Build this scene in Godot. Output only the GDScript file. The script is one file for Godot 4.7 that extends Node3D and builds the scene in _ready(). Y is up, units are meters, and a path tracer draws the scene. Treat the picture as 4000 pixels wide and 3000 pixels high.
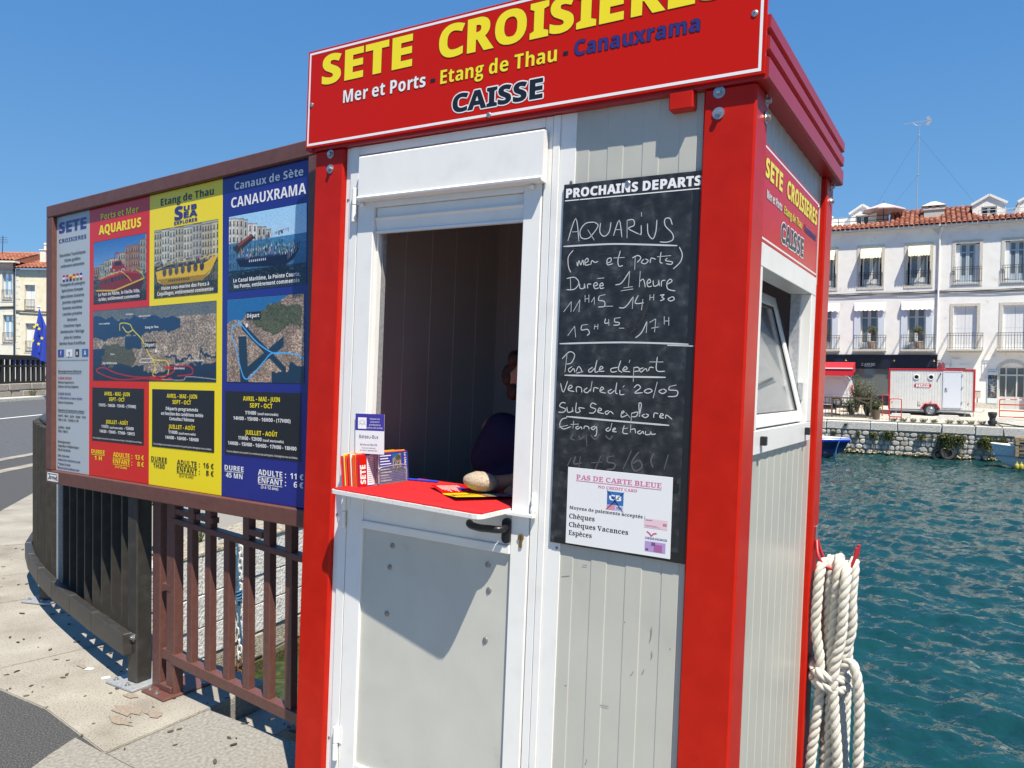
extends Node3D

# ---------------------------------------------------------------- mesh building
class G:
	var v := PackedVector3Array()
	var n := PackedVector3Array()
	var uv := PackedVector2Array()
	var c := PackedColorArray()
	var idx := PackedInt32Array()
	var x := Transform3D()
	var col := Color(1, 1, 1)
	var colored := false

	func _add(p: Vector3, nn: Vector3, t := Vector2.ZERO) -> int:
		v.append(x * p)
		n.append((x.basis * nn).normalized())
		uv.append(t)
		c.append(col)
		return v.size() - 1

	func face(pts: Array, uvs := []) -> void:   # flat convex polygon, counter-clockwise from its front
		var nn: Vector3 = (pts[1] - pts[0]).cross(pts[2] - pts[0])
		if nn.length_squared() < 1e-16 and pts.size() > 3:
			nn = (pts[2] - pts[0]).cross(pts[3] - pts[0])
		nn = nn.normalized()
		var f := v.size()
		for i in pts.size():
			_add(pts[i], nn, uvs[i] if uvs.size() else Vector2.ZERO)
		for i in range(1, pts.size() - 1):
			idx.append_array([f, f + i + 1, f + i])

	func quad(a: Vector3, b: Vector3, d: Vector3, e: Vector3) -> void:
		face([a, b, d, e], [Vector2(0, 1), Vector2(1, 1), Vector2(1, 0), Vector2(0, 0)])

	func box(lo: Vector3, hi: Vector3, bev := 0.0) -> void:
		var m := (lo + hi) / 2.0
		var s := (hi - lo) / 2.0
		if bev <= 0.0 or bev > minf(s.x, minf(s.y, s.z)) * 0.9:
			for a in 3:
				for sg in [-1.0, 1.0]:
					var b := (a + 1) % 3
					var d := (a + 2) % 3
					var p := []
					for k in [[-1, -1], [1, -1], [1, 1], [-1, 1]]:
						var q := Vector3.ZERO
						q[a] = s[a] * sg
						q[b] = s[b] * k[0] * sg
						q[d] = s[d] * k[1]
						p.append(m + q)
					face(p, [Vector2(0, 1), Vector2(1, 1), Vector2(1, 0), Vector2(0, 0)])
			return
		var t := s - Vector3.ONE * bev
		for a in 3:
			var b := (a + 1) % 3
			var d := (a + 2) % 3
			for sg in [-1.0, 1.0]:
				var p := []
				for k in [[-1, -1], [1, -1], [1, 1], [-1, 1]]:
					var q := Vector3.ZERO
					q[a] = s[a] * sg
					q[b] = t[b] * k[0] * sg
					q[d] = t[d] * k[1]
					p.append(m + q)
				face(p)
			for s1 in [-1.0, 1.0]:      # edges along d
				for s2 in [-1.0, 1.0]:
					var p0 := Vector3.ZERO
					var p1 := Vector3.ZERO
					p0[a] = s[a] * s1
					p0[b] = t[b] * s2
					p1[a] = t[a] * s1
					p1[b] = s[b] * s2
					var e := Vector3.ZERO
					e[d] = t[d]
					var pts := [m + p0 - e, m + p1 - e, m + p1 + e, m + p0 + e]
					if s1 * s2 < 0:
						pts.reverse()
					face(pts)
		for sx in [-1.0, 1.0]:
			for sy in [-1.0, 1.0]:
				for sz in [-1.0, 1.0]:
					var pts := [m + Vector3(s.x * sx, t.y * sy, t.z * sz), m + Vector3(t.x * sx, s.y * sy, t.z * sz), m + Vector3(t.x * sx, t.y * sy, s.z * sz)]
					if sx * sy * sz < 0:
						pts.reverse()
					face(pts)

	func bar(a: Vector3, b: Vector3, w: float, h: float, up := Vector3.UP, bev := 0.0) -> void:   # box from a to b
		var keep := x
		var d := (b - a)
		var zz := d.normalized()
		var xx := up.cross(zz)
		if xx.length() < 1e-4:
			xx = Vector3.RIGHT.cross(zz)
		xx = xx.normalized()
		x = x * Transform3D(Basis(xx, zz.cross(xx), zz), a)
		box(Vector3(-w / 2, -h / 2, 0), Vector3(w / 2, h / 2, d.length()), bev)
		x = keep

	func poly(p: PackedVector2Array, z: float, flip := false) -> void:   # flat sheet facing +z
		var tri := Geometry2D.triangulate_polygon(p)
		var f := v.size()
		for q in p:
			_add(Vector3(q.x, q.y, z), Vector3(0, 0, -1.0 if flip else 1.0), q)
		for i in range(0, tri.size(), 3):
			var a := p[tri[i]]
			var b := p[tri[i + 1]]
			var d := p[tri[i + 2]]
			var ccw := (b - a).cross(d - a) > 0.0
			if ccw != flip:
				idx.append_array([f + tri[i], f + tri[i + 2], f + tri[i + 1]])
			else:
				idx.append_array([f + tri[i], f + tri[i + 1], f + tri[i + 2]])

	func prism(p: PackedVector2Array, z0: float, z1: float, smooth_sides := false) -> void:
		var area := 0.0
		for i in p.size():
			area += p[i].cross(p[(i + 1) % p.size()])
		if area < 0.0:
			p = p.duplicate()
			p.reverse()
		poly(p, z1)
		poly(p, z0, true)
		var m := p.size()
		for i in m:
			var a := p[i]
			var b := p[(i + 1) % m]
			if smooth_sides:
				var pa := p[(i + m - 1) % m]
				var nb := p[(i + 2) % m]
				var na := Vector3((b - pa).y, -(b - pa).x, 0)
				var nb3 := Vector3((nb - a).y, -(nb - a).x, 0)
				var f := v.size()
				_add(Vector3(a.x, a.y, z0), na)
				_add(Vector3(b.x, b.y, z0), nb3)
				_add(Vector3(b.x, b.y, z1), nb3)
				_add(Vector3(a.x, a.y, z1), na)
				idx.append_array([f, f + 2, f + 1, f, f + 3, f + 2])
			else:
				face([Vector3(a.x, a.y, z0), Vector3(b.x, b.y, z0), Vector3(b.x, b.y, z1), Vector3(a.x, a.y, z1)])

	func grid(nu: int, nv: int, pos: PackedVector3Array, wrap_u := false) -> void:   # smooth sheet, pos[j*nu+i]; front when du x dv points out
		var f := v.size()
		for j in nv:
			for i in nu:
				var i0 := (i + nu - 1) % nu if wrap_u else maxi(i - 1, 0)
				var i1 := (i + 1) % nu if wrap_u else mini(i + 1, nu - 1)
				var du := pos[j * nu + i1] - pos[j * nu + i0]
				var dv := pos[mini(j + 1, nv - 1) * nu + i] - pos[maxi(j - 1, 0) * nu + i]
				var nn := du.cross(dv)
				if nn.length_squared() < 1e-18:
					nn = Vector3.UP
				_add(pos[j * nu + i], nn, Vector2(i / float(nu - 1), j / float(nv - 1)))
		for j in nv - 1:
			for i in (nu if wrap_u else nu - 1):
				var a := f + j * nu + i
				var b := f + j * nu + (i + 1) % nu
				idx.append_array([a, b + nu, b, a, a + nu, b + nu])

	func tube(path: PackedVector3Array, r, sides := 8, closed := false) -> void:   # r: number or array of numbers
		var m := path.size()
		var f := v.size()
		var d0 := (path[1] - path[0]).normalized()
		var side := d0.cross(Vector3.UP if absf(d0.y) < 0.9 else Vector3.RIGHT).normalized()
		for i in m:
			var a := path[(i + m - 1) % m] if closed else path[maxi(i - 1, 0)]
			var b := path[(i + 1) % m] if closed else path[mini(i + 1, m - 1)]
			var d := (b - a).normalized()
			side = (side - d * side.dot(d)).normalized()
			var up := d.cross(side)
			var rr: float = r[i] if r is Array or r is PackedFloat32Array else r
			for k in sides:
				var t := TAU * k / sides
				var o := side * cos(t) + up * sin(t)
				_add(path[i] + o * rr, o, Vector2(k / float(sides), i))
		for i in (m if closed else m - 1):
			var j := (i + 1) % m
			for k in sides:
				var l := (k + 1) % sides
				idx.append_array([f + i * sides + k, f + j * sides + l, f + i * sides + l, f + i * sides + k, f + j * sides + k, f + j * sides + l])
		if not closed:
			for e in [0, m - 1]:
				var base := v.size()
				var d := (path[1] - path[0]).normalized() * -1.0 if e == 0 else (path[m - 1] - path[m - 2]).normalized()
				for k in sides:
					_add(x.affine_inverse() * v[f + e * sides + k], d)
				for k in range(1, sides - 1):
					idx.append_array([base, base + k, base + k + 1] if e == 0 else [base, base + k + 1, base + k])

	func lathe(prof: PackedVector2Array, segs := 16) -> void:   # (radius, y) from bottom to top, smooth across the turn, flat along steps
		for i in prof.size() - 1:
			var a := prof[i]
			var b := prof[i + 1]
			var t := (b - a)
			var nn := Vector2(t.y, -t.x).normalized()
			var f := v.size()
			for k in segs + 1:
				var an := TAU * k / segs
				var o := Vector3(cos(an), 0, -sin(an))
				_add(o * a.x + Vector3(0, a.y, 0), o * nn.x + Vector3(0, nn.y, 0))
				_add(o * b.x + Vector3(0, b.y, 0), o * nn.x + Vector3(0, nn.y, 0))
			for k in segs:
				var q := f + k * 2
				idx.append_array([q, q + 1, q + 3, q, q + 3, q + 2])

	func ball(ctr: Vector3, r: Vector3, nu := 16, nv := 10) -> void:
		var f := v.size()
		for j in nv + 1:
			var th := PI * j / nv
			for i in nu + 1:
				var ph := TAU * i / nu
				var o := Vector3(sin(th) * cos(ph), -cos(th), -sin(th) * sin(ph))
				_add(ctr + o * r, o / r, Vector2(i / float(nu), j / float(nv)))
		for j in nv:
			for i in nu:
				var a := f + j * (nu + 1) + i
				idx.append_array([a, a + nu + 2, a + 1, a, a + nu + 1, a + nu + 2])

	func ribbon(pts: PackedVector2Array, w: float, z: float) -> void:   # flat stroke in the xy plane
		var m := pts.size()
		var f := v.size()
		for i in m:
			var d := (pts[mini(i + 1, m - 1)] - pts[maxi(i - 1, 0)]).normalized()
			var o := Vector2(-d.y, d.x) * w * (0.5 if i > 0 and i < m - 1 else 0.3)
			_add(Vector3(pts[i].x + o.x, pts[i].y + o.y, z), Vector3(0, 0, 1))
			_add(Vector3(pts[i].x - o.x, pts[i].y - o.y, z), Vector3(0, 0, 1))
		for i in m - 1:
			var q := f + i * 2
			idx.append_array([q, q + 2, q + 1, q + 1, q + 2, q + 3])

	func mesh() -> ArrayMesh:
		var a := []
		a.resize(Mesh.ARRAY_MAX)
		a[Mesh.ARRAY_VERTEX] = v
		a[Mesh.ARRAY_NORMAL] = n
		a[Mesh.ARRAY_TEX_UV] = uv
		if colored:
			a[Mesh.ARRAY_COLOR] = c
		a[Mesh.ARRAY_INDEX] = idx
		var me := ArrayMesh.new()
		if v.size() >= 3 and idx.size() >= 3:
			me.add_surface_from_arrays(Mesh.PRIMITIVE_TRIANGLES, a)
		return me

# ---------------------------------------------------------------- nodes
var used := {}
func numbered(called: String) -> String:
	var k: int = used.get(called, 0)
	used[called] = k + 1
	return called if k == 0 else "%s_%03d" % [called, k]

func meta(o: Node, label := "", category := "", group := "", kind := "") -> Node:
	for m in [["label", label], ["category", category], ["group", group], ["kind", kind]]:
		if m[1]:
			o.set_meta(m[0], m[1])
	return o

func thing(called: String, label: String, category: String, at := Transform3D(), group := "") -> Node3D:
	var o := Node3D.new()
	o.name = numbered(called)
	add_child(o)
	o.transform = at
	meta(o, label, category, group)
	return o

func part(parent: Node, called: String, g: G, m: Material, label := "") -> MeshInstance3D:
	return partm(parent, called, g.mesh(), m, Transform3D(), label)

func partm(parent: Node, called: String, me: Mesh, m: Material, at := Transform3D(), label := "") -> MeshInstance3D:
	var o := MeshInstance3D.new()
	o.name = called
	o.mesh = me
	o.material_override = m
	o.transform = at
	parent.add_child(o, true)
	if label:
		o.set_meta("label", label)
	return o

func single(called: String, g: G, m: Material, label: String, category: String, at := Transform3D(), group := "") -> MeshInstance3D:
	var o := MeshInstance3D.new()
	o.name = numbered(called)
	o.mesh = g.mesh()
	o.material_override = m
	o.transform = at
	add_child(o)
	meta(o, label, category, group)
	return o

func setting(called: String, g: G, m: Material, at := Transform3D()) -> MeshInstance3D:
	var o := single(called, g, m, "", "", at)
	o.set_meta("kind", "structure")
	return o

# ---------------------------------------------------------------- materials (base colours are linear)
func noise_tex(seed_: int, freq: float, size := 512, ramp := [], octaves := 4, type := FastNoiseLite.TYPE_SIMPLEX_SMOOTH, normal := false, bump := 4.0) -> NoiseTexture2D:
	var fn := FastNoiseLite.new()
	fn.seed = seed_
	fn.noise_type = type
	fn.frequency = freq
	fn.fractal_octaves = octaves
	var t := NoiseTexture2D.new()
	t.width = size
	t.height = size
	t.seamless = true
	t.noise = fn
	if normal:
		t.as_normal_map = true
		t.bump_strength = bump
	elif ramp.size():
		var gr := Gradient.new()
		var offs := PackedFloat32Array()
		var cols := PackedColorArray()
		for r in ramp:
			offs.append(r[0])
			cols.append((r[1] as Color).linear_to_srgb())
		gr.offsets = offs
		gr.colors = cols
		t.color_ramp = gr
	return t

func mat(c: Color, rough := 0.5, metal := 0.0, spec := 0.5) -> StandardMaterial3D:
	var m := StandardMaterial3D.new()
	m.albedo_color = c.linear_to_srgb()
	m.roughness = rough
	m.metallic = metal
	m.metallic_specular = spec
	return m

func tri_mat(ramp: Array, seed_: int, freq: float, scale: float, rough := 0.8, octaves := 4, bump_scale := 0.0, bump_freq := 0.03, size := 512) -> StandardMaterial3D:
	var m := mat(Color(1, 1, 1), rough)
	m.albedo_texture = noise_tex(seed_, freq, size, ramp, octaves)
	m.uv1_triplanar = true
	m.uv1_scale = Vector3.ONE * scale
	if bump_scale != 0.0:
		m.heightmap_enabled = true
		m.heightmap_texture = noise_tex(seed_ + 7, bump_freq, 512, [], 4)
		m.heightmap_scale = bump_scale
	return m

func lin(r: float, g: float, b: float) -> Color:
	return Color(r, g, b)

# ---------------------------------------------------------------- lettering
var fonts := {}
var caps := {}
func font(kind: String) -> Font:
	if not fonts.has(kind):
		var f := SystemFont.new()
		f.font_names = PackedStringArray(["Droid Serif" if kind.begins_with("serif") else "Droid Sans"])
		f.font_weight = 700 if kind.contains("bold") or kind.contains("black") else 400
		var e := 0.0
		if kind.contains("black"):
			e = 0.8
		if e > 0.0:
			var fv := FontVariation.new()
			fv.base_font = f
			fv.variation_embolden = e
			fonts[kind] = fv
		else:
			fonts[kind] = f
	return fonts[kind]

func text_arrays(s: String, kind: String) -> Array:
	var tm := TextMesh.new()
	tm.font = font(kind)
	tm.font_size = 48
	tm.pixel_size = 0.01
	tm.depth = 0.0
	tm.curve_step = 1.5
	tm.text = s
	tm.horizontal_alignment = HORIZONTAL_ALIGNMENT_LEFT
	return tm.surface_get_arrays(0) if tm.get_surface_count() else []

# one line of print: left edge, baseline, height of a capital, width to fill (0: natural); align -1 left, 0 centre, 1 right
func write(g: G, s: String, at: Vector2, cap: float, z: float, kind := "bold", width := 0.0, align := -1, grow := 0.0, halo := 0.0) -> void:
	if not caps.has("H"):
		var ha := text_arrays("H", "bold")
		var lo := 1e9
		var hi := -1e9
		for p in ha[Mesh.ARRAY_VERTEX]:
			lo = minf(lo, p.y)
			hi = maxf(hi, p.y)
		caps["H"] = [lo, hi - lo]
	var a := text_arrays(s, kind)
	if a.is_empty():
		return
	var vs: PackedVector3Array = a[Mesh.ARRAY_VERTEX]
	var x0 := 1e9
	var x1 := -1e9
	for p in vs:
		x0 = minf(x0, p.x)
		x1 = maxf(x1, p.x)
	var sy: float = cap / caps["H"][1]
	var sx: float = (width + grow * 2.0) / (x1 - x0) if width > 0.0 else sy
	var wd := (x1 - x0) * sx
	var left := at.x - grow if width > 0.0 and align < 0 else at.x
	if align == 0:
		left = at.x - wd / 2.0
	elif align > 0:
		left = at.x - wd
	var ind = a[Mesh.ARRAY_INDEX]
	if ind == null:
		ind = PackedInt32Array(range(vs.size()))
	for h in (1 if halo == 0.0 else 8):
		var o := Vector2.ZERO if halo == 0.0 else Vector2(cos(TAU * h / 8.0), sin(TAU * h / 8.0)) * halo
		stamp(g, vs, ind, Vector3(left - x0 * sx + o.x, at.y - caps["H"][0] * sy + o.y, z + h * 0.00003), Vector2(sx, sy))

func stamp(g: G, vs: PackedVector3Array, ind: PackedInt32Array, at: Vector3, sc: Vector2) -> void:
	var f := g.v.size()
	for p in vs:
		g._add(at + Vector3(p.x * sc.x, p.y * sc.y, 0), Vector3(0, 0, 1))
	for i in range(0, ind.size(), 3):
		var p0 := vs[ind[i]]
		var p1 := vs[ind[i + 1]]
		var p2 := vs[ind[i + 2]]
		if absf((p1 - p0).cross(p2 - p0).z) < 1e-9:
			continue
		if (p1 - p0).cross(p2 - p0).z > 0.0:
			g.idx.append_array([f + ind[i], f + ind[i + 2], f + ind[i + 1]])
		else:
			g.idx.append_array([f + ind[i], f + ind[i + 1], f + ind[i + 2]])

func rect(g: G, x0: float, y0: float, x1: float, y1: float, z: float) -> void:
	g.quad(Vector3(x0, y0, z), Vector3(x1, y0, z), Vector3(x1, y1, z), Vector3(x0, y1, z))

func rounded(x0: float, y0: float, x1: float, y1: float, r: float, k := 5) -> PackedVector2Array:
	var p := PackedVector2Array()
	for q in [[x1 - r, y0 + r, -PI / 2], [x1 - r, y1 - r, 0.0], [x0 + r, y1 - r, PI / 2], [x0 + r, y0 + r, PI]]:
		for i in k + 1:
			var t: float = q[2] + PI / 2 * i / k
			p.append(Vector2(q[0] + cos(t) * r, q[1] + sin(t) * r))
	return p

func disc(cx: float, cy: float, r: float, k := 20) -> PackedVector2Array:
	var p := PackedVector2Array()
	for i in k:
		p.append(Vector2(cx + cos(TAU * i / k) * r, cy + sin(TAU * i / k) * r))
	return p

func smooth(pts: PackedVector2Array, k := 4) -> PackedVector2Array:   # Catmull-Rom through the points
	if pts.size() < 3:
		return pts
	var o := PackedVector2Array()
	for i in pts.size() - 1:
		var a := pts[maxi(i - 1, 0)]
		var d := pts[mini(i + 2, pts.size() - 1)]
		for j in k:
			o.append(pts[i].cubic_interpolate(pts[i + 1], a, d, j / float(k)))
	o.append(pts[pts.size() - 1])
	return o

func smooth3(pts: PackedVector3Array, k := 6) -> PackedVector3Array:
	var o := PackedVector3Array()
	for i in pts.size() - 1:
		var a := pts[maxi(i - 1, 0)]
		var d := pts[mini(i + 2, pts.size() - 1)]
		for j in k:
			o.append(pts[i].cubic_interpolate(pts[i + 1], a, d, j / float(k)))
	o.append(pts[pts.size() - 1])
	return o

# a vertical sheet of ribbed cladding in the xy plane, its face at z, from x0 to x1; steps is a list of x where it steps down and up
func ribbed(g: G, x0: float, x1: float, y0: float, y1: float, z: float, first: float, pitch_a: float, pitch_b: float, step := 0.0016) -> void:
	var px := [x0]
	var pz := [z]
	var cur := first
	var up := false
	while cur < x1:
		if cur > x0:
			px.append(cur - 0.0015)
			pz.append(z if not up else z - step)
			px.append(cur + 0.0015)
			pz.append(z - step if not up else z)
		up = not up
		cur += pitch_a if up else pitch_b
	px.append(x1)
	pz.append(pz[pz.size() - 1])
	for i in px.size() - 1:
		g.quad(Vector3(px[i], y0, pz[i]), Vector3(px[i + 1], y0, pz[i + 1]), Vector3(px[i + 1], y1, pz[i + 1]), Vector3(px[i], y1, pz[i]))

# ---------------------------------------------------------------- the scene
var B: Transform3D        # ticket booth: origin at the foot of its left front column, x along the front, z out of it
var F: Transform3D        # railing and notice board line
var Q: Transform3D        # far quay: x along its edge, z towards us
var M := {}
var rng := RandomNumberGenerator.new()

func _ready() -> void:
	rng.seed = 20
	B = Transform3D(Basis(Vector3(0.99983, -0.01834, 0.0), Vector3(0.01834, 0.99965, -0.01891), Vector3(0.00035, 0.01891, 0.99982)).orthonormalized().scaled(Vector3.ONE * 0.95), Vector3(-2.17449, 0.081, -2.03122))
	F = Transform3D(Basis(Vector3(0.99788, 0, 0.06508), Vector3.UP, Vector3(-0.06508, 0, 0.99788)), Vector3(-3.3406, 0, -2.29331))
	Q = Transform3D(Basis(Vector3(0.99786, 0, -0.06545), Vector3.UP, Vector3(0.06545, 0, 0.99786)), Vector3(-2.05455, 0, -39.75562))

	var cam := Camera3D.new()
	cam.name = "camera"
	cam.transform = Transform3D(Basis(Vector3(0.85321, 0.01309, -0.52140), Vector3(-0.02190, 0.99970, -0.01075), Vector3(0.52110, 0.02059, 0.85325)).orthonormalized(), Vector3(0, 1.62, 0))
	cam.fov = 52.705
	cam.near = 0.05
	cam.far = 400.0
	cam.current = true
	add_child(cam)

	var sky_mat := ProceduralSkyMaterial.new()
	sky_mat.sky_top_color = lin(0.056, 0.220, 0.580).linear_to_srgb()
	sky_mat.sky_horizon_color = lin(0.300, 0.600, 0.920).linear_to_srgb()
	sky_mat.sky_curve = 0.165
	sky_mat.ground_bottom_color = lin(0.12, 0.13, 0.13).linear_to_srgb()
	sky_mat.ground_horizon_color = lin(0.250, 0.400, 0.560).linear_to_srgb()
	sky_mat.sun_angle_max = 12.0
	sky_mat.sun_curve = 0.1
	var sky := Sky.new()
	sky.sky_material = sky_mat
	var env := Environment.new()
	env.background_mode = Environment.BG_SKY
	env.sky = sky
	env.background_energy_multiplier = 0.635
	env.tonemap_mode = Environment.TONE_MAPPER_LINEAR
	env.tonemap_exposure = 1.6
	env.sdfgi_enabled = true
	env.ssao_enabled = true
	env.ssil_enabled = true
	var we := WorldEnvironment.new()
	we.name = "world_environment"
	we.environment = env
	add_child(we)

	var sun := DirectionalLight3D.new()
	sun.name = "sun"
	sun.light_color = Color(1.0, 0.962, 0.895)
	sun.light_energy = 1.6
	sun.light_angular_distance = 0.5
	sun.shadow_enabled = true
	var towards := (B.basis.orthonormalized() * Vector3(0.24, 0.55, 0.18)).normalized()
	sun.basis = Basis.looking_at(-towards)
	add_child(sun)

	make_materials()
	build_ground()
	build_water()
	build_near_quay()
	build_far_quay()
	build_far_buildings()
	build_left_town()
	build_booth()
	build_counter_things()
	build_chalkboard()
	build_notice_board()
	build_railings()
	build_rope()
	build_person()
	build_quay_things()
	build_boats()

func make_materials() -> void:
	var m: StandardMaterial3D
	# red coated steel of the booth, faint mottling of the coat
	m = tri_mat([[0.0, lin(0.42, 0.010, 0.003)], [0.5, lin(0.455, 0.0115, 0.0035)], [1.0, lin(0.49, 0.015, 0.005)]], 3, 0.012, 1.3, 0.34)
	m.metallic_specular = 0.32
	m.heightmap_enabled = true
	m.heightmap_texture = noise_tex(9, 0.05, 256, [], 2)
	m.heightmap_scale = 0.006
	M.red = m
	M.red_sign = mat(lin(0.52, 0.011, 0.0045), 0.25, 0.0, 0.28)
	M.red_fascia = mat(lin(0.34, 0.014, 0.014), 0.34)
	M.white = tri_mat([[0.0, lin(0.72, 0.72, 0.70)], [0.35, lin(0.775, 0.775, 0.755)], [1.0, lin(0.80, 0.80, 0.78)]], 5, 0.01, 1.1, 0.3)
	M.panel = tri_mat([[0.0, lin(0.43, 0.43, 0.385)], [0.25, lin(0.47, 0.47, 0.42)], [1.0, lin(0.50, 0.50, 0.445)]], 11, 0.006, 0.8, 0.32)
	M.door_panel = tri_mat([[0.0, lin(0.43, 0.43, 0.39)], [0.2, lin(0.50, 0.50, 0.455)], [1.0, lin(0.54, 0.54, 0.49)]], 13, 0.008, 1.0, 0.42)
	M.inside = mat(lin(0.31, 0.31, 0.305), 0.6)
	M.dark_floor = mat(lin(0.05, 0.05, 0.052), 0.8)
	M.steel = mat(lin(0.44, 0.45, 0.46), 0.36, 0.85)
	M.scuff = mat(lin(0.22, 0.215, 0.20), 0.8)
	M.screw = mat(lin(0.30, 0.29, 0.27), 0.4, 0.7)
	M.galv = tri_mat([[0.0, lin(0.36, 0.38, 0.40)], [0.5, lin(0.47, 0.49, 0.51)], [1.0, lin(0.56, 0.58, 0.60)]], 15, 0.03, 3.0, 0.5)
	M.galv.metallic = 0.5
	M.black = mat(lin(0.012, 0.012, 0.014), 0.35)
	M.rubber = mat(lin(0.018, 0.018, 0.018), 0.75)
	M.brass = mat(lin(0.30, 0.20, 0.08), 0.4, 0.8)
	M.gap = mat(lin(0.03, 0.03, 0.035), 0.8)
	M.yellow_print = mat(lin(0.88, 0.72, 0.012), 0.28)
	M.white_print = mat(lin(0.80, 0.80, 0.80), 0.3)
	M.black_print = mat(lin(0.012, 0.012, 0.016), 0.3)
	M.navy_print = mat(lin(0.030, 0.028, 0.190), 0.28)
	M.brown_print = mat(lin(0.07, 0.022, 0.012), 0.3)
	m = mat(lin(0.9, 0.95, 0.95), 0.02)
	m.transparency = BaseMaterial3D.TRANSPARENCY_ALPHA
	m.albedo_color = Color(0.9, 0.95, 0.95, 0.06)
	M.glass = m
	M.board_wood = tri_mat([[0.0, lin(0.45, 0.44, 0.40)], [0.3, lin(0.68, 0.68, 0.65)], [1.0, lin(0.76, 0.76, 0.74)]], 31, 0.05, 3.0, 0.6)
	M.mortar = mat(lin(0.30, 0.28, 0.24), 0.9)

# ---------------------------------------------------------------- ground, water, near quay
const WATER := -2.2
var curve_pts := PackedVector2Array([Vector2(-2.0, -2.335), Vector2(-3.07, -2.34), Vector2(-3.7, -2.36), Vector2(-4.3, -2.46), Vector2(-4.9, -2.62), Vector2(-5.5, -2.83), Vector2(-6.2, -3.12), Vector2(-7.2, -3.62), Vector2(-8.4, -4.42), Vector2(-9.6, -5.45), Vector2(-10.8, -6.7), Vector2(-12.0, -8.2)])   # line of the railing

func flat(g: G, p: PackedVector2Array, y: float) -> void:   # polygon in (x, z), facing up
	g.x = Transform3D(Basis(Vector3(1, 0, 0), Vector3(0, 0, -1), Vector3(0, 1, 0)), Vector3(0, y, 0))
	var q := PackedVector2Array()
	for a in p:
		q.append(Vector2(a.x, -a.y))
	g.poly(q, 0.0)
	g.x = Transform3D()

func slab(g: G, p: PackedVector2Array, y0: float, y1: float, bev := 0.0) -> void:   # upright prism over (x, z)
	g.x = Transform3D(Basis(Vector3(1, 0, 0), Vector3(0, 0, -1), Vector3(0, 1, 0)), Vector3.ZERO)
	var q := PackedVector2Array()
	for a in p:
		q.append(Vector2(a.x, -a.y))
	if bev > 0.0:
		var s := Geometry2D.offset_polygon(q, -bev)
		g.prism(q, y0, y1 - bev)
		if s.size():
			g.prism(s[0], y1 - bev, y1)
	else:
		g.prism(q, y0, y1)
	g.x = Transform3D()

func offset_line(p: PackedVector2Array, d: float) -> PackedVector2Array:
	var o := PackedVector2Array()
	for i in p.size():
		var t := (p[mini(i + 1, p.size() - 1)] - p[maxi(i - 1, 0)]).normalized()
		o.append(p[i] + Vector2(t.y, -t.x) * -d)
	return o

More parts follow.
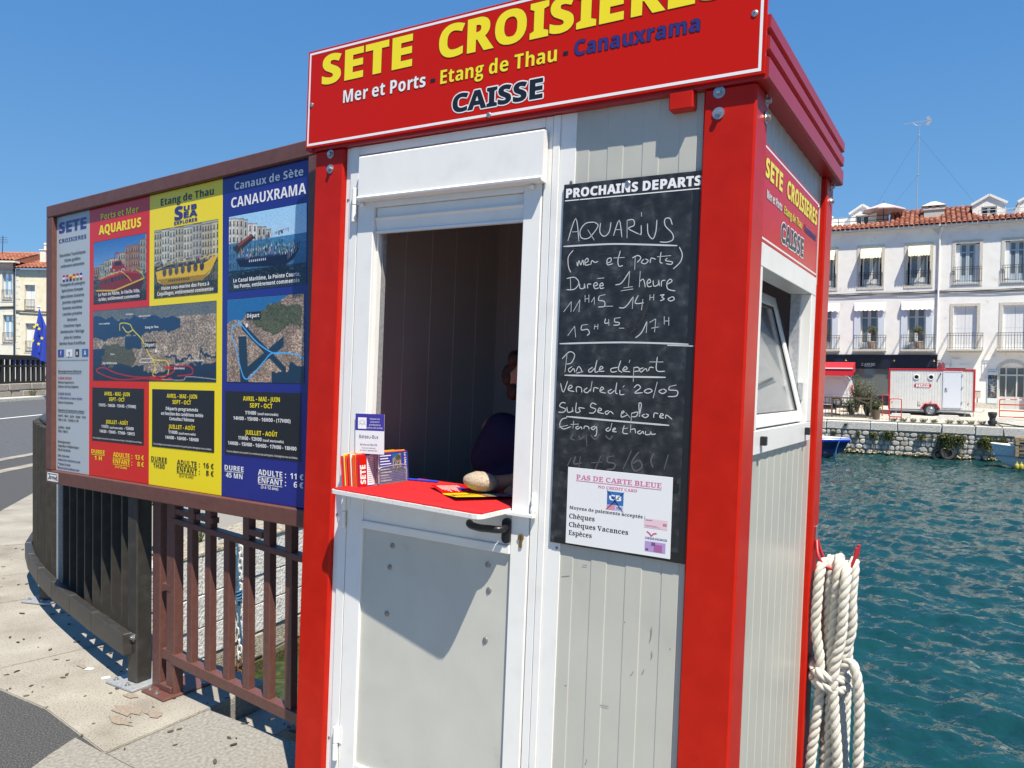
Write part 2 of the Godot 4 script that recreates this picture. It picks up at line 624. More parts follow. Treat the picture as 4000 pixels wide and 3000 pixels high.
func build_ground() -> void:
	var asphalt := tri_mat([[0.0, lin(0.022, 0.023, 0.025)], [0.42, lin(0.052, 0.053, 0.055)], [0.58, lin(0.075, 0.076, 0.077)], [1.0, lin(0.20, 0.197, 0.19)]], 41, 0.12, 1.6, 0.92, 4, 0.4, 0.2)
	M.asphalt = asphalt
	var road_mat := tri_mat([[0.0, lin(0.062, 0.066, 0.072)], [0.5, lin(0.082, 0.086, 0.092)], [1.0, lin(0.105, 0.108, 0.112)]], 42, 0.03, 0.5, 0.9)
	var coping := tri_mat([[0.0, lin(0.22, 0.20, 0.165)], [0.4, lin(0.31, 0.288, 0.245)], [0.7, lin(0.35, 0.328, 0.28)], [1.0, lin(0.40, 0.382, 0.335)]], 43, 0.006, 0.6, 0.92, 6, 0.25, 0.15)
	coping.detail_enabled = true
	coping.detail_blend_mode = BaseMaterial3D.BLEND_MODE_MUL
	coping.detail_albedo = noise_tex(44, 0.11, 512, [[0.0, lin(0.30, 0.28, 0.25)], [0.24, lin(0.60, 0.58, 0.54)], [0.36, lin(0.95, 0.95, 0.95)], [0.75, lin(1, 1, 1)], [1.0, lin(1, 1, 1)]], 4)
	coping.uv2_triplanar = true
	coping.uv2_scale = Vector3.ONE * 1.4
	coping.detail_uv_layer = BaseMaterial3D.DETAIL_UV_2
	M.coping = coping
	M.stain = tri_mat([[0.0, lin(0.20, 0.150, 0.115)], [0.5, lin(0.27, 0.225, 0.18)], [1.0, lin(0.33, 0.30, 0.25)]], 46, 0.06, 2.0, 0.95, 5)
	M.rough_concrete = tri_mat([[0.0, lin(0.13, 0.125, 0.11)], [0.3, lin(0.22, 0.21, 0.185)], [0.6, lin(0.26, 0.25, 0.222)], [1.0, lin(0.34, 0.328, 0.295)]], 45, 0.09, 1.0, 0.95, 5, 0.25, 0.25)
	# ground sheet: asphalt with the canal cut out of it
	var g := G.new()
	var land := PackedVector2Array([Vector2(90, 60), Vector2(90, -2.30), Vector2(-2.0, -2.30)])
	var inner := offset_line(curve_pts, -0.55)
	inner[0] = Vector2(-2.0, -1.80)
	inner[1] = Vector2(-3.07, -1.84)
	inner[2] = Vector2(-3.7, -1.93)
	for p in inner:
		land.append(p)
	land.append_array(PackedVector2Array([Vector2(-17, -15), Vector2(-60, -82), Vector2(-140, -60), Vector2(-140, 60)]))
	flat(g, land, 0.0)
	setting("ground", g, asphalt)
	# road carriageway, a wide strip heading away on the left, and its painted line
	var fw := Vector2(-0.521, -0.853)
	var rt := Vector2(0.853, -0.521)
	g = G.new()
	flat(g, PackedVector2Array([fw * 2.0 - rt * 8.5, fw * 140.0 - rt * 8.5, fw * 140.0 - rt * 20.2, fw * 2.0 - rt * 20.2]), 0.004)
	setting("road", g, road_mat)
	g = G.new()
	flat(g, PackedVector2Array([fw * 2.0 - rt * 14.3, fw * 120.0 - rt * 14.3, fw * 120.0 - rt * 14.45, fw * 2.0 - rt * 14.45]), 0.008)
	setting("road_marking", g, mat(lin(0.72, 0.72, 0.70), 0.7))
	g = G.new()   # gutter band and pale kerb stones beside the near lane
	flat(g, PackedVector2Array([fw * 2.0 - rt * 7.4, fw * 100.0 - rt * 7.4, fw * 100.0 - rt * 7.62, fw * 2.0 - rt * 7.62]), 0.004)
	flat(g, PackedVector2Array([fw * 2.0 - rt * 8.28, fw * 100.0 - rt * 8.28, fw * 100.0 - rt * 8.49, fw * 2.0 - rt * 8.49]), 0.006)
	setting("kerb_strip", g, M.coping)
	# coping stones along the canal, each a stone of its own
	var root := Node3D.new()
	root.name = "pavement"
	root.set_meta("kind", "structure")
	add_child(root)
	var outer := offset_line(curve_pts, 0.36)
	var cuts := [0, 1, 3, 5, 6, 7, 8, 9, 10, 11]
	for k in cuts.size() - 1:
		g = G.new()
		var p := PackedVector2Array()
		var a: int = cuts[k]
		var b: int = cuts[k + 1]
		for i in range(a, b + 1):
			p.append(inner[i] + (Vector2(-0.006, 0) if i == a else Vector2(0.006, 0) if i == b else Vector2.ZERO))
		for i in range(b, a - 1, -1):
			p.append((outer[i] if k > 0 else curve_pts[i] + Vector2(0, 0.002)) + (Vector2(-0.006, 0) if i == a else Vector2(0.006, 0) if i == b else Vector2.ZERO))
		slab(g, p, -0.5, 0.006 + 0.002 * (k % 2), 0.004)
		part(root, "coping_stone", g, M.coping if k > 0 else M.rough_concrete)
	g = G.new()   # rougher concrete by the stones, extended unseen to bounce light onto the booth
	slab(g, PackedVector2Array([Vector2(-3.30, -1.845), Vector2(-3.24, -1.70), Vector2(-3.05, -1.35), Vector2(-2.6, 2.5), Vector2(9.0, 2.5), Vector2(9.0, -2.29), Vector2(-1.98, -2.29), Vector2(-1.98, -1.80), Vector2(-3.06, -1.832)]), -0.3, 0.010)
	part(root, "concrete_bounce_apron", g, M.rough_concrete)
	g = G.new()   # lower step of the quay behind the railing
	slab(g, PackedVector2Array([Vector2(-3.062, -2.346), Vector2(-2.78, -2.340), Vector2(-2.78, -2.62), Vector2(-3.062, -2.66)]), -3.0, -0.10, 0.01)
	part(root, "quay_step", g, M.coping)
	g = G.new()   # face of the quay under the pavement
	var under := PackedVector2Array()
	for i in curve_pts.size():
		under.append(outer[i] + Vector2(0, 0.02) if i > 1 else Vector2(curve_pts[i].x, -2.33))
	var face_poly := PackedVector2Array([Vector2(60, -2.29), Vector2(60, -1.5), Vector2(-2.0, -1.5), Vector2(-8.0, -3.2), Vector2(-8.0, -3.9)])
	slab(g, PackedVector2Array([Vector2(60, -2.28), Vector2(60, -1.9), Vector2(-3.0, -1.95), Vector2(-7.6, -3.4), Vector2(-7.6, -4.0), Vector2(-6.2, -3.4), Vector2(-4.3, -2.78), Vector2(-3.07, -2.64), Vector2(-3.07, -2.28)]), -4.0, -0.02)
	part(root, "quay_face", g, M.rough_concrete)
	# old paint and rust stains round the foot plates
	for q in [[-3.36, -2.12, 0.10, 0.05], [-3.22, -2.16, 0.07, 0.035], [-3.50, -2.22, 0.06, 0.03], [-4.05, -2.30, 0.05, 0.02], [-3.28, -2.04, 0.10, 0.03]]:
		g = G.new()
		var p := PackedVector2Array()
		for k in 14:
			var a := TAU * k / 14.0
			p.append(Vector2(q[0], q[1]) + Vector2(cos(a) * q[2], sin(a) * q[3]) * rng.randf_range(0.45, 1.05))
		flat(g, p, 0.0125)
		part(root, "rust_stain", g, M.stain)
	# dead leaves, gum and grit lying on the stones: too many and too small to pick apart
	g = G.new()
	g.colored = true
	for i in 125:
		var t := rng.randf() * 7.0
		var j := int(t)
		var f := t - j
		var on := curve_pts[j].lerp(curve_pts[j + 1], f).lerp(inner[j].lerp(inner[j + 1], f), rng.randf_range(-0.3, 1.05))
		var r := rng.randf_range(0.006, 0.021)
		var a := rng.randf() * TAU
		var tone := rng.randf_range(0.02, 0.10)
		g.col = lin(tone * 1.2, tone, tone * 0.8)
		var p := PackedVector2Array()
		for q in 7:
			var w := TAU * q / 7.0
			p.append(Vector2(cos(w) * r * rng.randf_range(0.7, 1.2), sin(w) * r * rng.randf_range(0.3, 0.6)).rotated(a) + on)
		slab(g, p, 0.0085, rng.randf_range(0.010, 0.0125))
	var lm := mat(lin(1, 1, 1), 0.9)
	lm.vertex_color_use_as_albedo = true
	var o := single("leaf_litter", g, lm, "dark scraps of leaves and gum scattered on the pale coping stones", "litter")
	o.set_meta("kind", "stuff")

func wave(n1: FastNoiseLite, n2: FastNoiseLite, x: float, z: float) -> float:
	var u := x * 0.94 + z * 0.34
	var w := -x * 0.34 + z * 0.94
	var h := n1.get_noise_2d(u * 0.6, w * 1.7) * 0.095
	h += n2.get_noise_2d(u * 2.0 + 40.0, w * 4.6) * 0.052
	h += sin(w * 3.1 + u * 0.7 + n1.get_noise_2d(u * 0.3, w * 0.3) * 5.0) * 0.008
	return h

func build_water() -> void:
	var n1 := FastNoiseLite.new()
	n1.seed = 4
	n1.frequency = 0.75
	n1.fractal_octaves = 2
	var n2 := FastNoiseLite.new()
	n2.seed = 8
	n2.frequency = 0.9
	n2.fractal_octaves = 2
	var zs := PackedFloat32Array()
	var z := -2.25
	while z > -39.9:
		zs.append(z)
		z -= 0.05 + (-z - 2.25) * 0.0045
	zs.append(-40.2)
	var nu := 420
	var pos := PackedVector3Array()
	for zz in zs:
		# wider rows farther out; the sheet reaches well past both sides of the view
		var x0 := -8.2
		var x1 := 2.5 + (-zz - 2.25) * 0.42
		for i in nu:
			var xx := lerpf(x0, x1, i / float(nu - 1))
			pos.append(Vector3(xx, WATER + wave(n1, n2, xx, zz), zz))
	var g := G.new()
	g.grid(nu, zs.size(), pos)
	for k in g.n.size():
		if g.n[k].y < 0:
			g.n[k] = -g.n[k]
	# quiet outer water
	g.quad(Vector3(0, WATER - 0.12, -2.3), Vector3(140, WATER - 0.12, -2.3), Vector3(140, WATER - 0.12, -60), Vector3(0, WATER - 0.12, -60))
	g.quad(Vector3(-8.2, WATER - 0.12, -2.3), Vector3(0, WATER - 0.12, -2.3), Vector3(0, WATER - 0.12, -60), Vector3(-8.2, WATER - 0.12, -60))
	var m := tri_mat([[0.0, lin(0.005, 0.034, 0.036)], [0.5, lin(0.0065, 0.045, 0.047)], [1.0, lin(0.009, 0.056, 0.055)]], 51, 0.004, 0.05, 0.06, 3, 2.2, 0.03)
	m.uv1_world_triplanar = true
	m.metallic_specular = 0.5
	m.heightmap_texture = noise_tex(57, 0.012, 512, [], 5)
	m.heightmap_scale = 5.0
	m.uv1_scale = Vector3.ONE * 0.32
	M.water = m
	setting("water", g, m)
	# weedy shallows in the corner of the basin, green over the silt
	g = G.new()
	pos = PackedVector3Array()
	for j in 130:
		var zz := -2.4 - j * 0.05
		for i in 110:
			var xx := -8.1 + i * 0.055
			pos.append(Vector3(xx, WATER + 0.022 + wave(n1, n2, xx, zz) * 0.9, zz))
	g.grid(110, 130, pos)
	for k in g.n.size():
		if g.n[k].y < 0:
			g.n[k] = -g.n[k]
	var sh := tri_mat([[0.0, lin(0.010, 0.022, 0.010)], [0.45, lin(0.022, 0.042, 0.016)], [0.7, lin(0.050, 0.062, 0.018)], [1.0, lin(0.11, 0.10, 0.03)]], 52, 0.02, 0.5, 0.06, 5)
	setting("shallow_water", g, sh)

func build_near_quay() -> void:
	# old basin wall across the corner of the canal: big whitish blocks in courses, rough stones at the waterline
	M.limestone = tri_mat([[0.0, lin(0.36, 0.345, 0.31)], [0.3, lin(0.54, 0.53, 0.50)], [1.0, lin(0.64, 0.635, 0.615)]], 61, 0.02, 0.6, 0.92, 6, 0.9, 0.06)
	M.limestone_old = tri_mat([[0.0, lin(0.12, 0.105, 0.07)], [0.4, lin(0.30, 0.27, 0.21)], [1.0, lin(0.52, 0.485, 0.41)]], 62, 0.03, 0.9, 0.95, 6, 1.2, 0.10)
	M.algae = tri_mat([[0.0, lin(0.015, 0.018, 0.005)], [0.5, lin(0.055, 0.052, 0.014)], [1.0, lin(0.14, 0.12, 0.03)]], 63, 0.04, 1.2, 0.8, 5, 2.0, 0.06)
	var wd := Transform3D(Basis(Vector3(-0.16, 0, -0.987), Vector3.UP, Vector3(0.987, 0, -0.16)), Vector3(-7.13, 0, -3.6))   # x runs away from us along the wall, z out over the water
	var wall := thing("basin_wall", "whitish stone block wall of the old basin behind the brown railing", "stone wall", wd)
	var g := G.new()
	g.box(Vector3(-0.5, -3.2, -1.2), Vector3(22, -0.56, -0.05))
	part(wall, "core", g, M.mortar)
	var ys := [-0.50, -0.975, -1.34, -1.69, -2.02, -2.6]
	for r in 5:
		var x := -0.4 - 0.3 * (r % 2)
		while x < 16.0:
			var w := rng.randf_range(0.75, 1.25) if r < 3 else rng.randf_range(0.35, 0.7)
			g = G.new()
			var d := rng.randf_range(-0.012, 0.012) if r < 3 else rng.randf_range(-0.04, 0.06)
			block(g, Vector3(x + 0.007, ys[r + 1] + 0.007, -0.3), Vector3(x + w - 0.007, ys[r] - 0.006, d), 0.007 if r < 3 else 0.03)
			part(wall, "stone_block", g, M.limestone if r < 3 else (M.limestone_old if r == 3 else M.algae))
			x += w
	var x2 := -0.6
	while x2 < 16.0:   # capping stones
		var w := rng.randf_range(0.9, 1.4)
		g = G.new()
		block(g, Vector3(x2 + 0.008, -0.56, -0.75), Vector3(x2 + w - 0.008, -0.47 + rng.randf_range(-0.012, 0.012), 0.02), 0.03)
		part(wall, "cap_stone", g, M.limestone_old if rng.randf() < 0.65 else M.limestone)
		x2 += w
	g = G.new()
	flat(g, PackedVector2Array([Vector2(-7.2, -3.5), Vector2(-11.5, -30), Vector2(-30, -30), Vector2(-11.0, -6.6), Vector2(-8.4, -4.1)]), -0.53)
	setting("basin_quay", g, M.rough_concrete)
	weed("weed_tuft", "green weed tuft on top of the whitish basin wall", Transform3D(Basis(), wd * Vector3(2.3, -0.50, -0.35)), 0.22, 0.22, 46, 3)

func block(g: G, lo: Vector3, hi: Vector3, bev: float) -> void:   # rough hewn block: chamfered box with unsettled corners
	var f := g.v.size()
	g.box(lo, hi, bev)
	var h := rng.randi()
	for i in range(f, g.v.size()):
		var p := g.v[i]
		var k := Vector3(sin(p.x * 23.1 + p.y * 31.7 + h % 97), sin(p.y * 27.3 + p.x * 17.9 + h % 89), sin(p.x * 19.7 + p.y * 24.1 + h % 83))
		g.v[i] = p + k * bev * 0.25

func weed(called: String, label: String, at: Transform3D, w: float, h: float, leaves: int, seed_: int, group := "", hang := false, tint := 0) -> Node3D:
	var r := RandomNumberGenerator.new()
	r.seed = seed_ * 77 + 5
	if not M.has("leaf0"):
		M.stalk = mat(lin(0.06, 0.07, 0.02), 0.8)
		for k in 3:
			var m := mat(lin(1, 1, 1), 0.6)
			m.vertex_color_use_as_albedo = true
			m.backlight_enabled = true
			m.backlight = Color(0.35, 0.4, 0.2)
			M["leaf%d" % k] = m
	var o := thing(called, label, "plant", at, group)
	var g := G.new()
	g.colored = true
	var st := G.new()
	for i in leaves:
		var a := r.randf() * TAU
		var out := Vector3(cos(a), 0, sin(a))
		var base := out * w * 0.25 * r.randf()
		var tip := out * w * r.randf_range(0.3, 1.0) * 0.5 + Vector3(0, h * r.randf_range(0.4, 1.0), 0)
		if hang:
			tip = Vector3(out.x * w * 0.5 * r.randf(), -h * r.randf_range(0.1, 1.0), absf(out.z) * w * 0.28 + 0.02)
			base = Vector3(tip.x * 0.6, r.randf_range(-0.3, 0.05) * h, 0.0)
		var tone := r.randf_range(0.6, 1.35)
		var c: Color = [lin(0.045, 0.085, 0.018), lin(0.10, 0.12, 0.02), lin(0.05, 0.07, 0.035)][tint]
		g.col = c * tone
		if r.randf() < 0.12:
			g.col = lin(0.20, 0.15, 0.05) * tone
		st.tube(PackedVector3Array([base, (base + tip) / 2 + Vector3(0, 0.03 * h, 0), tip]), w * 0.008 + 0.001, 3)
		for q in 4:
			var p := base.lerp(tip, 0.4 + 0.2 * q)
			var s := w * r.randf_range(0.06, 0.12)
			var d := Vector3(r.randf_range(-1, 1), r.randf_range(-0.6, 1), r.randf_range(-1, 1)).normalized()
			var e := d.cross(Vector3(r.randf_range(-1, 1), 1, r.randf_range(-1, 1))).normalized()
			g.face([p, p + d * s * 0.5 + e * s * 0.32, p + d * s * 1.2, p + d * s * 0.5 - e * s * 0.32])
	part(o, "leaves", g, M.leaf0)
	part(o, "stem", st, M.stalk)
	return o

# ---------------------------------------------------------------- far quay and the houses on it
func quay_y(off: float) -> float:   # height of the far quay, off metres behind its edge
	return -0.68 + minf(off, 3.0) * 0.083 + maxf(off - 3.0, 0.0) * 0.040

func build_far_quay() -> void:
	M.rubble = []
	for k in 4:
		var b := [lin(0.40, 0.385, 0.35), lin(0.47, 0.455, 0.42), lin(0.36, 0.335, 0.29), lin(0.53, 0.515, 0.48)][k] as Color
		M.rubble.append(tri_mat([[0.0, b * 0.5], [0.4, b * 0.9], [1.0, b * 1.25]], 70 + k, 0.04, 1.0, 0.95, 5))
	M.capstone = tri_mat([[0.0, lin(0.30, 0.29, 0.26)], [0.4, lin(0.53, 0.515, 0.47)], [1.0, lin(0.66, 0.645, 0.60)]], 75, 0.03, 0.6, 0.92, 5, 2.0, 0.06)
	M.weedstone = tri_mat([[0.0, lin(0.02, 0.018, 0.008)], [0.5, lin(0.06, 0.05, 0.022)], [1.0, lin(0.30, 0.24, 0.10)]], 76, 0.08, 1.2, 0.9, 5)
	M.setts = tri_mat([[0.0, lin(0.36, 0.33, 0.27)], [0.5, lin(0.48, 0.45, 0.385)], [1.0, lin(0.58, 0.55, 0.48)]], 77, 0.03, 0.8, 0.95, 5)
	var wall := Node3D.new()
	wall.name = "quay_wall"
	add_child(wall)
	wall.transform = Q
	meta(wall, "rubble stone quay wall with pale capstones across the canal", "quay wall")
	var g := G.new()
	g.box(Vector3(-70, -5.0, -1.2), Vector3(70, -0.75, -0.06))
	part(wall, "core", g, M.mortar)
	# capstones
	var x := -6.0
	while x < 7.0:
		var w := rng.randf_range(1.1, 2.0)
		g = G.new()
		block(g, Vector3(x + 0.012, -1.07 + rng.randf_range(-0.02, 0.02), -0.55), Vector3(x + w - 0.012, -0.68, 0.03 + rng.randf_range(-0.012, 0.012)), 0.03)
		part(wall, "capstone", g, M.capstone)
		x += w
	for e in [[-70.0, -6.0], [x, 70.0]]:
		g = G.new()
		g.box(Vector3(e[0], -1.07, -0.55), Vector3(e[1], -0.68, 0.03))
		part(wall, "capstone", g, M.capstone)
	# rubble, every stone by itself where it shows
	var y := -1.09
	var row := 0
	while y > -2.05:
		var h := rng.randf_range(0.15, 0.24)
		x = -5.6 + rng.randf() * 0.2
		while x < 5.4:
			var w := rng.randf_range(0.17, 0.40)
			var p := PackedVector2Array()
			for k in 9:
				var a := TAU * k / 9.0 + rng.randf_range(-0.15, 0.15)
				var e := Vector2(cos(a), sin(a))
				var s: float = 1.0 / maxf(absf(e.x), absf(e.y)) * 0.35 + 0.65
				p.append(Vector2(x + w / 2 + e.x * s * w * 0.49 * rng.randf_range(0.86, 1.0), y - h / 2 + e.y * s * h * 0.49 * rng.randf_range(0.86, 1.02)))
			g = G.new()
			stone(g, p, -0.07, rng.randf_range(-0.012, 0.03))
			part(wall, "stone", g, M.rubble[rng.randi() % 4])
			x += w
		y -= h
		row += 1
	g = G.new()   # wet foot of the wall crusted with shells
	for k in 150:
		var cx := rng.randf_range(-5.6, 5.4)
		var s := rng.randf_range(0.05, 0.11)
		g.ball(Vector3(cx, -2.09 + rng.randf_range(-0.09, 0.06), -0.02), Vector3(s * 1.5, s * 0.8, 0.05), 7, 5)
	part(wall, "weedy_footing", g, M.weedstone).set_meta("kind", "stuff")
	g = G.new()
	g.colored = true
	for k in 190:
		var cx := rng.randf_range(-5.4, 5.2)
		var s := rng.randf_range(0.012, 0.032)
		var tone := rng.randf_range(0.35, 0.75)
		g.col = lin(tone, tone * 0.92, tone * 0.62)
		g.ball(Vector3(cx, -2.08 + rng.randf_range(-0.05, 0.05), 0.05), Vector3(s * 1.4, s, s), 6, 4)
	var sm := mat(lin(1, 1, 1), 0.7)
	sm.vertex_color_use_as_albedo = true
	M.tinted = sm
	part(wall, "oyster_shells", g, sm).set_meta("kind", "stuff")
	# surface of the quay
	g = G.new()
	var prev := 0.0
	g.x = Q
	for off in [0.55, 3.0, 6.0, 9.0, 60.0]:
		var ya := quay_y(maxf(prev, 0.5))
		var yb := quay_y(off)
		g.quad(Vector3(-90, ya - 0.003, -maxf(prev, 0.5)), Vector3(90, ya - 0.003, -maxf(prev, 0.5)), Vector3(90, yb - 0.003, -off), Vector3(-90, yb - 0.003, -off))
		prev = off
	setting("quay", g, M.setts)
	# rows of setts between the edge and the trailer: real stones with gaps, joined as one
	var kids := 0
	var root := Node3D.new()
	root.name = "sett_paving"
	root.set_meta("kind", "structure")
	add_child(root)
	root.transform = Q
	var smesh := []
	for k in 3:
		g = G.new()
		g.box(Vector3(-0.125, -0.03, -0.06), Vector3(0.125, 0.012, 0.06), 0.012)
		smesh.append(g.mesh())
	for r in 11:
		var off := 0.66 + r * 0.155
		var xx := -2.6 + 0.13 * (r % 2)
		while xx < 4.6 and kids < 290:
			partm(root, "sett", smesh[rng.randi() % 3], M.setts if rng.randf() < 0.7 else M.capstone, Transform3D(Basis(Vector3.UP, rng.randf_range(-0.03, 0.03)), Vector3(xx, quay_y(off) + rng.randf_range(-0.004, 0.004), -off)))
			kids += 1
			xx += 0.285

func stone(g: G, p: PackedVector2Array, z0: float, z1: float) -> void:   # cushion-shaped rubble stone
	var c := Vector2.ZERO
	for q in p:
		c += q / p.size()
	var m := p.size()
	for i in m:
		var a := p[i]
		var b := p[(i + 1) % m]
		var a2 := a.lerp(c, 0.22)
		var b2 := b.lerp(c, 0.22)
		g.face([Vector3(a.x, a.y, z0), Vector3(b.x, b.y, z0), Vector3(b.x, b.y, z1 - 0.035), Vector3(a.x, a.y, z1 - 0.035)])
		g.face([Vector3(a.x, a.y, z1 - 0.035), Vector3(b.x, b.y, z1 - 0.035), Vector3(b2.x, b2.y, z1 - 0.004), Vector3(a2.x, a2.y, z1 - 0.004)])
		g.face([Vector3(a2.x, a2.y, z1 - 0.004), Vector3(b2.x, b2.y, z1 - 0.004), Vector3(c.x, c.y, z1)])

func holed(g: G, x0: float, y0: float, x1: float, y1: float, z: float, holes: Array, depth: float) -> void:   # wall sheet facing +z with openings and their reveals
	var xs := [x0, x1]
	var ys := [y0, y1]
	for h in holes:
		for k in [0, 2]:
			if h[k] > x0 and h[k] < x1 and not xs.has(h[k]):
				xs.append(h[k])
			if h[k + 1] > y0 and h[k + 1] < y1 and not ys.has(h[k + 1]):
				ys.append(h[k + 1])
	xs.sort()
	ys.sort()
	for i in xs.size() - 1:
		for j in ys.size() - 1:
			var c := Vector2((xs[i] + xs[i + 1]) / 2, (ys[j] + ys[j + 1]) / 2)
			var inside := false
			for h in holes:
				if c.x > h[0] and c.x < h[2] and c.y > h[1] and c.y < h[3]:
					inside = true
			if not inside:
				rect(g, xs[i], ys[j], xs[i + 1], ys[j + 1], z)
	for h in holes:
		var a := Vector3(h[0], h[1], z)
		var b := Vector3(h[2], h[1], z)
		var c := Vector3(h[2], h[3], z)
		var d := Vector3(h[0], h[3], z)
		var o := Vector3(0, 0, -depth)
		g.face([a, b, b + o, a + o])
		g.face([b, c, c + o, b + o])
		g.face([c, d, d + o, c + o])
		g.face([d, a, a + o, d + o])

func frame(g: G, x0: float, y0: float, x1: float, y1: float, w: float, z0: float, z1: float, bev := 0.0) -> void:
	g.box(Vector3(x0, y0, z0), Vector3(x1, y0 + w, z1), bev)
	g.box(Vector3(x0, y1 - w, z0), Vector3(x1, y1, z1), bev)
	g.box(Vector3(x0, y0 + w + 0.0005, z0), Vector3(x0 + w, y1 - w - 0.0005, z1), bev)
	g.box(Vector3(x1 - w, y0 + w + 0.0005, z0), Vector3(x1, y1 - w - 0.0005, z1), bev)

# one French window: opening rectangle, panes in two leaves, frame colour; returns the node that carries its parts
func french_window(b: Node, r: Array, z: float, fm: Material, ajar := false) -> MeshInstance3D:
	var x0: float = r[0]
	var y0: float = r[1]
	var x1: float = r[2]
	var y1: float = r[3]
	var g := G.new()
	var mid := (x0 + x1) / 2
	var tr := y1 - (y1 - y0) * 0.22
	for e in [[x0, mid - 0.003], [mid + 0.003, x1]]:
		frame(g, e[0] + 0.004, y0 + 0.004, e[1], y1 - 0.004, 0.075, z - 0.05, z)
		g.box(Vector3(e[0] + 0.08, tr - 0.03, z - 0.045), Vector3(e[1] - 0.076, tr + 0.03, z - 0.005))
		g.box(Vector3(e[0] + 0.08, y0 + 0.08, z - 0.045), Vector3(e[1] - 0.076, y0 + 0.42, z - 0.012))
	var w := part(b, "window", g, fm)
	for e in [[x0, mid], [mid, x1]]:
		for s in [[y0 + 0.43, tr - 0.031], [tr + 0.031, y1 - 0.08]]:
			g = G.new()
			g.box(Vector3(e[0] + 0.081, s[0], z - 0.03), Vector3(e[1] - 0.081, s[1], z - 0.024))
			part(w, "pane", g, M.clear_glass)
	return w

func rooms(b: Node, x0: float, x1: float, base: float, Z: float) -> void:   # floors, partition walls and back wall, so that light enters by the windows only
	var g := G.new()
	for y in [base - 0.05, 2.72, 6.15, 9.30]:
		g.box(Vector3(x0 + 0.02, y, Z - 5.9), Vector3(x1 - 0.02, y + 0.12, Z - 0.26))
	g.box(Vector3(x0 + 0.01, base - 0.05, Z - 6.1), Vector3(x1 - 0.01, 9.6, Z - 5.9))
	for x in [x0 + 0.02, x1 - 0.14]:
		g.box(Vector3(x, base - 0.05, Z - 5.9), Vector3(x + 0.12, 9.6, Z - 0.26))
	part(b, "inner_walls", g, M.room)

func railing(b: Node, x0: float, x1: float, y0: float, y1: float, z: float, depth: float, step := 0.11) -> MeshInstance3D:
	var g := G.new()
	var t := 0.022
	for yy in [y1, y0 + 0.06, y1 - 0.13]:
		g.bar(Vector3(x0, yy, z), Vector3(x1, yy, z), t, t)
		if depth > 0.1:
			g.bar(Vector3(x0, yy, z - depth), Vector3(x0, yy, z), t, t)
			g.bar(Vector3(x1, yy, z - depth), Vector3(x1, yy, z), t, t)
	var rl := part(b, "railing", g, M.iron)
	var n := int((x1 - x0) / step)
	for i in n + 1:
		var xx := lerpf(x0, x1, i / float(n))
		g = G.new()
		g.bar(Vector3(xx, y0, z), Vector3(xx, y1 - 0.01, z), 0.016, 0.016, Vector3.RIGHT)
		part(rl, "baluster", g, M.iron)
	return rl

func tile_mesh(len: float, w: float) -> ArrayMesh:   # one barrel tile, axis along -z (up the slope), a little wider at its foot
	var g := G.new()
	var pos := PackedVector3Array()
	for j in 2:
		for i in 7:
			var a := PI * i / 6.0
			var r := w * (0.5 if j == 0 else 0.42)
			pos.append(Vector3(cos(a) * r, sin(a) * r * 0.85 - j * 0.012, -len * j))
	g.grid(7, 2, pos)
	var rim := []
	for i in 7:
		rim.append(pos[i])
	for i in 6:
		var a: Vector3 = rim[i]
		var b: Vector3 = rim[i + 1]
		g.face([a, b, b * Vector3(0.82, 0.78, 1), a * Vector3(0.82, 0.78, 1)])
	return g.mesh()

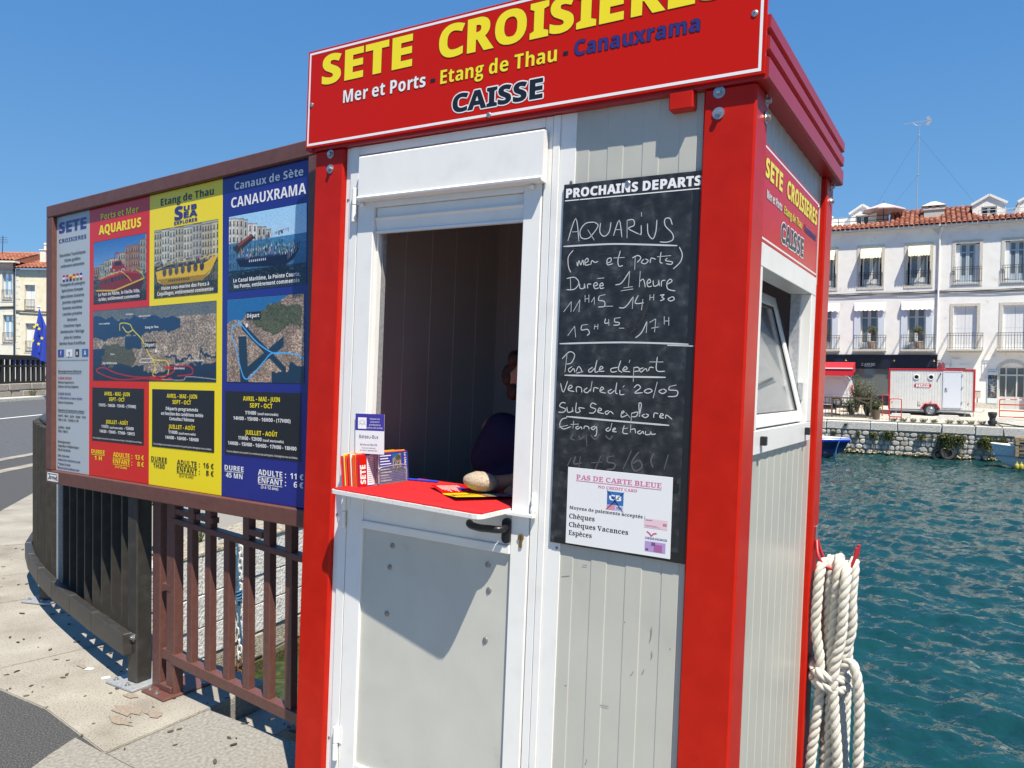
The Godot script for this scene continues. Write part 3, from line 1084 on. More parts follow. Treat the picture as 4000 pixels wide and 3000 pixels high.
func build_far_buildings() -> void:
	M.render_white = tri_mat([[0.0, lin(0.62, 0.615, 0.59)], [0.22, lin(0.79, 0.78, 0.745)], [1.0, lin(0.85, 0.84, 0.80)]], 80, 0.012, 0.25, 0.9, 6)
	M.render_warm = tri_mat([[0.0, lin(0.62, 0.605, 0.56)], [0.22, lin(0.79, 0.78, 0.745)], [1.0, lin(0.85, 0.845, 0.815)]], 81, 0.012, 0.25, 0.9, 6)
	M.surround = tri_mat([[0.0, lin(0.42, 0.40, 0.34)], [0.5, lin(0.56, 0.54, 0.48)], [1.0, lin(0.66, 0.64, 0.585)]], 82, 0.03, 0.6, 0.9)
	M.iron = mat(lin(0.045, 0.045, 0.05), 0.6)
	M.joinery = mat(lin(0.66, 0.66, 0.64), 0.5)
	M.joinery_blue = mat(lin(0.42, 0.50, 0.58), 0.5)
	M.shutter_blue = mat(lin(0.60, 0.66, 0.72), 0.6)
	M.shutter_white = mat(lin(0.72, 0.73, 0.74), 0.6)
	M.dark_glass = mat(lin(0.012, 0.014, 0.018), 0.03)
	M.room = mat(lin(0.20, 0.18, 0.16), 0.9)
	M.clear_glass = mat(lin(0.9, 0.95, 0.95), 0.03)
	M.clear_glass.transparency = BaseMaterial3D.TRANSPARENCY_ALPHA
	M.clear_glass.albedo_color = Color(0.85, 0.9, 0.9, 0.1)
	M.canvas_cream = mat(lin(0.78, 0.74, 0.56), 0.85)
	M.canvas_cream.backlight_enabled = true
	M.canvas_cream.backlight = Color(0.35, 0.33, 0.25)
	M.canvas_white = mat(lin(0.78, 0.78, 0.78), 0.85)
	M.navy = mat(lin(0.008, 0.010, 0.026), 0.45)
	M.zinc = mat(lin(0.58, 0.57, 0.53), 0.55)
	M.cable = mat(lin(0.03, 0.03, 0.03), 0.8)
	M.tile = []
	for c in [lin(0.24, 0.078, 0.045), lin(0.30, 0.105, 0.060), lin(0.19, 0.062, 0.040), lin(0.34, 0.145, 0.085)]:
		M.tile.append(tri_mat([[0.0, c * 0.55], [0.45, c], [1.0, c * 1.35]], 84, 0.05, 2.0, 0.9, 5))
	var Z := -8.5
	var base := -0.30
	# --- left house with the navy shopfront
	var a := thing("white_house", "white house with navy shopfront, cream window awnings and potted olives", "house", Q)
	var ups := [[-6.02, 6.50, -4.92, 8.67], [-3.61, 6.50, -2.51, 8.67], [-1.21, 6.50, -0.12, 8.67]]
	var mids := [[-5.95, 2.93, -5.05, 5.25], [-3.53, 2.93, -2.65, 5.25], [-1.14, 2.93, -0.28, 5.25]]
	var g := G.new()
	holed(g, -14.0, base, 0.352, 9.60, Z, ups + mids + [[-13.2, 0.35, -9.6, 1.84], [-9.2, 0.35, -5.65, 1.84], [-4.3, 0.35, -2.0, 1.84], [-1.7, 0.35, -1.05, 1.84], [-0.75, 0.35, 0.12, 1.84]], 0.22)
	part(a, "wall", g, M.render_white)
	rooms(a, -14.0, 0.352, base, Z)
	for r in ups:
		g = G.new()
		frame(g, r[0] - 0.18, r[1] - 0.18, r[2] + 0.14, r[3] + 0.15, 0.15, Z - 0.02, Z + 0.025)
		part(a, "window_surround", g, M.surround)
		var w := french_window(a, [r[0] + 0.10, r[1], r[2] - 0.10, r[3]], Z - 0.16, M.joinery)
		railing(a, r[0] - 0.05, r[2] + 0.05, r[1] + 0.02, r[1] + 0.78, Z + 0.05, 0.04)
		awning(w, r[0] + 0.02, r[2] - 0.02, r[3] - 0.03, Z, 0.52, 0.38, M.canvas_cream)
	for r in mids:
		var w := french_window(a, r, Z - 0.2, M.joinery)
		g = G.new()
		g.box(Vector3(r[0] - 0.02, r[1], Z - 0.02), Vector3(r[0] + 0.0, r[3], Z + 0.0))
		for e in [[r[0] - 0.34, 0.32], [r[2] + 0.02, 0.32]]:
			g.box(Vector3(e[0], r[1] + 0.02, Z + 0.012), Vector3(e[0] + e[1], r[3] - 0.02, Z + 0.05), 0.004)
		part(w, "shutter", g, M.shutter_blue)
		awning(w, r[0] - 0.33, r[2] + 0.40, 5.60, Z, 0.16, 0.25, M.canvas_white)
		balcony(a, r[0] - 0.33, r[2] + 0.47, 2.78, 3.72, Z)
	# shopfront
	g = G.new()
	g.box(Vector3(-14, 1.90, Z + 0.01), Vector3(0.34, 2.58, Z + 0.09))
	g.box(Vector3(-14, 2.58, Z + 0.01), Vector3(0.36, 2.65, Z + 0.16))
	g.box(Vector3(-14, 1.84, Z + 0.01), Vector3(0.34, 1.90, Z + 0.13))
	for xx in [-13.5, -9.5, -5.6, -4.55, -1.95, -1.0, 0.14]:
		g.box(Vector3(xx, base, Z + 0.01), Vector3(xx + 0.22, 1.84, Z + 0.10))
	g.box(Vector3(-14, base, Z + 0.01), Vector3(0.34, 0.35, Z + 0.07))
	for xx in [-6.6, -2.0, -0.7]:
		frame(g, xx + 0.1, 1.98, xx + 1.0, 2.50, 0.035, Z + 0.09, Z + 0.11)
	var shop := part(a, "shopfront", g, M.navy)
	g = G.new()
	g.box(Vector3(-14, 0.35, Z + 0.012), Vector3(0.14, 1.84, Z + 0.03))
	part(shop, "shop_window", g, M.clear_glass)
	g = G.new()   # arched name board
	var arch := PackedVector2Array([Vector2(-3.78, 1.90)])
	for k in 13:
		var t := PI * (1.0 - k / 12.0)
		arch.append(Vector2(-3.08 + cos(t) * 0.70, 2.14 + sin(t) * 0.34))
	arch.append(Vector2(-2.38, 1.90))
	g.prism(arch, Z + 0.09, Z + 0.14)
	part(shop, "name_board", g, M.black)
	g = G.new()
	write(g, "L'ANCRE", Vector2(-3.08, 2.02), 0.145, Z + 0.142, "serif", 0.70, 0)
	part(shop, "lettering", g, M.white_print)
	g = G.new()
	rect(g, -3.27, 1.955, -2.88, 1.967, Z + 0.142)
	part(shop, "rule", g, M.white_print)
	for xx in [-4.25, -1.77, 0.17]:
		g = G.new()
		g.x = Transform3D(Basis(), Vector3(xx, 2.28, Z + 0.22))
		g.lathe(PackedVector2Array([Vector2(0.085, 0), Vector2(0.075, 0.02), Vector2(0.03, 0.06), Vector2(0.02, 0.12), Vector2(0.001, 0.13)]), 12)
		g.x = Transform3D()
		g.bar(Vector3(xx, 2.41, Z + 0.08), Vector3(xx, 2.40, Z + 0.22), 0.015, 0.015)
		part(shop, "wall_lamp", g, M.brass)
	# --- right house with the arched doorway
	var b := thing("white_house", "white house with closed shutters above an arched glass doorway", "house", Q)
	var ups2 := [[1.10, 6.53, 2.21, 8.65], [3.36, 6.53, 4.45, 8.65], [5.7, 6.53, 6.8, 8.65]]
	var mids2 := [[1.07, 2.95, 2.16, 5.27], [3.34, 2.95, 4.45, 5.27], [5.6, 2.95, 6.7, 5.27]]
	g = G.new()
	holed(g, 0.356, base, 16.0, 9.60, Z, ups2 + mids2 + [[0.75, base, 1.70, 1.93], [3.22, base, 4.40, 2.02]], 0.25)
	part(b, "wall", g, M.render_warm)
	rooms(b, 0.356, 16.0, base, Z)
	for r in ups2 + mids2:
		g = G.new()
		frame(g, r[0] - 0.18, r[1] - 0.18, r[2] + 0.14, r[3] + 0.15, 0.15, Z - 0.02, Z + 0.025)
		part(b, "window_surround", g, M.surround)
	for r in ups2:
		var w := french_window(b, [r[0] + 0.20, r[1], r[2] - 0.20, r[3]], Z - 0.2, M.joinery_blue)
		g = G.new()
		for e in [r[0] + 0.01, r[2] - 0.20]:
			g.box(Vector3(e, r[1] + 0.03, Z - 0.20), Vector3(e + 0.19, r[3] - 0.05, Z - 0.14), 0.004)
		part(w, "shutter", g, M.shutter_white)
		railing(b, r[0] - 0.12, r[2] + 0.10, r[1] + 0.02, r[1] + 0.84, Z + 0.10, 0.09)
	for r in mids2:
		for s in 2:
			g = G.new()
			var xa: float = lerpf(r[0], r[2], s * 0.5) + 0.004
			var xb: float = lerpf(r[0], r[2], s * 0.5 + 0.5) - 0.004
			for k in 3:
				g.box(Vector3(lerpf(xa, xb, k / 3.0) + 0.002, r[1], Z - 0.17), Vector3(lerpf(xa, xb, (k + 1) / 3.0) - 0.002, r[3], Z - 0.13))
			for yy in [0.35, 1.15, 1.95]:
				g.box(Vector3(xa, r[1] + yy, Z - 0.13), Vector3(xb, r[1] + yy + 0.05, Z - 0.125))
			part(b, "shutter", g, M.shutter_white)
		balcony(b, r[0] - 0.31, r[2] + 0.29, 2.80, 3.80, Z)
	# doorway with keystone and transom, number plate
	g = G.new()
	g.box(Vector3(0.62, 1.93, Z - 0.02), Vector3(1.83, 2.12, Z + 0.03))
	g.box(Vector3(0.62, base, Z - 0.02), Vector3(0.75, 1.93, Z + 0.02))
	g.box(Vector3(1.70, base, Z - 0.02), Vector3(1.83, 1.93, Z + 0.02))
	g.prism(PackedVector2Array([Vector2(1.08, 1.93), Vector2(1.34, 1.93), Vector2(1.44, 2.48), Vector2(1.30, 2.40), Vector2(1.05, 2.45), Vector2(0.98, 2.44)]), Z + 0.03, Z + 0.07)
	part(b, "door_surround", g, M.render_white)
	g = G.new()
	g.box(Vector3(0.75, base, Z - 0.2), Vector3(1.70, 1.93, Z - 0.15))
	part(b, "door", g, M.navy)
	# arched glazed doorway
	g = G.new()
	var ring := PackedVector2Array()
	for k in 15:
		var t := PI * (1.0 - k / 14.0)
		ring.append(Vector2(3.81 + cos(t) * 0.73, 1.78 + sin(t) * 0.62))
	ring.append(Vector2(4.54, base))
	ring.append(Vector2(4.40, base))
	for k in 15:
		var t := PI * k / 14.0
		ring.append(Vector2(3.81 + cos(t) * 0.59, 1.74 + sin(t) * 0.50))
	ring.append(Vector2(3.22, base))
	ring.append(Vector2(3.08, base))
	g.prism(ring, Z - 0.02, Z + 0.03)
	part(b, "arch_surround", g, M.surround)
	g = G.new()
	g.box(Vector3(3.22, base, Z - 0.24), Vector3(4.40, 2.28, Z - 0.20))
	part(b, "shop_window", g, M.clear_glass)
	g = G.new()
	frame(g, 3.22, base, 4.40, 2.02, 0.06, Z - 0.2, Z - 0.14)
	for xx in [3.52, 4.0]:
		g.box(Vector3(xx, base, Z - 0.2), Vector3(xx + 0.06, 2.02, Z - 0.14))
	g.box(Vector3(3.22, 1.55, Z - 0.2), Vector3(4.40, 1.63, Z - 0.14))
	g.box(Vector3(3.26, base, Z - 0.19), Vector3(4.38, 0.45, Z - 0.15))
	part(b, "shop_frame", g, M.zinc)
	for e in [[0.40, 0.615], [1.84, 3.07]]:   # foot of the wall
		g = G.new()
		g.box(Vector3(e[0], base, Z + 0.0), Vector3(e[1], 0.11, Z + 0.03))
		part(b, "plinth", g, M.surround)
	more_houses()
	# --- eaves, gutters, downpipe, cables
	for e in [[a, -14.0, 0.35], [b, 0.36, 16.0]]:
		g = G.new()
		g.box(Vector3(e[1], 9.55, Z), Vector3(e[2], 9.62, Z + 0.30))
		g.box(Vector3(e[1], 9.60, Z + 0.24), Vector3(e[2], 9.71, Z + 0.34), 0.02)
		part(e[0], "gutter", g, M.zinc)
		g = G.new()
		for k in 4:
			var pts := PackedVector3Array()
			for i in 25:
				var xx := lerpf(e[1], e[2], i / 24.0)
				pts.append(Vector3(xx, 6.13 - 0.04 * k + 0.025 * sin(xx * 1.7 + k * 2.0), Z + 0.03 + 0.012 * k))
			g.tube(pts, 0.013 + 0.004 * (k % 2), 5)
		part(e[0], "cable", g, M.cable)
	g = G.new()
	g.tube(PackedVector3Array([Vector3(0.42, 9.6, Z + 0.25), Vector3(0.40, 9.4, Z + 0.2), Vector3(0.31, 9.1, Z + 0.07), Vector3(0.30, 6.2, Z + 0.07), Vector3(0.28, 2.75, Z + 0.07)]), 0.05, 8)
	g.tube(PackedVector3Array([Vector3(-0.05, 9.45, Z + 0.06), Vector3(0.22, 9.2, Z + 0.07), Vector3(0.30, 9.05, Z + 0.07)]), 0.04, 8)
	part(a, "downpipe", g, M.render_white)
	# --- tiled roof with chimney and dormers
	var tm := tile_mesh(0.42, 0.23)
	var rest := G.new()
	var count := 0
	var slope := deg_to_rad(23.5)
	for s in [[a, -7.0, 0.24], [b, 0.47, 6.2]]:
		g = G.new()
		var x0: float = s[1]
		var x1: float = s[2] + 0.12
		var up := Vector3(0, sin(slope), -cos(slope))
		var o := Vector3(0, 9.69, Z + 0.33)
		var xl := -2.2
		g.face([o + Vector3(x0 - 0.12, 0, 0), o + Vector3(x1, 0, 0), o + Vector3(x1, 0, 0) + up * 1.1, o + Vector3(x0 - 0.12, 0, 0) + up * 1.1])
		var ma := maxf(x0 - 0.12, xl)
		var mb := minf(x1, 2.2)
		g.face([o + Vector3(ma, 0, 0) + up * 1.1, o + Vector3(mb, 0, 0) + up * 1.1, o + Vector3(mb, 0, 0) + up * 3.75, o + Vector3(ma, 0, 0) + up * 3.75])
		g.box(Vector3(x0 - 0.1, 9.3, Z - 8.0), Vector3(x1, 9.66, Z - 0.01))
		var rf := part(s[0], "roof", g, M.tile[2])
		var xx := x0
		while xx <= s[2]:
			var rows := 10 if xx > -2.1 and xx < 2.05 else 3
			for k in rows:
				if absf(xx) < 0.45 and k >= 4 and k <= 5:
					continue
				var tr := Transform3D(Basis(Vector3.RIGHT, slope) * Basis(Vector3.UP, rng.randf_range(-0.03, 0.03)), o + Vector3(xx + rng.randf_range(-0.008, 0.008), 0.03, 0) + up * (k * 0.37 - 0.04))
				partm(rf, "roof_tile", tm, M.tile[rng.randi() % 4], tr)
				count += 1
			xx += 0.247
	chimney(a, Z)
	for d in [[a, -6.75, -5.40, 11.4, -2.4, 1], [a, -4.37, -3.05, 11.55, -2.4, 2], [b, 1.88, 3.42, 11.32, -1.2, 0], [b, 4.05, 5.6, 11.32, -1.2, 0]]:
		dormer(d[0], d[1], d[2], d[3], Z + d[4], d[5])
	g = G.new()   # roof terrace, its parapet and back wall
	g.box(Vector3(-14, 9.66, Z - 6), Vector3(-2.25, 10.05, Z - 0.75))
	g.box(Vector3(-8, 10.05, Z - 2.9), Vector3(-2.3, 10.95, Z - 2.55))
	g.box(Vector3(2.25, 9.66, Z - 6), Vector3(9, 10.02, Z - 0.85))
	part(a, "terrace", g, M.render_white)
	for e in [[a, -7.5, -2.25, 10.06, 10.62, Z - 0.9], [b, 2.15, 6.2, 10.03, 10.52, Z - 0.95]]:
		g = G.new()
		for yy in [e[4], (e[3] + e[4]) / 2 + 0.05]:
			g.bar(Vector3(e[1], yy, e[5]), Vector3(e[2], yy, e[5]), 0.03, 0.03)
		var xx: float = e[1]
		while xx <= e[2] + 0.01:
			g.bar(Vector3(xx, e[3], e[5]), Vector3(xx, e[4], e[5]), 0.03, 0.03, Vector3.RIGHT)
			xx += 1.3
		part(e[0], "terrace_railing", g, M.iron if e[0] == a else M.zinc)
	# mast with its aerial and stays
	g = G.new()
	g.tube(PackedVector3Array([Vector3(-0.86, 10.7, Z - 3.3), Vector3(-0.84, 13.2, Z - 3.3), Vector3(-0.80, 16.2, Z - 3.3)]), [0.030, 0.022, 0.014], 7)
	for yy in [13.3, 15.6]:
		g.ball(Vector3(-0.83, yy, Z - 3.3), Vector3(0.06, 0.03, 0.06), 8, 5)
	var mast := part(a, "aerial_mast", g, M.galv)
	g = G.new()
	g.bar(Vector3(-1.62, 16.36, Z - 3.3), Vector3(-0.28, 16.42, Z - 3.3), 0.03, 0.03)
	for k in 9:
		g.bar(Vector3(-1.58 + k * 0.14, 16.37, Z - 3.42), Vector3(-1.58 + k * 0.14, 16.37, Z - 3.18), 0.012, 0.012)
	g.tube(smooth3(PackedVector3Array([Vector3(-1.15, 16.36, Z - 3.3), Vector3(-1.0, 16.22, Z - 3.3), Vector3(-0.8, 16.18, Z - 3.3), Vector3(-0.6, 16.24, Z - 3.3), Vector3(-0.5, 16.38, Z - 3.3)]), 3), 0.015, 5)
	g.bar(Vector3(-0.42, 16.62, Z - 3.3), Vector3(-0.25, 16.40, Z - 3.3), 0.02, 0.16)
	g.bar(Vector3(-0.42, 16.15, Z - 3.3), Vector3(-0.25, 16.40, Z - 3.3), 0.02, 0.16)
	part(mast, "aerial", g, M.galv)
	g = G.new()
	g.bar(Vector3(-0.83, 15.55, Z - 3.3), Vector3(-3.4, 10.9, Z - 3.0), 0.008, 0.008)
	g.bar(Vector3(-0.83, 15.55, Z - 3.3), Vector3(2.2, 11.2, Z - 3.2), 0.008, 0.008)
	g.bar(Vector3(-0.83, 13.25, Z - 3.3), Vector3(-2.6, 10.9, Z - 3.0), 0.008, 0.008)
	part(mast, "stay_wire", g, M.iron)
	# things on the terrace and balconies
	var p := thing("parasol", "pale pink parasol open on the roof terrace", "parasol", Q * Transform3D(Basis(), Vector3(-2.55, 10.05, Z - 1.6)))
	g = G.new()
	g.tube(PackedVector3Array([Vector3(0, 0, 0), Vector3(0, 1.5, 0)]), 0.025, 8)
	g.box(Vector3(-0.2, 0, -0.2), Vector3(0.2, 0.06, 0.2), 0.01)
	part(p, "pole", g, M.iron)
	g = G.new()
	for k in 8:
		var t0 := TAU * k / 8.0 + 0.2
		var t1 := TAU * (k + 1) / 8.0 + 0.2
		var q0 := Vector3(cos(t0) * 1.17, 0.98, sin(t0) * 1.17)
		var q1 := Vector3(cos(t1) * 1.17, 0.98, sin(t1) * 1.17)
		g.face([Vector3(0, 1.42, 0), q1, q0])
		g.face([q0, q1, q1 + Vector3(0, -0.07, 0), q0 + Vector3(0, -0.07, 0)])
	var cm := mat(lin(0.66, 0.50, 0.47), 0.85)
	cm.backlight_enabled = true
	cm.backlight = Color(0.30, 0.22, 0.20)
	part(p, "canopy", g, cm)
	for k in 3:
		var r = mids[k]
		potted_olive(Q * Transform3D(Basis(), Vector3((r[0] + r[2]) / 2 + [0.05, 0.16, 0.10][k], 2.96, Z + 0.30)), ["potted olive tree on the leftmost balcony, half hidden by the red column", "potted olive tree on the middle balcony above the red awning", "potted olive tree on the balcony nearest the downpipe"][k], k)

func more_houses() -> void:   # the row goes on to the right along the quay
	var tones := [lin(0.60, 0.40, 0.18), lin(0.70, 0.62, 0.48), lin(0.62, 0.34, 0.20), lin(0.72, 0.68, 0.60), lin(0.66, 0.50, 0.28), lin(0.70, 0.66, 0.60), lin(0.68, 0.60, 0.44), lin(0.64, 0.46, 0.30), lin(0.74, 0.71, 0.64)]
	var names := ["ochre", "cream", "terracotta", "pale", "sand coloured", "off-white", "buff", "apricot", "ivory"]
	var x := 16.01
	for k in 9:
		if k == 6:
			x = -38.0
		var w: float = [9.0, 7.5, 10.0, 8.0, 11.0, 9.0, 8.0, 8.0, 7.98][k]
		var h: float = [10.4, 9.2, 11.5, 10.0, 9.6, 11.0, 10.2, 9.0, 10.8][k]
		var o := thing("quay_house", "%s house farther along the quay row, %s" % [names[k], "to the right" if k < 6 else "to the left"], "house", Q)
		var holes := []
		for r in 3:
			var n := int(w / 2.3)
			for i in n:
				var cx := x + (i + 0.5) * w / n
				holes.append([cx - 0.5, 0.2 + r * 3.1, cx + 0.5, 2.3 + r * 3.1])
		var g := G.new()
		holed(g, x, -0.3, x + w - 0.01, h, -8.5, holes, 0.25)
		part(o, "wall", g, tri_mat([[0.0, tones[k] * 0.8], [0.3, tones[k]], [1.0, tones[k] * 1.06]], 200 + k, 0.01, 0.3, 0.9))
		for q in holes:
			g = G.new()
			rect(g, q[0], q[1], q[2], q[3], -8.74)
			part(o, "window", g, M.clear_glass)
			for e in [q[0] - 0.5, q[2]]:
				g = G.new()
				g.box(Vector3(e + 0.02, q[1], -8.495), Vector3(e + 0.48, q[3], -8.45))
				part(o, "shutter", g, M.shutter_white if k % 2 else M.joinery_blue)
		g = G.new()
		g.face([Vector3(x, h, -8.1), Vector3(x + w, h, -8.1), Vector3(x + w, h + 1.6, -12), Vector3(x, h + 1.6, -12)])
		part(o, "roof", g, M.tile[1])
		rooms(o, x, x + w - 0.01, -0.3, -8.5)
		x += w

func awning(w: Node, x0: float, x1: float, y: float, z: float, out: float, drop: float, m: Material) -> void:
	var g := G.new()
	var n := 7
	g.face([Vector3(x0, y - drop, z + out), Vector3(x1, y - drop, z + out), Vector3(x1, y, z + 0.03), Vector3(x0, y, z + 0.03)])
	for k in n:   # scalloped valance
		var xa := lerpf(x0, x1, k / float(n))
		var xb := lerpf(x0, x1, (k + 1) / float(n))
		var v0 := y - drop
		g.face([Vector3(xa, v0 - 0.20, z + out + 0.01), Vector3((xa + xb) / 2, v0 - 0.25, z + out + 0.03), Vector3(xb, v0 - 0.20, z + out + 0.01), Vector3(xb, v0, z + out), Vector3(xa, v0, z + out)])
	var a := part(w, "awning", g, m)
	for xx in [x0 + 0.02, x1 - 0.02]:
		g = G.new()
		g.bar(Vector3(xx, y - drop - 0.5, z + 0.02), Vector3(xx, y - drop, z + out), 0.02, 0.02)
		part(w, "awning_arm", g, M.zinc)

func balcony(b: Node, x0: float, x1: float, y: float, top: float, z: float) -> void:
	var g := G.new()
	g.x = Transform3D(Basis(Vector3(1, 0, 0), Vector3(0, 0, -1), Vector3(0, 1, 0)), Vector3.ZERO)
	g.prism(PackedVector2Array([Vector2(x0, -z - 0.55), Vector2(x1, -z - 0.55), Vector2(x1, -z), Vector2(x0, -z)]), y + 0.06, y + 0.15)
	g.prism(PackedVector2Array([Vector2(x0 + 0.06, -z - 0.48), Vector2(x1 - 0.06, -z - 0.48), Vector2(x1 - 0.06, -z), Vector2(x0 + 0.06, -z)]), y, y + 0.06)
	var s := part(b, "balcony", g, M.surround)
	railing(b, x0 + 0.03, x1 - 0.03, y + 0.15, top, z + 0.50, 0.5, 0.12)

func chimney(a: Node, Z: float) -> void:
	var g := G.new()
	var z0 := Z - 1.9
	var z1 := Z - 1.35
	g.box(Vector3(-0.48, 10.05, z0), Vector3(0.52, 10.80, z1), 0.01)
	g.box(Vector3(-0.53, 10.80, z0 - 0.05), Vector3(0.57, 10.88, z1 + 0.05), 0.01)
	for xx in [-0.44, -0.08, 0.30]:
		g.box(Vector3(xx, 10.88, z0 + 0.03), Vector3(xx + 0.17, 11.05, z1 - 0.03))
	g.face([Vector3(-0.60, 11.05, z1 + 0.1), Vector3(0.62, 11.05, z1 + 0.1), Vector3(0.12, 11.33, (z0 + z1) / 2), Vector3(-0.10, 11.33, (z0 + z1) / 2)])
	g.face([Vector3(0.62, 11.05, z1 + 0.1), Vector3(0.62, 11.05, z0 - 0.1), Vector3(0.12, 11.33, (z0 + z1) / 2)])
	g.face([Vector3(-0.60, 11.05, z0 - 0.1), Vector3(-0.60, 11.05, z1 + 0.1), Vector3(-0.10, 11.33, (z0 + z1) / 2)])
	g.face([Vector3(0.62, 11.05, z0 - 0.1), Vector3(-0.60, 11.05, z0 - 0.1), Vector3(-0.10, 11.33, (z0 + z1) / 2), Vector3(0.12, 11.33, (z0 + z1) / 2)])
	g.face([Vector3(-0.60, 11.05, z0 - 0.1), Vector3(0.62, 11.05, z0 - 0.1), Vector3(0.62, 11.05, z1 + 0.1), Vector3(-0.60, 11.05, z1 + 0.1)])
	part(a, "chimney", g, M.surround)

func dormer(b: Node, x0: float, x1: float, top: float, z: float, kind: int) -> void:
	var g := G.new()
	var mid := (x0 + x1) / 2
	var sh := top - 0.42
	var wx0 := mid - 0.37
	var wx1 := mid + 0.37
	var y0 := 9.9
	holed(g, x0, y0, x1, sh, z, [[wx0, 10.10, wx1, sh - 0.14]], 0.18)
	g.face([Vector3(x0, sh, z), Vector3(x1, sh, z), Vector3(mid, top, z)])
	for e in [[x0, x0 - 1], [x1, x1 + 1]]:
		g.face([Vector3(e[0], y0, z), Vector3(e[0], sh, z), Vector3(e[0], sh, z - 2.5), Vector3(e[0], y0, z - 2.5)])
	# raking mouldings
	for e in [x0, x1]:
		g.bar(Vector3(e + (-0.08 if e == x0 else 0.08), sh - 0.02, z + 0.04), Vector3(mid, top + 0.05, z + 0.04), 0.10, 0.12)
	var d := part(b, "dormer", g, M.render_white)
	g = G.new()
	g.face([Vector3(x0 - 0.05, sh, z), Vector3(mid, top + 0.02, z), Vector3(mid, top + 0.02, z - 2.5), Vector3(x0 - 0.05, sh, z - 2.5)])
	g.face([Vector3(mid, top + 0.02, z), Vector3(x1 + 0.05, sh, z), Vector3(x1 + 0.05, sh, z - 2.5), Vector3(mid, top + 0.02, z - 2.5)])
	part(d, "dormer_roof", g, M.tile[0])
	g = G.new()
	for s in [[wx0, mid - 0.002], [mid + 0.002, wx1]]:
		frame(g, s[0] + 0.003, 10.103, s[1], sh - 0.143, 0.06, z - 0.17, z - 0.12)
	part(d, "dormer_window", g, M.joinery)
	g = G.new()
	rect(g, wx0, 10.10, wx1, sh - 0.14, z - 0.15)
	part(d, "pane", g, M.dark_glass)
	if kind == 2:
		g = G.new()
		g.bar(Vector3(wx1, 10.55, z + 0.02), Vector3(wx1 + 0.42, 10.55, z + 0.40), 0.03, 0.95)
		part(d, "shutter", g, M.surround)

func potted_olive(at: Transform3D, label: String, s: int) -> void:
	var o := thing("potted_olive_tree", label, "potted tree", at, "potted olives on the balconies")
	var g := G.new()
	g.lathe(PackedVector2Array([Vector2(0.001, 0), Vector2(0.16, 0), Vector2(0.23, 0.36), Vector2(0.25, 0.37), Vector2(0.25, 0.42), Vector2(0.21, 0.42), Vector2(0.20, 0.36), Vector2(0.001, 0.36)]), 18)
	part(o, "pot", g, M.pot if M.has("pot") else mat(lin(0.42, 0.33, 0.26), 0.85))
	g = G.new()
	g.tube(PackedVector3Array([Vector3(0, 0.34, 0), Vector3(0.015, 0.6, 0.01), Vector3(-0.01, 0.95, 0)]), [0.03, 0.025, 0.02], 7)
	var r := RandomNumberGenerator.new()
	r.seed = 900 + s
	var lv := G.new()
	lv.colored = true
	for k in 70:
		var d := Vector3(r.randf_range(-1, 1), r.randf_range(-0.35, 1.0), r.randf_range(-1, 1)).normalized()
		var tip := Vector3(0, 0.98, 0) + d * Vector3(0.36, 0.40, 0.36) * r.randf_range(0.55, 1.0)
		g.tube(PackedVector3Array([Vector3(0, 0.9, 0), (tip + Vector3(0, 0.9, 0)) / 2, tip]), 0.005, 3)
		for q in 12:
			var p := Vector3(0, 0.95, 0).lerp(tip, r.randf_range(0.55, 1.05)) + Vector3(r.randf_range(-1, 1), r.randf_range(-1, 1), r.randf_range(-1, 1)) * 0.05
			var e := Vector3(r.randf_range(-1, 1), r.randf_range(-1, 1), r.randf_range(-1, 1)).normalized()
			var f := e.cross(Vector3(r.randf_range(-1, 1), 1, 0.3)).normalized()
			lv.col = lin(0.085, 0.105, 0.055) * r.randf_range(0.55, 1.5)
			lv.face([p, p + e * 0.035 + f * 0.012, p + e * 0.075, p + e * 0.035 - f * 0.012])
	part(o, "trunk", g, mat(lin(0.20, 0.16, 0.11), 0.9))
	part(o, "crown", lv, M.tinted)

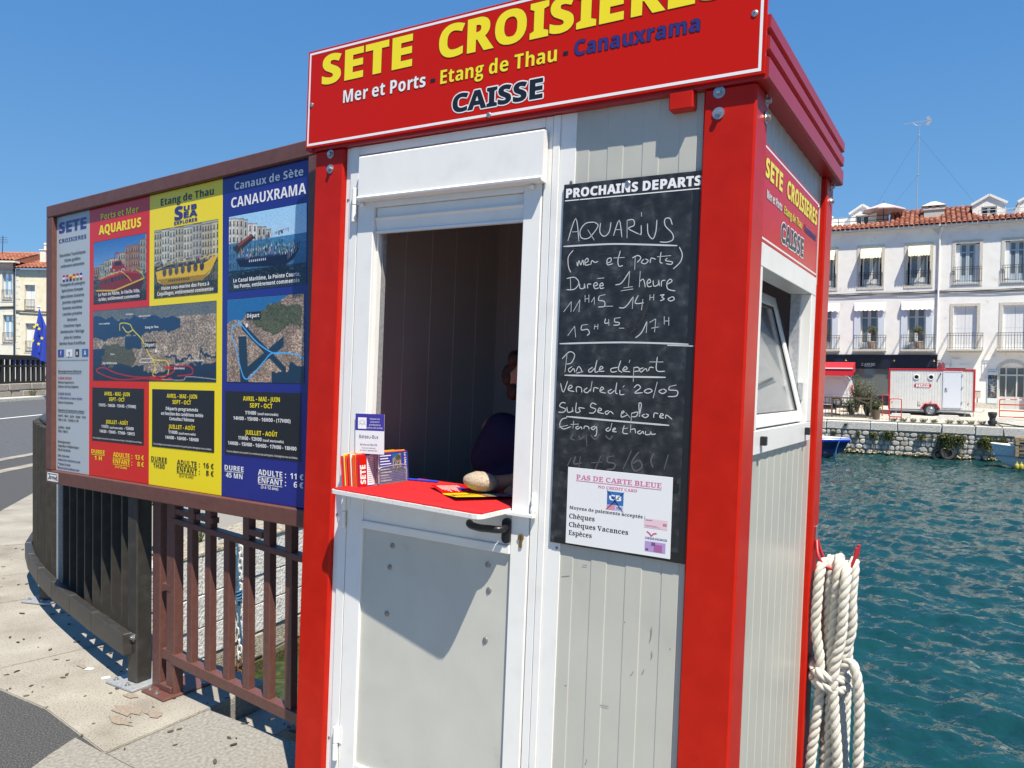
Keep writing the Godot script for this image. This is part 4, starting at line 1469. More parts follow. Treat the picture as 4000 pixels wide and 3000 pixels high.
# ---------------------------------------------------------------- the street on the left
func build_left_town() -> void:
	var L := Transform3D(Basis(Vector3(0.8534, 0, -0.5213), Vector3.UP, Vector3(0.5213, 0, 0.8534)), Vector3.ZERO)   # x to the right of the street, -z along it
	M.cream = tri_mat([[0.0, lin(0.58, 0.52, 0.38)], [0.25, lin(0.72, 0.665, 0.50)], [1.0, lin(0.80, 0.745, 0.575)]], 90, 0.012, 0.25, 0.9, 6)
	M.cream_pale = tri_mat([[0.0, lin(0.58, 0.56, 0.47)], [0.25, lin(0.70, 0.68, 0.59)], [1.0, lin(0.78, 0.76, 0.67)]], 91, 0.012, 0.25, 0.9, 6)
	M.roadside_stone = tri_mat([[0.0, lin(0.20, 0.175, 0.15)], [0.5, lin(0.34, 0.31, 0.27)], [1.0, lin(0.46, 0.43, 0.38)]], 92, 0.06, 1.0, 0.95, 5, 2.0, 0.08)
	# low wall with its black railing on the far side of the road, kerb in front
	var g := G.new()
	g.box(Vector3(-21.2, 0, -80), Vector3(-20.3, 0.12, -8))
	setting("kerb", g, M.capstone, L)
	var wl := thing("roadside_wall", "low rough stone wall on the far side of the road", "stone wall", L)
	g = G.new()
	g.box(Vector3(-21.6, 0.0, -80), Vector3(-21.25, 0.62, -8))
	part(wl, "core", g, M.roadside_stone)
	var z := -40.0
	while z < -27.0:
		var w := rng.randf_range(0.5, 0.9)
		for r in 2:
			g = G.new()
			block(g, Vector3(-21.25, 0.12 + r * 0.28, z + 0.015 + 0.2 * r), Vector3(-21.16 + rng.randf_range(-0.03, 0.02), 0.38 + r * 0.30, z + w - 0.015 + 0.2 * r), 0.03)
			part(wl, "stone_block", g, M.roadside_stone)
		z += w
	var rl := thing("roadside_railing", "black railing on top of the low wall beyond the road", "railing", L)
	var blk := mat(lin(0.012, 0.012, 0.012), 0.6)
	for yy in [[1.70, 1.90, 0.20], [1.38, 1.47, 0.10], [0.64, 0.76, 0.16]]:
		g = G.new()
		g.box(Vector3(-21.42 - yy[2] / 2, yy[0], -80), Vector3(-21.42 + yy[2] / 2, yy[1], -8), 0.01)
		part(rl, "rail", g, blk)
	z = -38.0
	while z < -28.0:
		g = G.new()
		g.box(Vector3(-21.48, 0.76, z), Vector3(-21.36, 1.70, z + 0.13))
		part(rl, "post", g, blk)
		z += 0.36
	g = G.new()
	for k in 120:
		var zz := -80.0 + k * 0.36
		if zz < -38.2:
			g.box(Vector3(-21.48, 0.76, zz), Vector3(-21.36, 1.70, zz + 0.13))
	part(rl, "distant_posts", g, blk).set_meta("kind", "stuff")
	# houses behind
	var h := thing("cream_house", "pale cream house with iron balconies at the left picture edge", "house", L)
	var wins := [[-38.13, 6.20, -37.36, 8.25], [-38.07, 3.02, -37.32, 5.08], [-40.4, 6.2, -39.6, 8.2], [-40.4, 3.02, -39.6, 5.08]]
	g = G.new()
	holed(g, -46, -0.3, -37.16, 9.0, -58, wins, 0.3)
	part(h, "wall", g, M.cream_pale)
	for r in wins:
		town_window(h, r, -58.0, true)
	g = G.new()
	g.box(Vector3(-46, 8.95, -58.3), Vector3(-37.0, 9.08, -57.65), 0.02)
	part(h, "cornice", g, M.cream_pale)
	var h2 := thing("cream_house", "warm cream house with closed white shutters behind the blue flag", "house", L)
	wins = [[-36.48, 5.50, -35.72, 7.35], [-36.42, 2.42, -35.70, 4.48], [-33.6, 5.5, -32.8, 7.35], [-33.6, 2.4, -32.8, 4.5]]
	g = G.new()
	holed(g, -37.155, -0.3, -28, 8.5, -58.05, wins, 0.3)
	part(h2, "wall", g, M.cream)
	for r in wins:
		town_window(h2, r, -58.05, false)
	for k in 18:   # quoins
		g = G.new()
		g.box(Vector3(-37.14, 0.3 + k * 0.46, -58.05), Vector3(-36.92 + (0.08 if k % 2 else 0.0), 0.3 + k * 0.46 + 0.43, -58.02), 0.008)
		part(h2, "quoin", g, M.cream_pale)
	g = G.new()
	g.tube(PackedVector3Array([Vector3(-37.2, 9.0, -57.9), Vector3(-37.18, 0.2, -57.9)]), 0.06, 8)
	part(h, "downpipe", g, M.cable)
	for e in [[h, -46.0, -37.2, 5.75], [h2, -37.1, -28.0, 5.45]]:
		g = G.new()
		for k in 3:
			var pts := PackedVector3Array()
			for i in 15:
				var xx := lerpf(e[1], e[2], i / 14.0)
				pts.append(Vector3(xx, e[3] - 0.05 * k - 0.12 * sin(PI * i / 14.0), -57.95))
			g.tube(pts, 0.02, 4)
		part(e[0], "cable", g, M.cable)
	var tm := tile_mesh(0.45, 0.26)
	for s in [[h, -43.0, -37.1, 9.1, -57.7], [h2, -37.0, -31.0, 8.55, -57.75]]:
		g = G.new()
		g.face([Vector3(s[1] - 3, s[3], s[4]), Vector3(s[2] + 3 if s[0] == h2 else s[2], s[3], s[4]), Vector3(s[2] + 3 if s[0] == h2 else s[2], s[3] + 1.25, s[4] - 4.2), Vector3(s[1] - 3, s[3] + 1.25, s[4] - 4.2)])
		g.face([Vector3(s[2], s[3], s[4]), Vector3(s[2], s[3], s[4] - 4.2), Vector3(s[2], s[3] + 1.25, s[4] - 4.2)])
		var rf := part(s[0], "roof", g, M.tile_pale if M.has("tile_pale") else M.tile[3])
		var xx: float = s[1] if s[0] == h2 else -40.0
		while xx < (-34.0 if s[0] == h2 else s[2]):
			for k in 8:
				partm(rf, "roof_tile", tm, M.tile[[1, 3, 3, 0][rng.randi() % 4]], Transform3D(Basis(Vector3.RIGHT, 0.289), Vector3(xx, s[3] + 0.03 + k * 0.40 * 0.285, s[4] - k * 0.40 * 0.958 + 0.05)))
			xx += 0.28
	g = G.new()
	g.box(Vector3(-36.5, 9.3, -60.3), Vector3(-36.05, 10.2, -59.9), 0.02)
	g.box(Vector3(-36.55, 10.2, -60.35), Vector3(-36.0, 10.27, -59.85), 0.01)
	g.x = Transform3D(Basis(), Vector3(-36.2, 10.27, -60.1))
	g.lathe(PackedVector2Array([Vector2(0.09, 0), Vector2(0.09, 0.4), Vector2(0.14, 0.42), Vector2(0.02, 0.55)]), 10)
	part(h2, "chimney", g, M.cream_pale)
	g = G.new()
	g.bar(Vector3(-39.45, 9.9, -60), Vector3(-39.4, 11.3, -60), 0.04, 0.04, Vector3.RIGHT)
	for k in 4:
		g.bar(Vector3(-39.9 + 0.03 * k, 10.75 + 0.14 * k, -60), Vector3(-39.0 - 0.03 * k, 10.75 + 0.14 * k, -60), 0.02, 0.02)
	part(h, "aerial", g, M.iron)
	# flag on its slanting pole by the far railing
	var fl := thing("flag", "blue flag with yellow stars hanging from a slanted pole", "flag", L * Transform3D(Basis(), Vector3(-20.13, 0, -33)))
	g = G.new()
	g.tube(PackedVector3Array([Vector3(0.55, 1.5, -0.3), Vector3(0.0, 3.92, 0)]), 0.022, 8)
	g.ball(Vector3(-0.02, 3.96, 0), Vector3(0.09, 0.05, 0.06), 10, 6)
	part(fl, "pole", g, M.white_print)
	var pos := PackedVector3Array()
	var nu := 13
	var nv := 16
	for j in nv:
		var t := j / float(nv - 1)
		for i in nu:
			var s := i / float(nu - 1)
			var left := lerpf(0.02, -0.26, t)
			var right := lerpf(0.06, 0.34, minf(t * 3.2, 1.0)) + 0.05 * t
			var yl := lerpf(3.86, 1.86, t)
			var yr := lerpf(3.86, 1.78, t) - 0.2 * minf(t * 2.0, 1.0)
			pos.append(Vector3(lerpf(left, right, s), lerpf(yl, yr, s), 0.06 + 0.10 * sin(s * 9.0 + t * 2.0) * minf(t * 2.0, 1.0)))
	g = G.new()
	var down := PackedVector3Array()
	for j in range(nv - 1, -1, -1):
		for i in nu:
			down.append(pos[j * nu + i])
	g.grid(nu, nv, down)
	var bm := mat(lin(0.022, 0.055, 0.40), 0.8)
	bm.backlight_enabled = true
	bm.backlight = Color(0.05, 0.1, 0.4)
	part(fl, "cloth", g, bm)
	for q in [Vector2(-0.10, 3.10), Vector2(0.10, 3.02), Vector2(-0.17, 2.52), Vector2(0.08, 2.38), Vector2(0.02, 3.18), Vector2(0.22, 2.62)]:
		g = G.new()
		var st := PackedVector2Array()
		for k in 10:
			var a := PI / 2 + TAU * k / 10.0
			var r := 0.085 if k % 2 == 0 else 0.034
			st.append(Vector2(q.x + cos(a) * r, q.y + sin(a) * r))
		g.prism(st, 0.172, 0.178)
		part(fl, "star", g, M.yellow_print)
	var bar := thing("blue_banner", "blue banner strip behind the black railing", "banner", L)
	g = G.new()
	g.box(Vector3(-23.2, 0.8, -36.2), Vector3(-20.6, 1.75, -36.1))
	part(bar, "cloth", g, M.white_print)
	g = G.new()
	g.box(Vector3(-23.2, 1.5, -36.099), Vector3(-20.6, 1.75, -36.09))
	part(bar, "blue_stripe", g, bm)
	weed("weed_tuft", "small weed growing at the top of the roadside wall", L * Transform3D(Basis(), Vector3(-21.0, 0.12, -34.0)), 0.35, 0.35, 30, 12)

func town_window(h: Node, r: Array, z: float, glazed: bool) -> void:
	var g := G.new()
	frame(g, r[0] - 0.13, r[1] - 0.13, r[2] + 0.13, r[3] + 0.13, 0.125, z, z + 0.03)
	part(h, "window_surround", g, M.cream_pale)
	var w: Node
	if glazed:
		w = french_window(h, r, z - 0.22, M.shutter_white)
	else:
		g = G.new()
		var mid: float = (r[0] + r[2]) / 2
		g.box(Vector3(r[0], r[1], z - 0.25), Vector3(mid - 0.01, r[3], z - 0.2))
		g.box(Vector3(mid + 0.01, r[1], z - 0.25), Vector3(r[2], r[3], z - 0.2))
		w = part(h, "shutter", g, M.shutter_white)
	g = G.new()
	for yy in [r[1] + 0.02, r[1] + 0.75]:
		g.bar(Vector3(r[0], yy, z + 0.06), Vector3(r[2], yy, z + 0.06), 0.03, 0.03)
	for k in 8:
		var xx: float = lerpf(r[0], r[2], k / 7.0)
		g.bar(Vector3(xx, r[1], z + 0.06), Vector3(xx, r[1] + 0.75, z + 0.06), 0.02, 0.02, Vector3.RIGHT)
	part(h, "window_rail", g, M.iron)

# ---------------------------------------------------------------- ticket booth
func bolt(parent: Node, at: Transform3D, r := 0.017) -> void:   # hexagon bolt on a washer, axis along local z
	var g := G.new()
	var w := part(parent, "bolt", g, M.steel)
	g = G.new()
	g.prism(disc(0, 0, r, 20), 0.0, 0.003, true)
	g.prism(disc(0, 0, r * 0.52, 6), 0.003, 0.013)
	g.prism(disc(0, 0, r * 0.36, 12), 0.013, 0.0145)
	w.mesh = g.mesh()
	w.transform = at

func screw(parent: Node, at: Vector3, r := 0.0085, basis := Basis()) -> void:
	var g := G.new()
	g.x = Transform3D(Basis(Vector3.RIGHT, -PI / 2), Vector3.ZERO).affine_inverse()
	var w := partm(parent, "screw", null, M.screw, Transform3D(basis, at))
	var s := G.new()
	var prof := PackedVector2Array([Vector2(r, 0), Vector2(r * 0.92, r * 0.25), Vector2(r * 0.6, r * 0.42), Vector2(0.0001, r * 0.48)])
	s.x = Transform3D(Basis(Vector3.RIGHT, PI / 2), Vector3.ZERO)
	s.lathe(prof, 14)
	s.x = Transform3D()
	s.box(Vector3(-r * 0.1, -r * 0.8, r * 0.40), Vector3(r * 0.1, r * 0.8, r * 0.50))
	w.mesh = s.mesh()

func build_booth() -> void:
	var booth := thing("ticket_booth", "red and white ticket kiosk with serving hatch beside the water", "ticket booth", B)
	var g := G.new()
	# plinth, floor, ceiling
	g.box(Vector3(0.01, -0.085, -1.25), Vector3(1.68, 0.0, -0.01))
	part(booth, "plinth", g, M.dark_floor)
	g = G.new()
	g.box(Vector3(0.02, 0.0, -1.24), Vector3(1.66, 0.03, -0.06))
	part(booth, "floor", g, M.dark_floor)
	g = G.new()
	g.box(Vector3(0.0, 2.452, -1.26), Vector3(1.69, 2.60, 0.0))
	part(booth, "roof", g, M.red_fascia)
	# columns with their bolts
	var spots := [[0.0, -0.13], [1.54, -0.13], [1.634, -1.26], [0.0, -1.26]]
	for i in 4:
		g = G.new()
		var wd: float = [0.15, 0.15, 0.056, 0.14][i]
		var dp := 0.13 if i < 2 else 0.14
		var x0: float = spots[i][0]
		var z0: float = spots[i][1]
		g.box(Vector3(x0, 0.0, z0), Vector3(x0 + wd, 2.4515, z0 + dp), 0.006)
		var cl := part(booth, "column", g, M.red)
		if i < 2:
			var bxx := 0.0835 if i == 0 else 1.585
			for yy in ([2.433, 2.376, 0.03] if i == 0 else [2.436, 2.377]):
				bolt(cl, Transform3D(Basis(Vector3.BACK, 0.3 * i), Vector3(bxx, yy, 0.0)))
		if i == 1:
			for yy in [2.443, 2.381]:
				bolt(cl, Transform3D(Basis(Vector3.UP, PI / 2), Vector3(1.69, minf(yy, 2.43), -0.105)), 0.018)
		if i == 2:
			for yy in [2.432, 2.372]:
				bolt(cl, Transform3D(Basis(Vector3.UP, PI / 2), Vector3(1.69, yy, -1.205)), 0.018)
	# small red bracket under the sign
	g = G.new()
	g.box(Vector3(1.443, 2.399, -0.0195), Vector3(1.515, 2.4510, 0.0195), 0.003)
	part(booth, "bracket", g, M.red)
	# fascia: folded sheet with two grooves, on the sides; plain in front behind the sign
	var prof := PackedVector2Array([Vector2(1.716, 2.4505), Vector2(1.7225, 2.456), Vector2(1.7225, 2.508), Vector2(1.708, 2.516), Vector2(1.708, 2.528), Vector2(1.7225, 2.532), Vector2(1.7225, 2.566), Vector2(1.708, 2.574), Vector2(1.708, 2.586), Vector2(1.7225, 2.590), Vector2(1.7225, 2.625), Vector2(1.690, 2.625), Vector2(1.690, 2.4505)])
	g = G.new()
	g.prism(prof, -1.285, 0.0105)
	part(booth, "fascia", g, M.red_fascia)
	g = G.new()
	g.x = Transform3D(Basis(Vector3(-1, 0, 0), Vector3.UP, Vector3(0, 0, -1)), Vector3(1.69, 0, -1.2655))
	g.prism(prof, -1.285, 0.0105)
	part(booth, "fascia", g, M.red_fascia)
	g = G.new()
	g.box(Vector3(0.0005, 2.4512, 0.0005), Vector3(1.6895, 2.625, 0.0105))
	part(booth, "fascia", g, M.red_fascia)
	g = G.new()
	g.box(Vector3(0.0005, 2.4512, -1.285), Vector3(1.6895, 2.625, -1.2605))
	part(booth, "fascia", g, M.red_fascia)
	booth_front_sign(booth)
	booth_walls(booth)
	booth_door(booth)
	booth_side_window(booth)

func booth_front_sign(booth: Node3D) -> void:
	var g := G.new()
	g.box(Vector3(-0.031, 2.461, 0.0110), Vector3(1.714, 2.834, 0.0232), 0.0008)
	var sg := part(booth, "sign_board", g, M.red_sign, "red sign board with yellow, white, blue and black lettering")
	var z := 0.0238
	g = G.new()   # white border line
	for r in [[-0.0225, 2.4685, 1.7045, 2.4775], [-0.0225, 2.8185, 1.7045, 2.8265], [-0.0225, 2.4775, -0.0145, 2.8185], [1.6965, 2.4775, 1.7045, 2.8185]]:
		rect(g, r[0], r[1], r[2], r[3], z)
	part(sg, "border_line", g, M.white_print)
	var rows := [
		["SETE", Vector2(0.046, 2.692), 0.107, 0.440, "black", "yellow_print", "brown_print"],
		["CROISIERES", Vector2(0.603, 2.692), 0.107, 1.008, "black", "yellow_print", "brown_print"],
		["Mer et Ports", Vector2(0.161, 2.609), 0.047, 0.389, "bold", "white_print", "brown_print"],
		["-", Vector2(0.571, 2.607), 0.047, 0.021, "black", "black_print", "black_print"],
		["Etang de Thau", Vector2(0.614, 2.607), 0.047, 0.455, "bold", "yellow_print", "brown_print"],
		["-", Vector2(1.091, 2.607), 0.047, 0.018, "black", "black_print", "black_print"],
		["Canauxrama", Vector2(1.131, 2.611), 0.047, 0.397, "bold", "navy_print", "black_print"],
		["CAISSE", Vector2(0.670, 2.499), 0.060, 0.353, "black", "black_print", "white_print"],
	]
	for r in rows:
		g = G.new()
		write(g, r[0], r[1], r[2], z + 0.0007, r[4], r[3])
		var lt := part(sg, "lettering", g, M[r[5]])
		if r[5] != r[6]:
			g = G.new()
			write(g, r[0], r[1], r[2], z + 0.0002, r[4], r[3], -1, 0.0, 0.0042 if r[0] == "CAISSE" else 0.0017)
			part(sg, "lettering_outline", g, M[r[6]])
	for p in [Vector2(-0.006, 2.626), Vector2(0.82, 2.473), Vector2(1.681, 2.629)]:
		rivet(sg, Vector3(p.x, p.y, 0.0232), 0.0095)

func rivet(parent: Node, at: Vector3, r: float, basis := Basis()) -> void:
	var s := G.new()
	s.x = Transform3D(Basis(Vector3.RIGHT, PI / 2), Vector3.ZERO)
	s.lathe(PackedVector2Array([Vector2(r, 0), Vector2(r * 0.95, r * 0.15), Vector2(r * 0.7, r * 0.32), Vector2(r * 0.3, r * 0.42), Vector2(r * 0.28, r * 0.25), Vector2(0.0001, r * 0.25)]), 18)
	partm(parent, "rivet", s.mesh(), M.steel, Transform3D(basis, at))

func booth_walls(booth: Node3D) -> void:
	var g := G.new()   # front wall, right of the door
	ribbed(g, 1.126, 1.5405, 0.0, 2.4515, -0.0205, 1.173, 0.0625, 0.0525)
	g.quad(Vector3(1.5405, 0, -0.075), Vector3(1.126, 0, -0.075), Vector3(1.126, 2.4515, -0.075), Vector3(1.5405, 2.4515, -0.075))
	var fwall := part(booth, "front_wall", g, M.panel)
	for q in [[1.150, 0.985, 0.030, 0.25], [1.440, 0.860, 0.045, 1.5], [1.445, 0.800, 0.022, 1.6], [1.385, 0.730, 0.018, 1.1], [1.420, 0.745, 0.014, 1.2], [1.165, 0.640, 0.008, 0.2], [1.300, 0.610, 0.030, 0.05], [1.50, 0.83, 0.006, 1.4], [1.355, 0.88, 0.005, 1.5], [1.245, 0.42, 0.02, 1.3], [1.215, 1.03, 0.018, 0.1]]:
		g = G.new()
		var dd: Vector2 = Vector2.from_angle(q[3]) * q[2] * 0.5
		g.ribbon(smooth(PackedVector2Array([Vector2(q[0], q[1]) - dd, Vector2(q[0] + 0.002, q[1]), Vector2(q[0], q[1]) + dd]), 3), 0.0022, -0.0199)
		part(fwall, "scuff_mark", g, M.scuff)
	g = G.new()   # strip left of the door
	g.box(Vector3(0.149, 0.0, -0.075), Vector3(0.1755, 2.4515, -0.0205))
	part(booth, "front_wall", g, M.panel)
	g = G.new()   # side wall with its window opening
	var sx := Transform3D(Basis(Vector3(0, 0, -1), Vector3.UP, Vector3(1, 0, 0)), Vector3.ZERO)   # local x runs back, z out to the right
	g.x = sx
	ribbed(g, 0.125, 1.125, 0.0, 1.42, 1.667, 0.16, 0.05, 0.05, 0.0013)
	ribbed(g, 0.125, 1.125, 1.42, 2.02, 1.667, 2.0, 1, 1)
	g.idx.resize(g.idx.size() - 6)
	g.quad(Vector3(0.125, 1.42, 1.6655), Vector3(0.19, 1.42, 1.6655), Vector3(0.19, 2.02, 1.6655), Vector3(0.125, 2.02, 1.6655))
	g.quad(Vector3(0.99, 1.42, 1.6655), Vector3(1.125, 1.42, 1.6655), Vector3(1.125, 2.02, 1.6655), Vector3(0.99, 2.02, 1.6655))
	ribbed(g, 0.125, 1.125, 2.02, 2.4515, 1.667, 0.16, 0.05, 0.05, 0.0013)
	part(booth, "side_wall", g, M.panel)
	# linings inside
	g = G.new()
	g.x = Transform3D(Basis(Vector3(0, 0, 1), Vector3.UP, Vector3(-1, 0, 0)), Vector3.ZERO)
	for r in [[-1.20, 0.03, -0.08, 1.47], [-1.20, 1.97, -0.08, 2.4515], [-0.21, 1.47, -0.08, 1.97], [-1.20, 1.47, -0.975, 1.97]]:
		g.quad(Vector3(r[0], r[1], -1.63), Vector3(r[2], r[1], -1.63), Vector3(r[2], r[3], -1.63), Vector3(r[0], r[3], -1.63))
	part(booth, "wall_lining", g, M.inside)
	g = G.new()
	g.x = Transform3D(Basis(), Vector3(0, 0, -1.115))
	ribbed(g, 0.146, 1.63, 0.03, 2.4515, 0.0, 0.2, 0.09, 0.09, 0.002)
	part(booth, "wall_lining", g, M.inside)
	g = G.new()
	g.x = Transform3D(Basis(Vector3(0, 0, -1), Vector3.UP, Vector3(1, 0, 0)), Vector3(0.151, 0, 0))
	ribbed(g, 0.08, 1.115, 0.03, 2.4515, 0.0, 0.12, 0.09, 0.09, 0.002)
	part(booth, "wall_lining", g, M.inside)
	g = G.new()
	g.box(Vector3(0.02, 0.0, -1.25), Vector3(1.67, 2.4515, -1.20))
	part(booth, "rear_wall", g, M.panel)
	g = G.new()
	g.box(Vector3(0.015, 0.0, -1.13), Vector3(0.045, 2.4515, -0.12))
	part(booth, "side_wall", g, M.panel)
	# white trim board between door frame and cladding
	g = G.new()
	g.box(Vector3(1.072, 0.0, -0.06), Vector3(1.128, 2.4510, -0.0170), 0.001)
	var tr := part(booth, "trim", g, M.white)
	for yy in [2.232, 1.070]:
		screw(tr, Vector3(1.116, yy, -0.0170), 0.0055)

func booth_door(booth: Node3D) -> void:
	var g := G.new()   # fixed frame
	g.box(Vector3(0.176, 0.0, -0.07), Vector3(0.2165, 2.4505, -0.020), 0.0015)
	g.box(Vector3(0.1505, 0.0, -0.07), Vector3(0.1755, 2.4505, -0.026), 0.0015)
	g.box(Vector3(1.0165, 0.0, -0.07), Vector3(1.0445, 2.4505, -0.022), 0.0015)
	g.box(Vector3(1.0465, 0.0, -0.07), Vector3(1.0715, 2.4505, -0.020), 0.0015)
	g.box(Vector3(0.217, 2.418, -0.07), Vector3(1.016, 2.450, -0.021), 0.0015)
	var fr := part(booth, "door_frame", g, M.white)
	fr.position.z = 0.007
	for p in [Vector2(0.163, 2.255), Vector2(0.163, 1.055), Vector2(0.163, 0.195)]:
		screw(fr, Vector3(p.x, p.y, -0.026), 0.0055)
	# leaf
	g = G.new()
	g.box(Vector3(0.2205, 0.03, -0.065), Vector3(0.2995, 2.405, -0.018), 0.0025)
	g.box(Vector3(0.946, 0.03, -0.065), Vector3(1.0125, 2.405, -0.018), 0.0025)
	g.box(Vector3(0.3, 0.03, -0.065), Vector3(0.9455, 0.135, -0.018), 0.0025)
	g.box(Vector3(0.3, 1.024, -0.065), Vector3(0.9455, 1.052, -0.014), 0.0025)
	g.box(Vector3(0.3, 1.0525, -0.065), Vector3(0.9455, 1.158, -0.023), 0.001)
	g.box(Vector3(0.3, 2.216, -0.065), Vector3(0.9455, 2.405, -0.019), 0.002)
	var leaf := part(booth, "door", g, M.white, "white aluminium door with grey lower panel and open serving hatch")
	leaf.position.z = 0.007
	g = G.new()
	g.box(Vector3(0.282, 0.118, -0.06), Vector3(0.9635, 1.0239, -0.0295))
	part(leaf, "lower_panel", g, M.door_panel)
	for p in [Vector2(0.439, 0.975), Vector2(0.430, 0.895), Vector2(0.424, 0.723), Vector2(0.855, 0.973), Vector2(0.863, 0.889), Vector2(0.856, 0.718)]:
		screw(leaf, Vector3(p.x, p.y, -0.0295), 0.0105, Basis(Vector3.BACK, p.x * 7.0))
	# roller shutter box, knobs, slats
	g = G.new()
	var side := PackedVector2Array([Vector2(-0.0175, 2.236), Vector2(0.012, 2.2365), Vector2(0.020, 2.240), Vector2(0.0215, 2.246), Vector2(0.012, 2.254), Vector2(0.012, 2.396), Vector2(0.008, 2.401), Vector2(-0.0175, 2.401)])
	g.x = Transform3D(Basis(Vector3(0, 0, 1), Vector3.UP, Vector3(-1, 0, 0)), Vector3.ZERO)
	g.prism(side, -1.030, -0.247)
	part(leaf, "shutter_box", g, M.white)
	for p in [Vector2(0.249, 2.2265), Vector2(0.981, 2.2265)]:
		g = G.new()
		g.ball(Vector3(p.x, p.y, -0.0105), Vector3(0.0085, 0.0085, 0.010), 14, 8)
		part(leaf, "knob", g, M.white_print)
	g = G.new()
	g.box(Vector3(0.302, 2.17, -0.045), Vector3(0.944, 2.2155, -0.034), 0.002)
	part(leaf, "shutter_slat", g, M.white)
	g = G.new()
	g.x = Transform3D(Basis(Vector3(0, 0, 1), Vector3.UP, Vector3(-1, 0, 0)), Vector3.ZERO)
	g.prism(PackedVector2Array([Vector2(-0.045, 2.120), Vector2(-0.030, 2.120), Vector2(-0.0295, 2.128), Vector2(-0.036, 2.132), Vector2(-0.030, 2.166), Vector2(-0.0225, 2.174), Vector2(-0.024, 2.178), Vector2(-0.045, 2.178)]), -0.944, -0.302)
	part(leaf, "shutter_slat", g, M.white)
	g = G.new()   # guide and strap inside the hatch
	g.box(Vector3(0.3005, 1.18, -0.064), Vector3(0.3095, 2.17, -0.040))
	part(leaf, "shutter_guide", g, M.white)
	g = G.new()
	g.box(Vector3(0.318, 1.18, -0.075), Vector3(0.3195, 2.40, -0.055))
	part(leaf, "pull_strap", g, M.galv)
	# hinges
	for y0 in [2.165, 1.015, 0.130]:
		g = G.new()
		for k in 2:
			g.x = Transform3D(Basis(), Vector3(0.2115, y0 + 0.064 * k, -0.0085))
			g.lathe(PackedVector2Array([Vector2(0.0001, 0), Vector2(0.0085, 0), Vector2(0.0095, 0.002), Vector2(0.0095, 0.060), Vector2(0.0085, 0.062), Vector2(0.0001, 0.062)]), 16)
		g.x = Transform3D()
		g.box(Vector3(0.214, y0 + 0.064, -0.0175), Vector3(0.236, y0 + 0.126, -0.0145), 0.001)
		part(leaf, "hinge", g, M.white)
	# handle, lock
	g = G.new()
	g.prism(rounded(0.9165, 1.060, 0.9485, 1.143, 0.0155, 6), -0.0178, -0.0085, true)
	g.tube(smooth3(PackedVector3Array([Vector3(0.9325, 1.1105, -0.010), Vector3(0.9325, 1.1105, 0.018), Vector3(0.922, 1.1105, 0.031), Vector3(0.895, 1.110, 0.0345), Vector3(0.86, 1.108, 0.034), Vector3(0.828, 1.110, 0.031), Vector3(0.812, 1.113, 0.026), Vector3(0.806, 1.116, 0.018)]), 4), 0.0125, 12)
	part(leaf, "handle", g, M.black)
	g = G.new()
	g.prism(disc(0.987, 1.0865, 0.0105, 18), -0.0178, -0.0125, true)
	g.box(Vector3(0.981, 1.052, -0.0178), Vector3(0.993, 1.080, -0.0130), 0.002)
	var lk := part(leaf, "lock_cylinder", g, M.brass)
	g = G.new()
	g.box(Vector3(0.9858, 1.0795, -0.0124), Vector3(0.9882, 1.0925, -0.0119))
	part(lk, "keyhole", g, M.black)
	# ledge under the right stile
	g = G.new()
	g.box(Vector3(0.938, 1.157, -0.0178), Vector3(1.040, 1.169, 0.004), 0.0015)
	part(leaf, "ledge", g, M.white)
	g = G.new()   # lump of sealant at its end
	g.ball(Vector3(1.0285, 1.205, -0.016), Vector3(0.008, 0.034, 0.010), 10, 8)
	g.ball(Vector3(1.030, 1.180, -0.012), Vector3(0.009, 0.017, 0.010), 10, 8)
	part(leaf, "sealant", g, M.white)
	# counter board, through the hatch
	g = G.new()
	g.x = Transform3D(Basis(Vector3(1, 0, 0), Vector3(0, 0, -1), Vector3(0, 1, 0)), Vector3.ZERO)   # local (x, y) = (x, -z)
	var cn := PackedVector2Array([Vector2(0.236, 0.0175), Vector2(0.247, -0.095), Vector2(0.250, -0.103), Vector2(0.258, -0.107), Vector2(0.905, -0.158), Vector2(0.922, -0.156), Vector2(0.932, -0.146), Vector2(0.936, -0.130), Vector2(0.940, 0.0175), Vector2(0.940, 0.33), Vector2(0.312, 0.33), Vector2(0.312, 0.0175)])
	g.prism(cn, 1.1605, 1.1745)
	part(booth, "counter", g, M.board_wood, "white painted serving board with chipped edge")

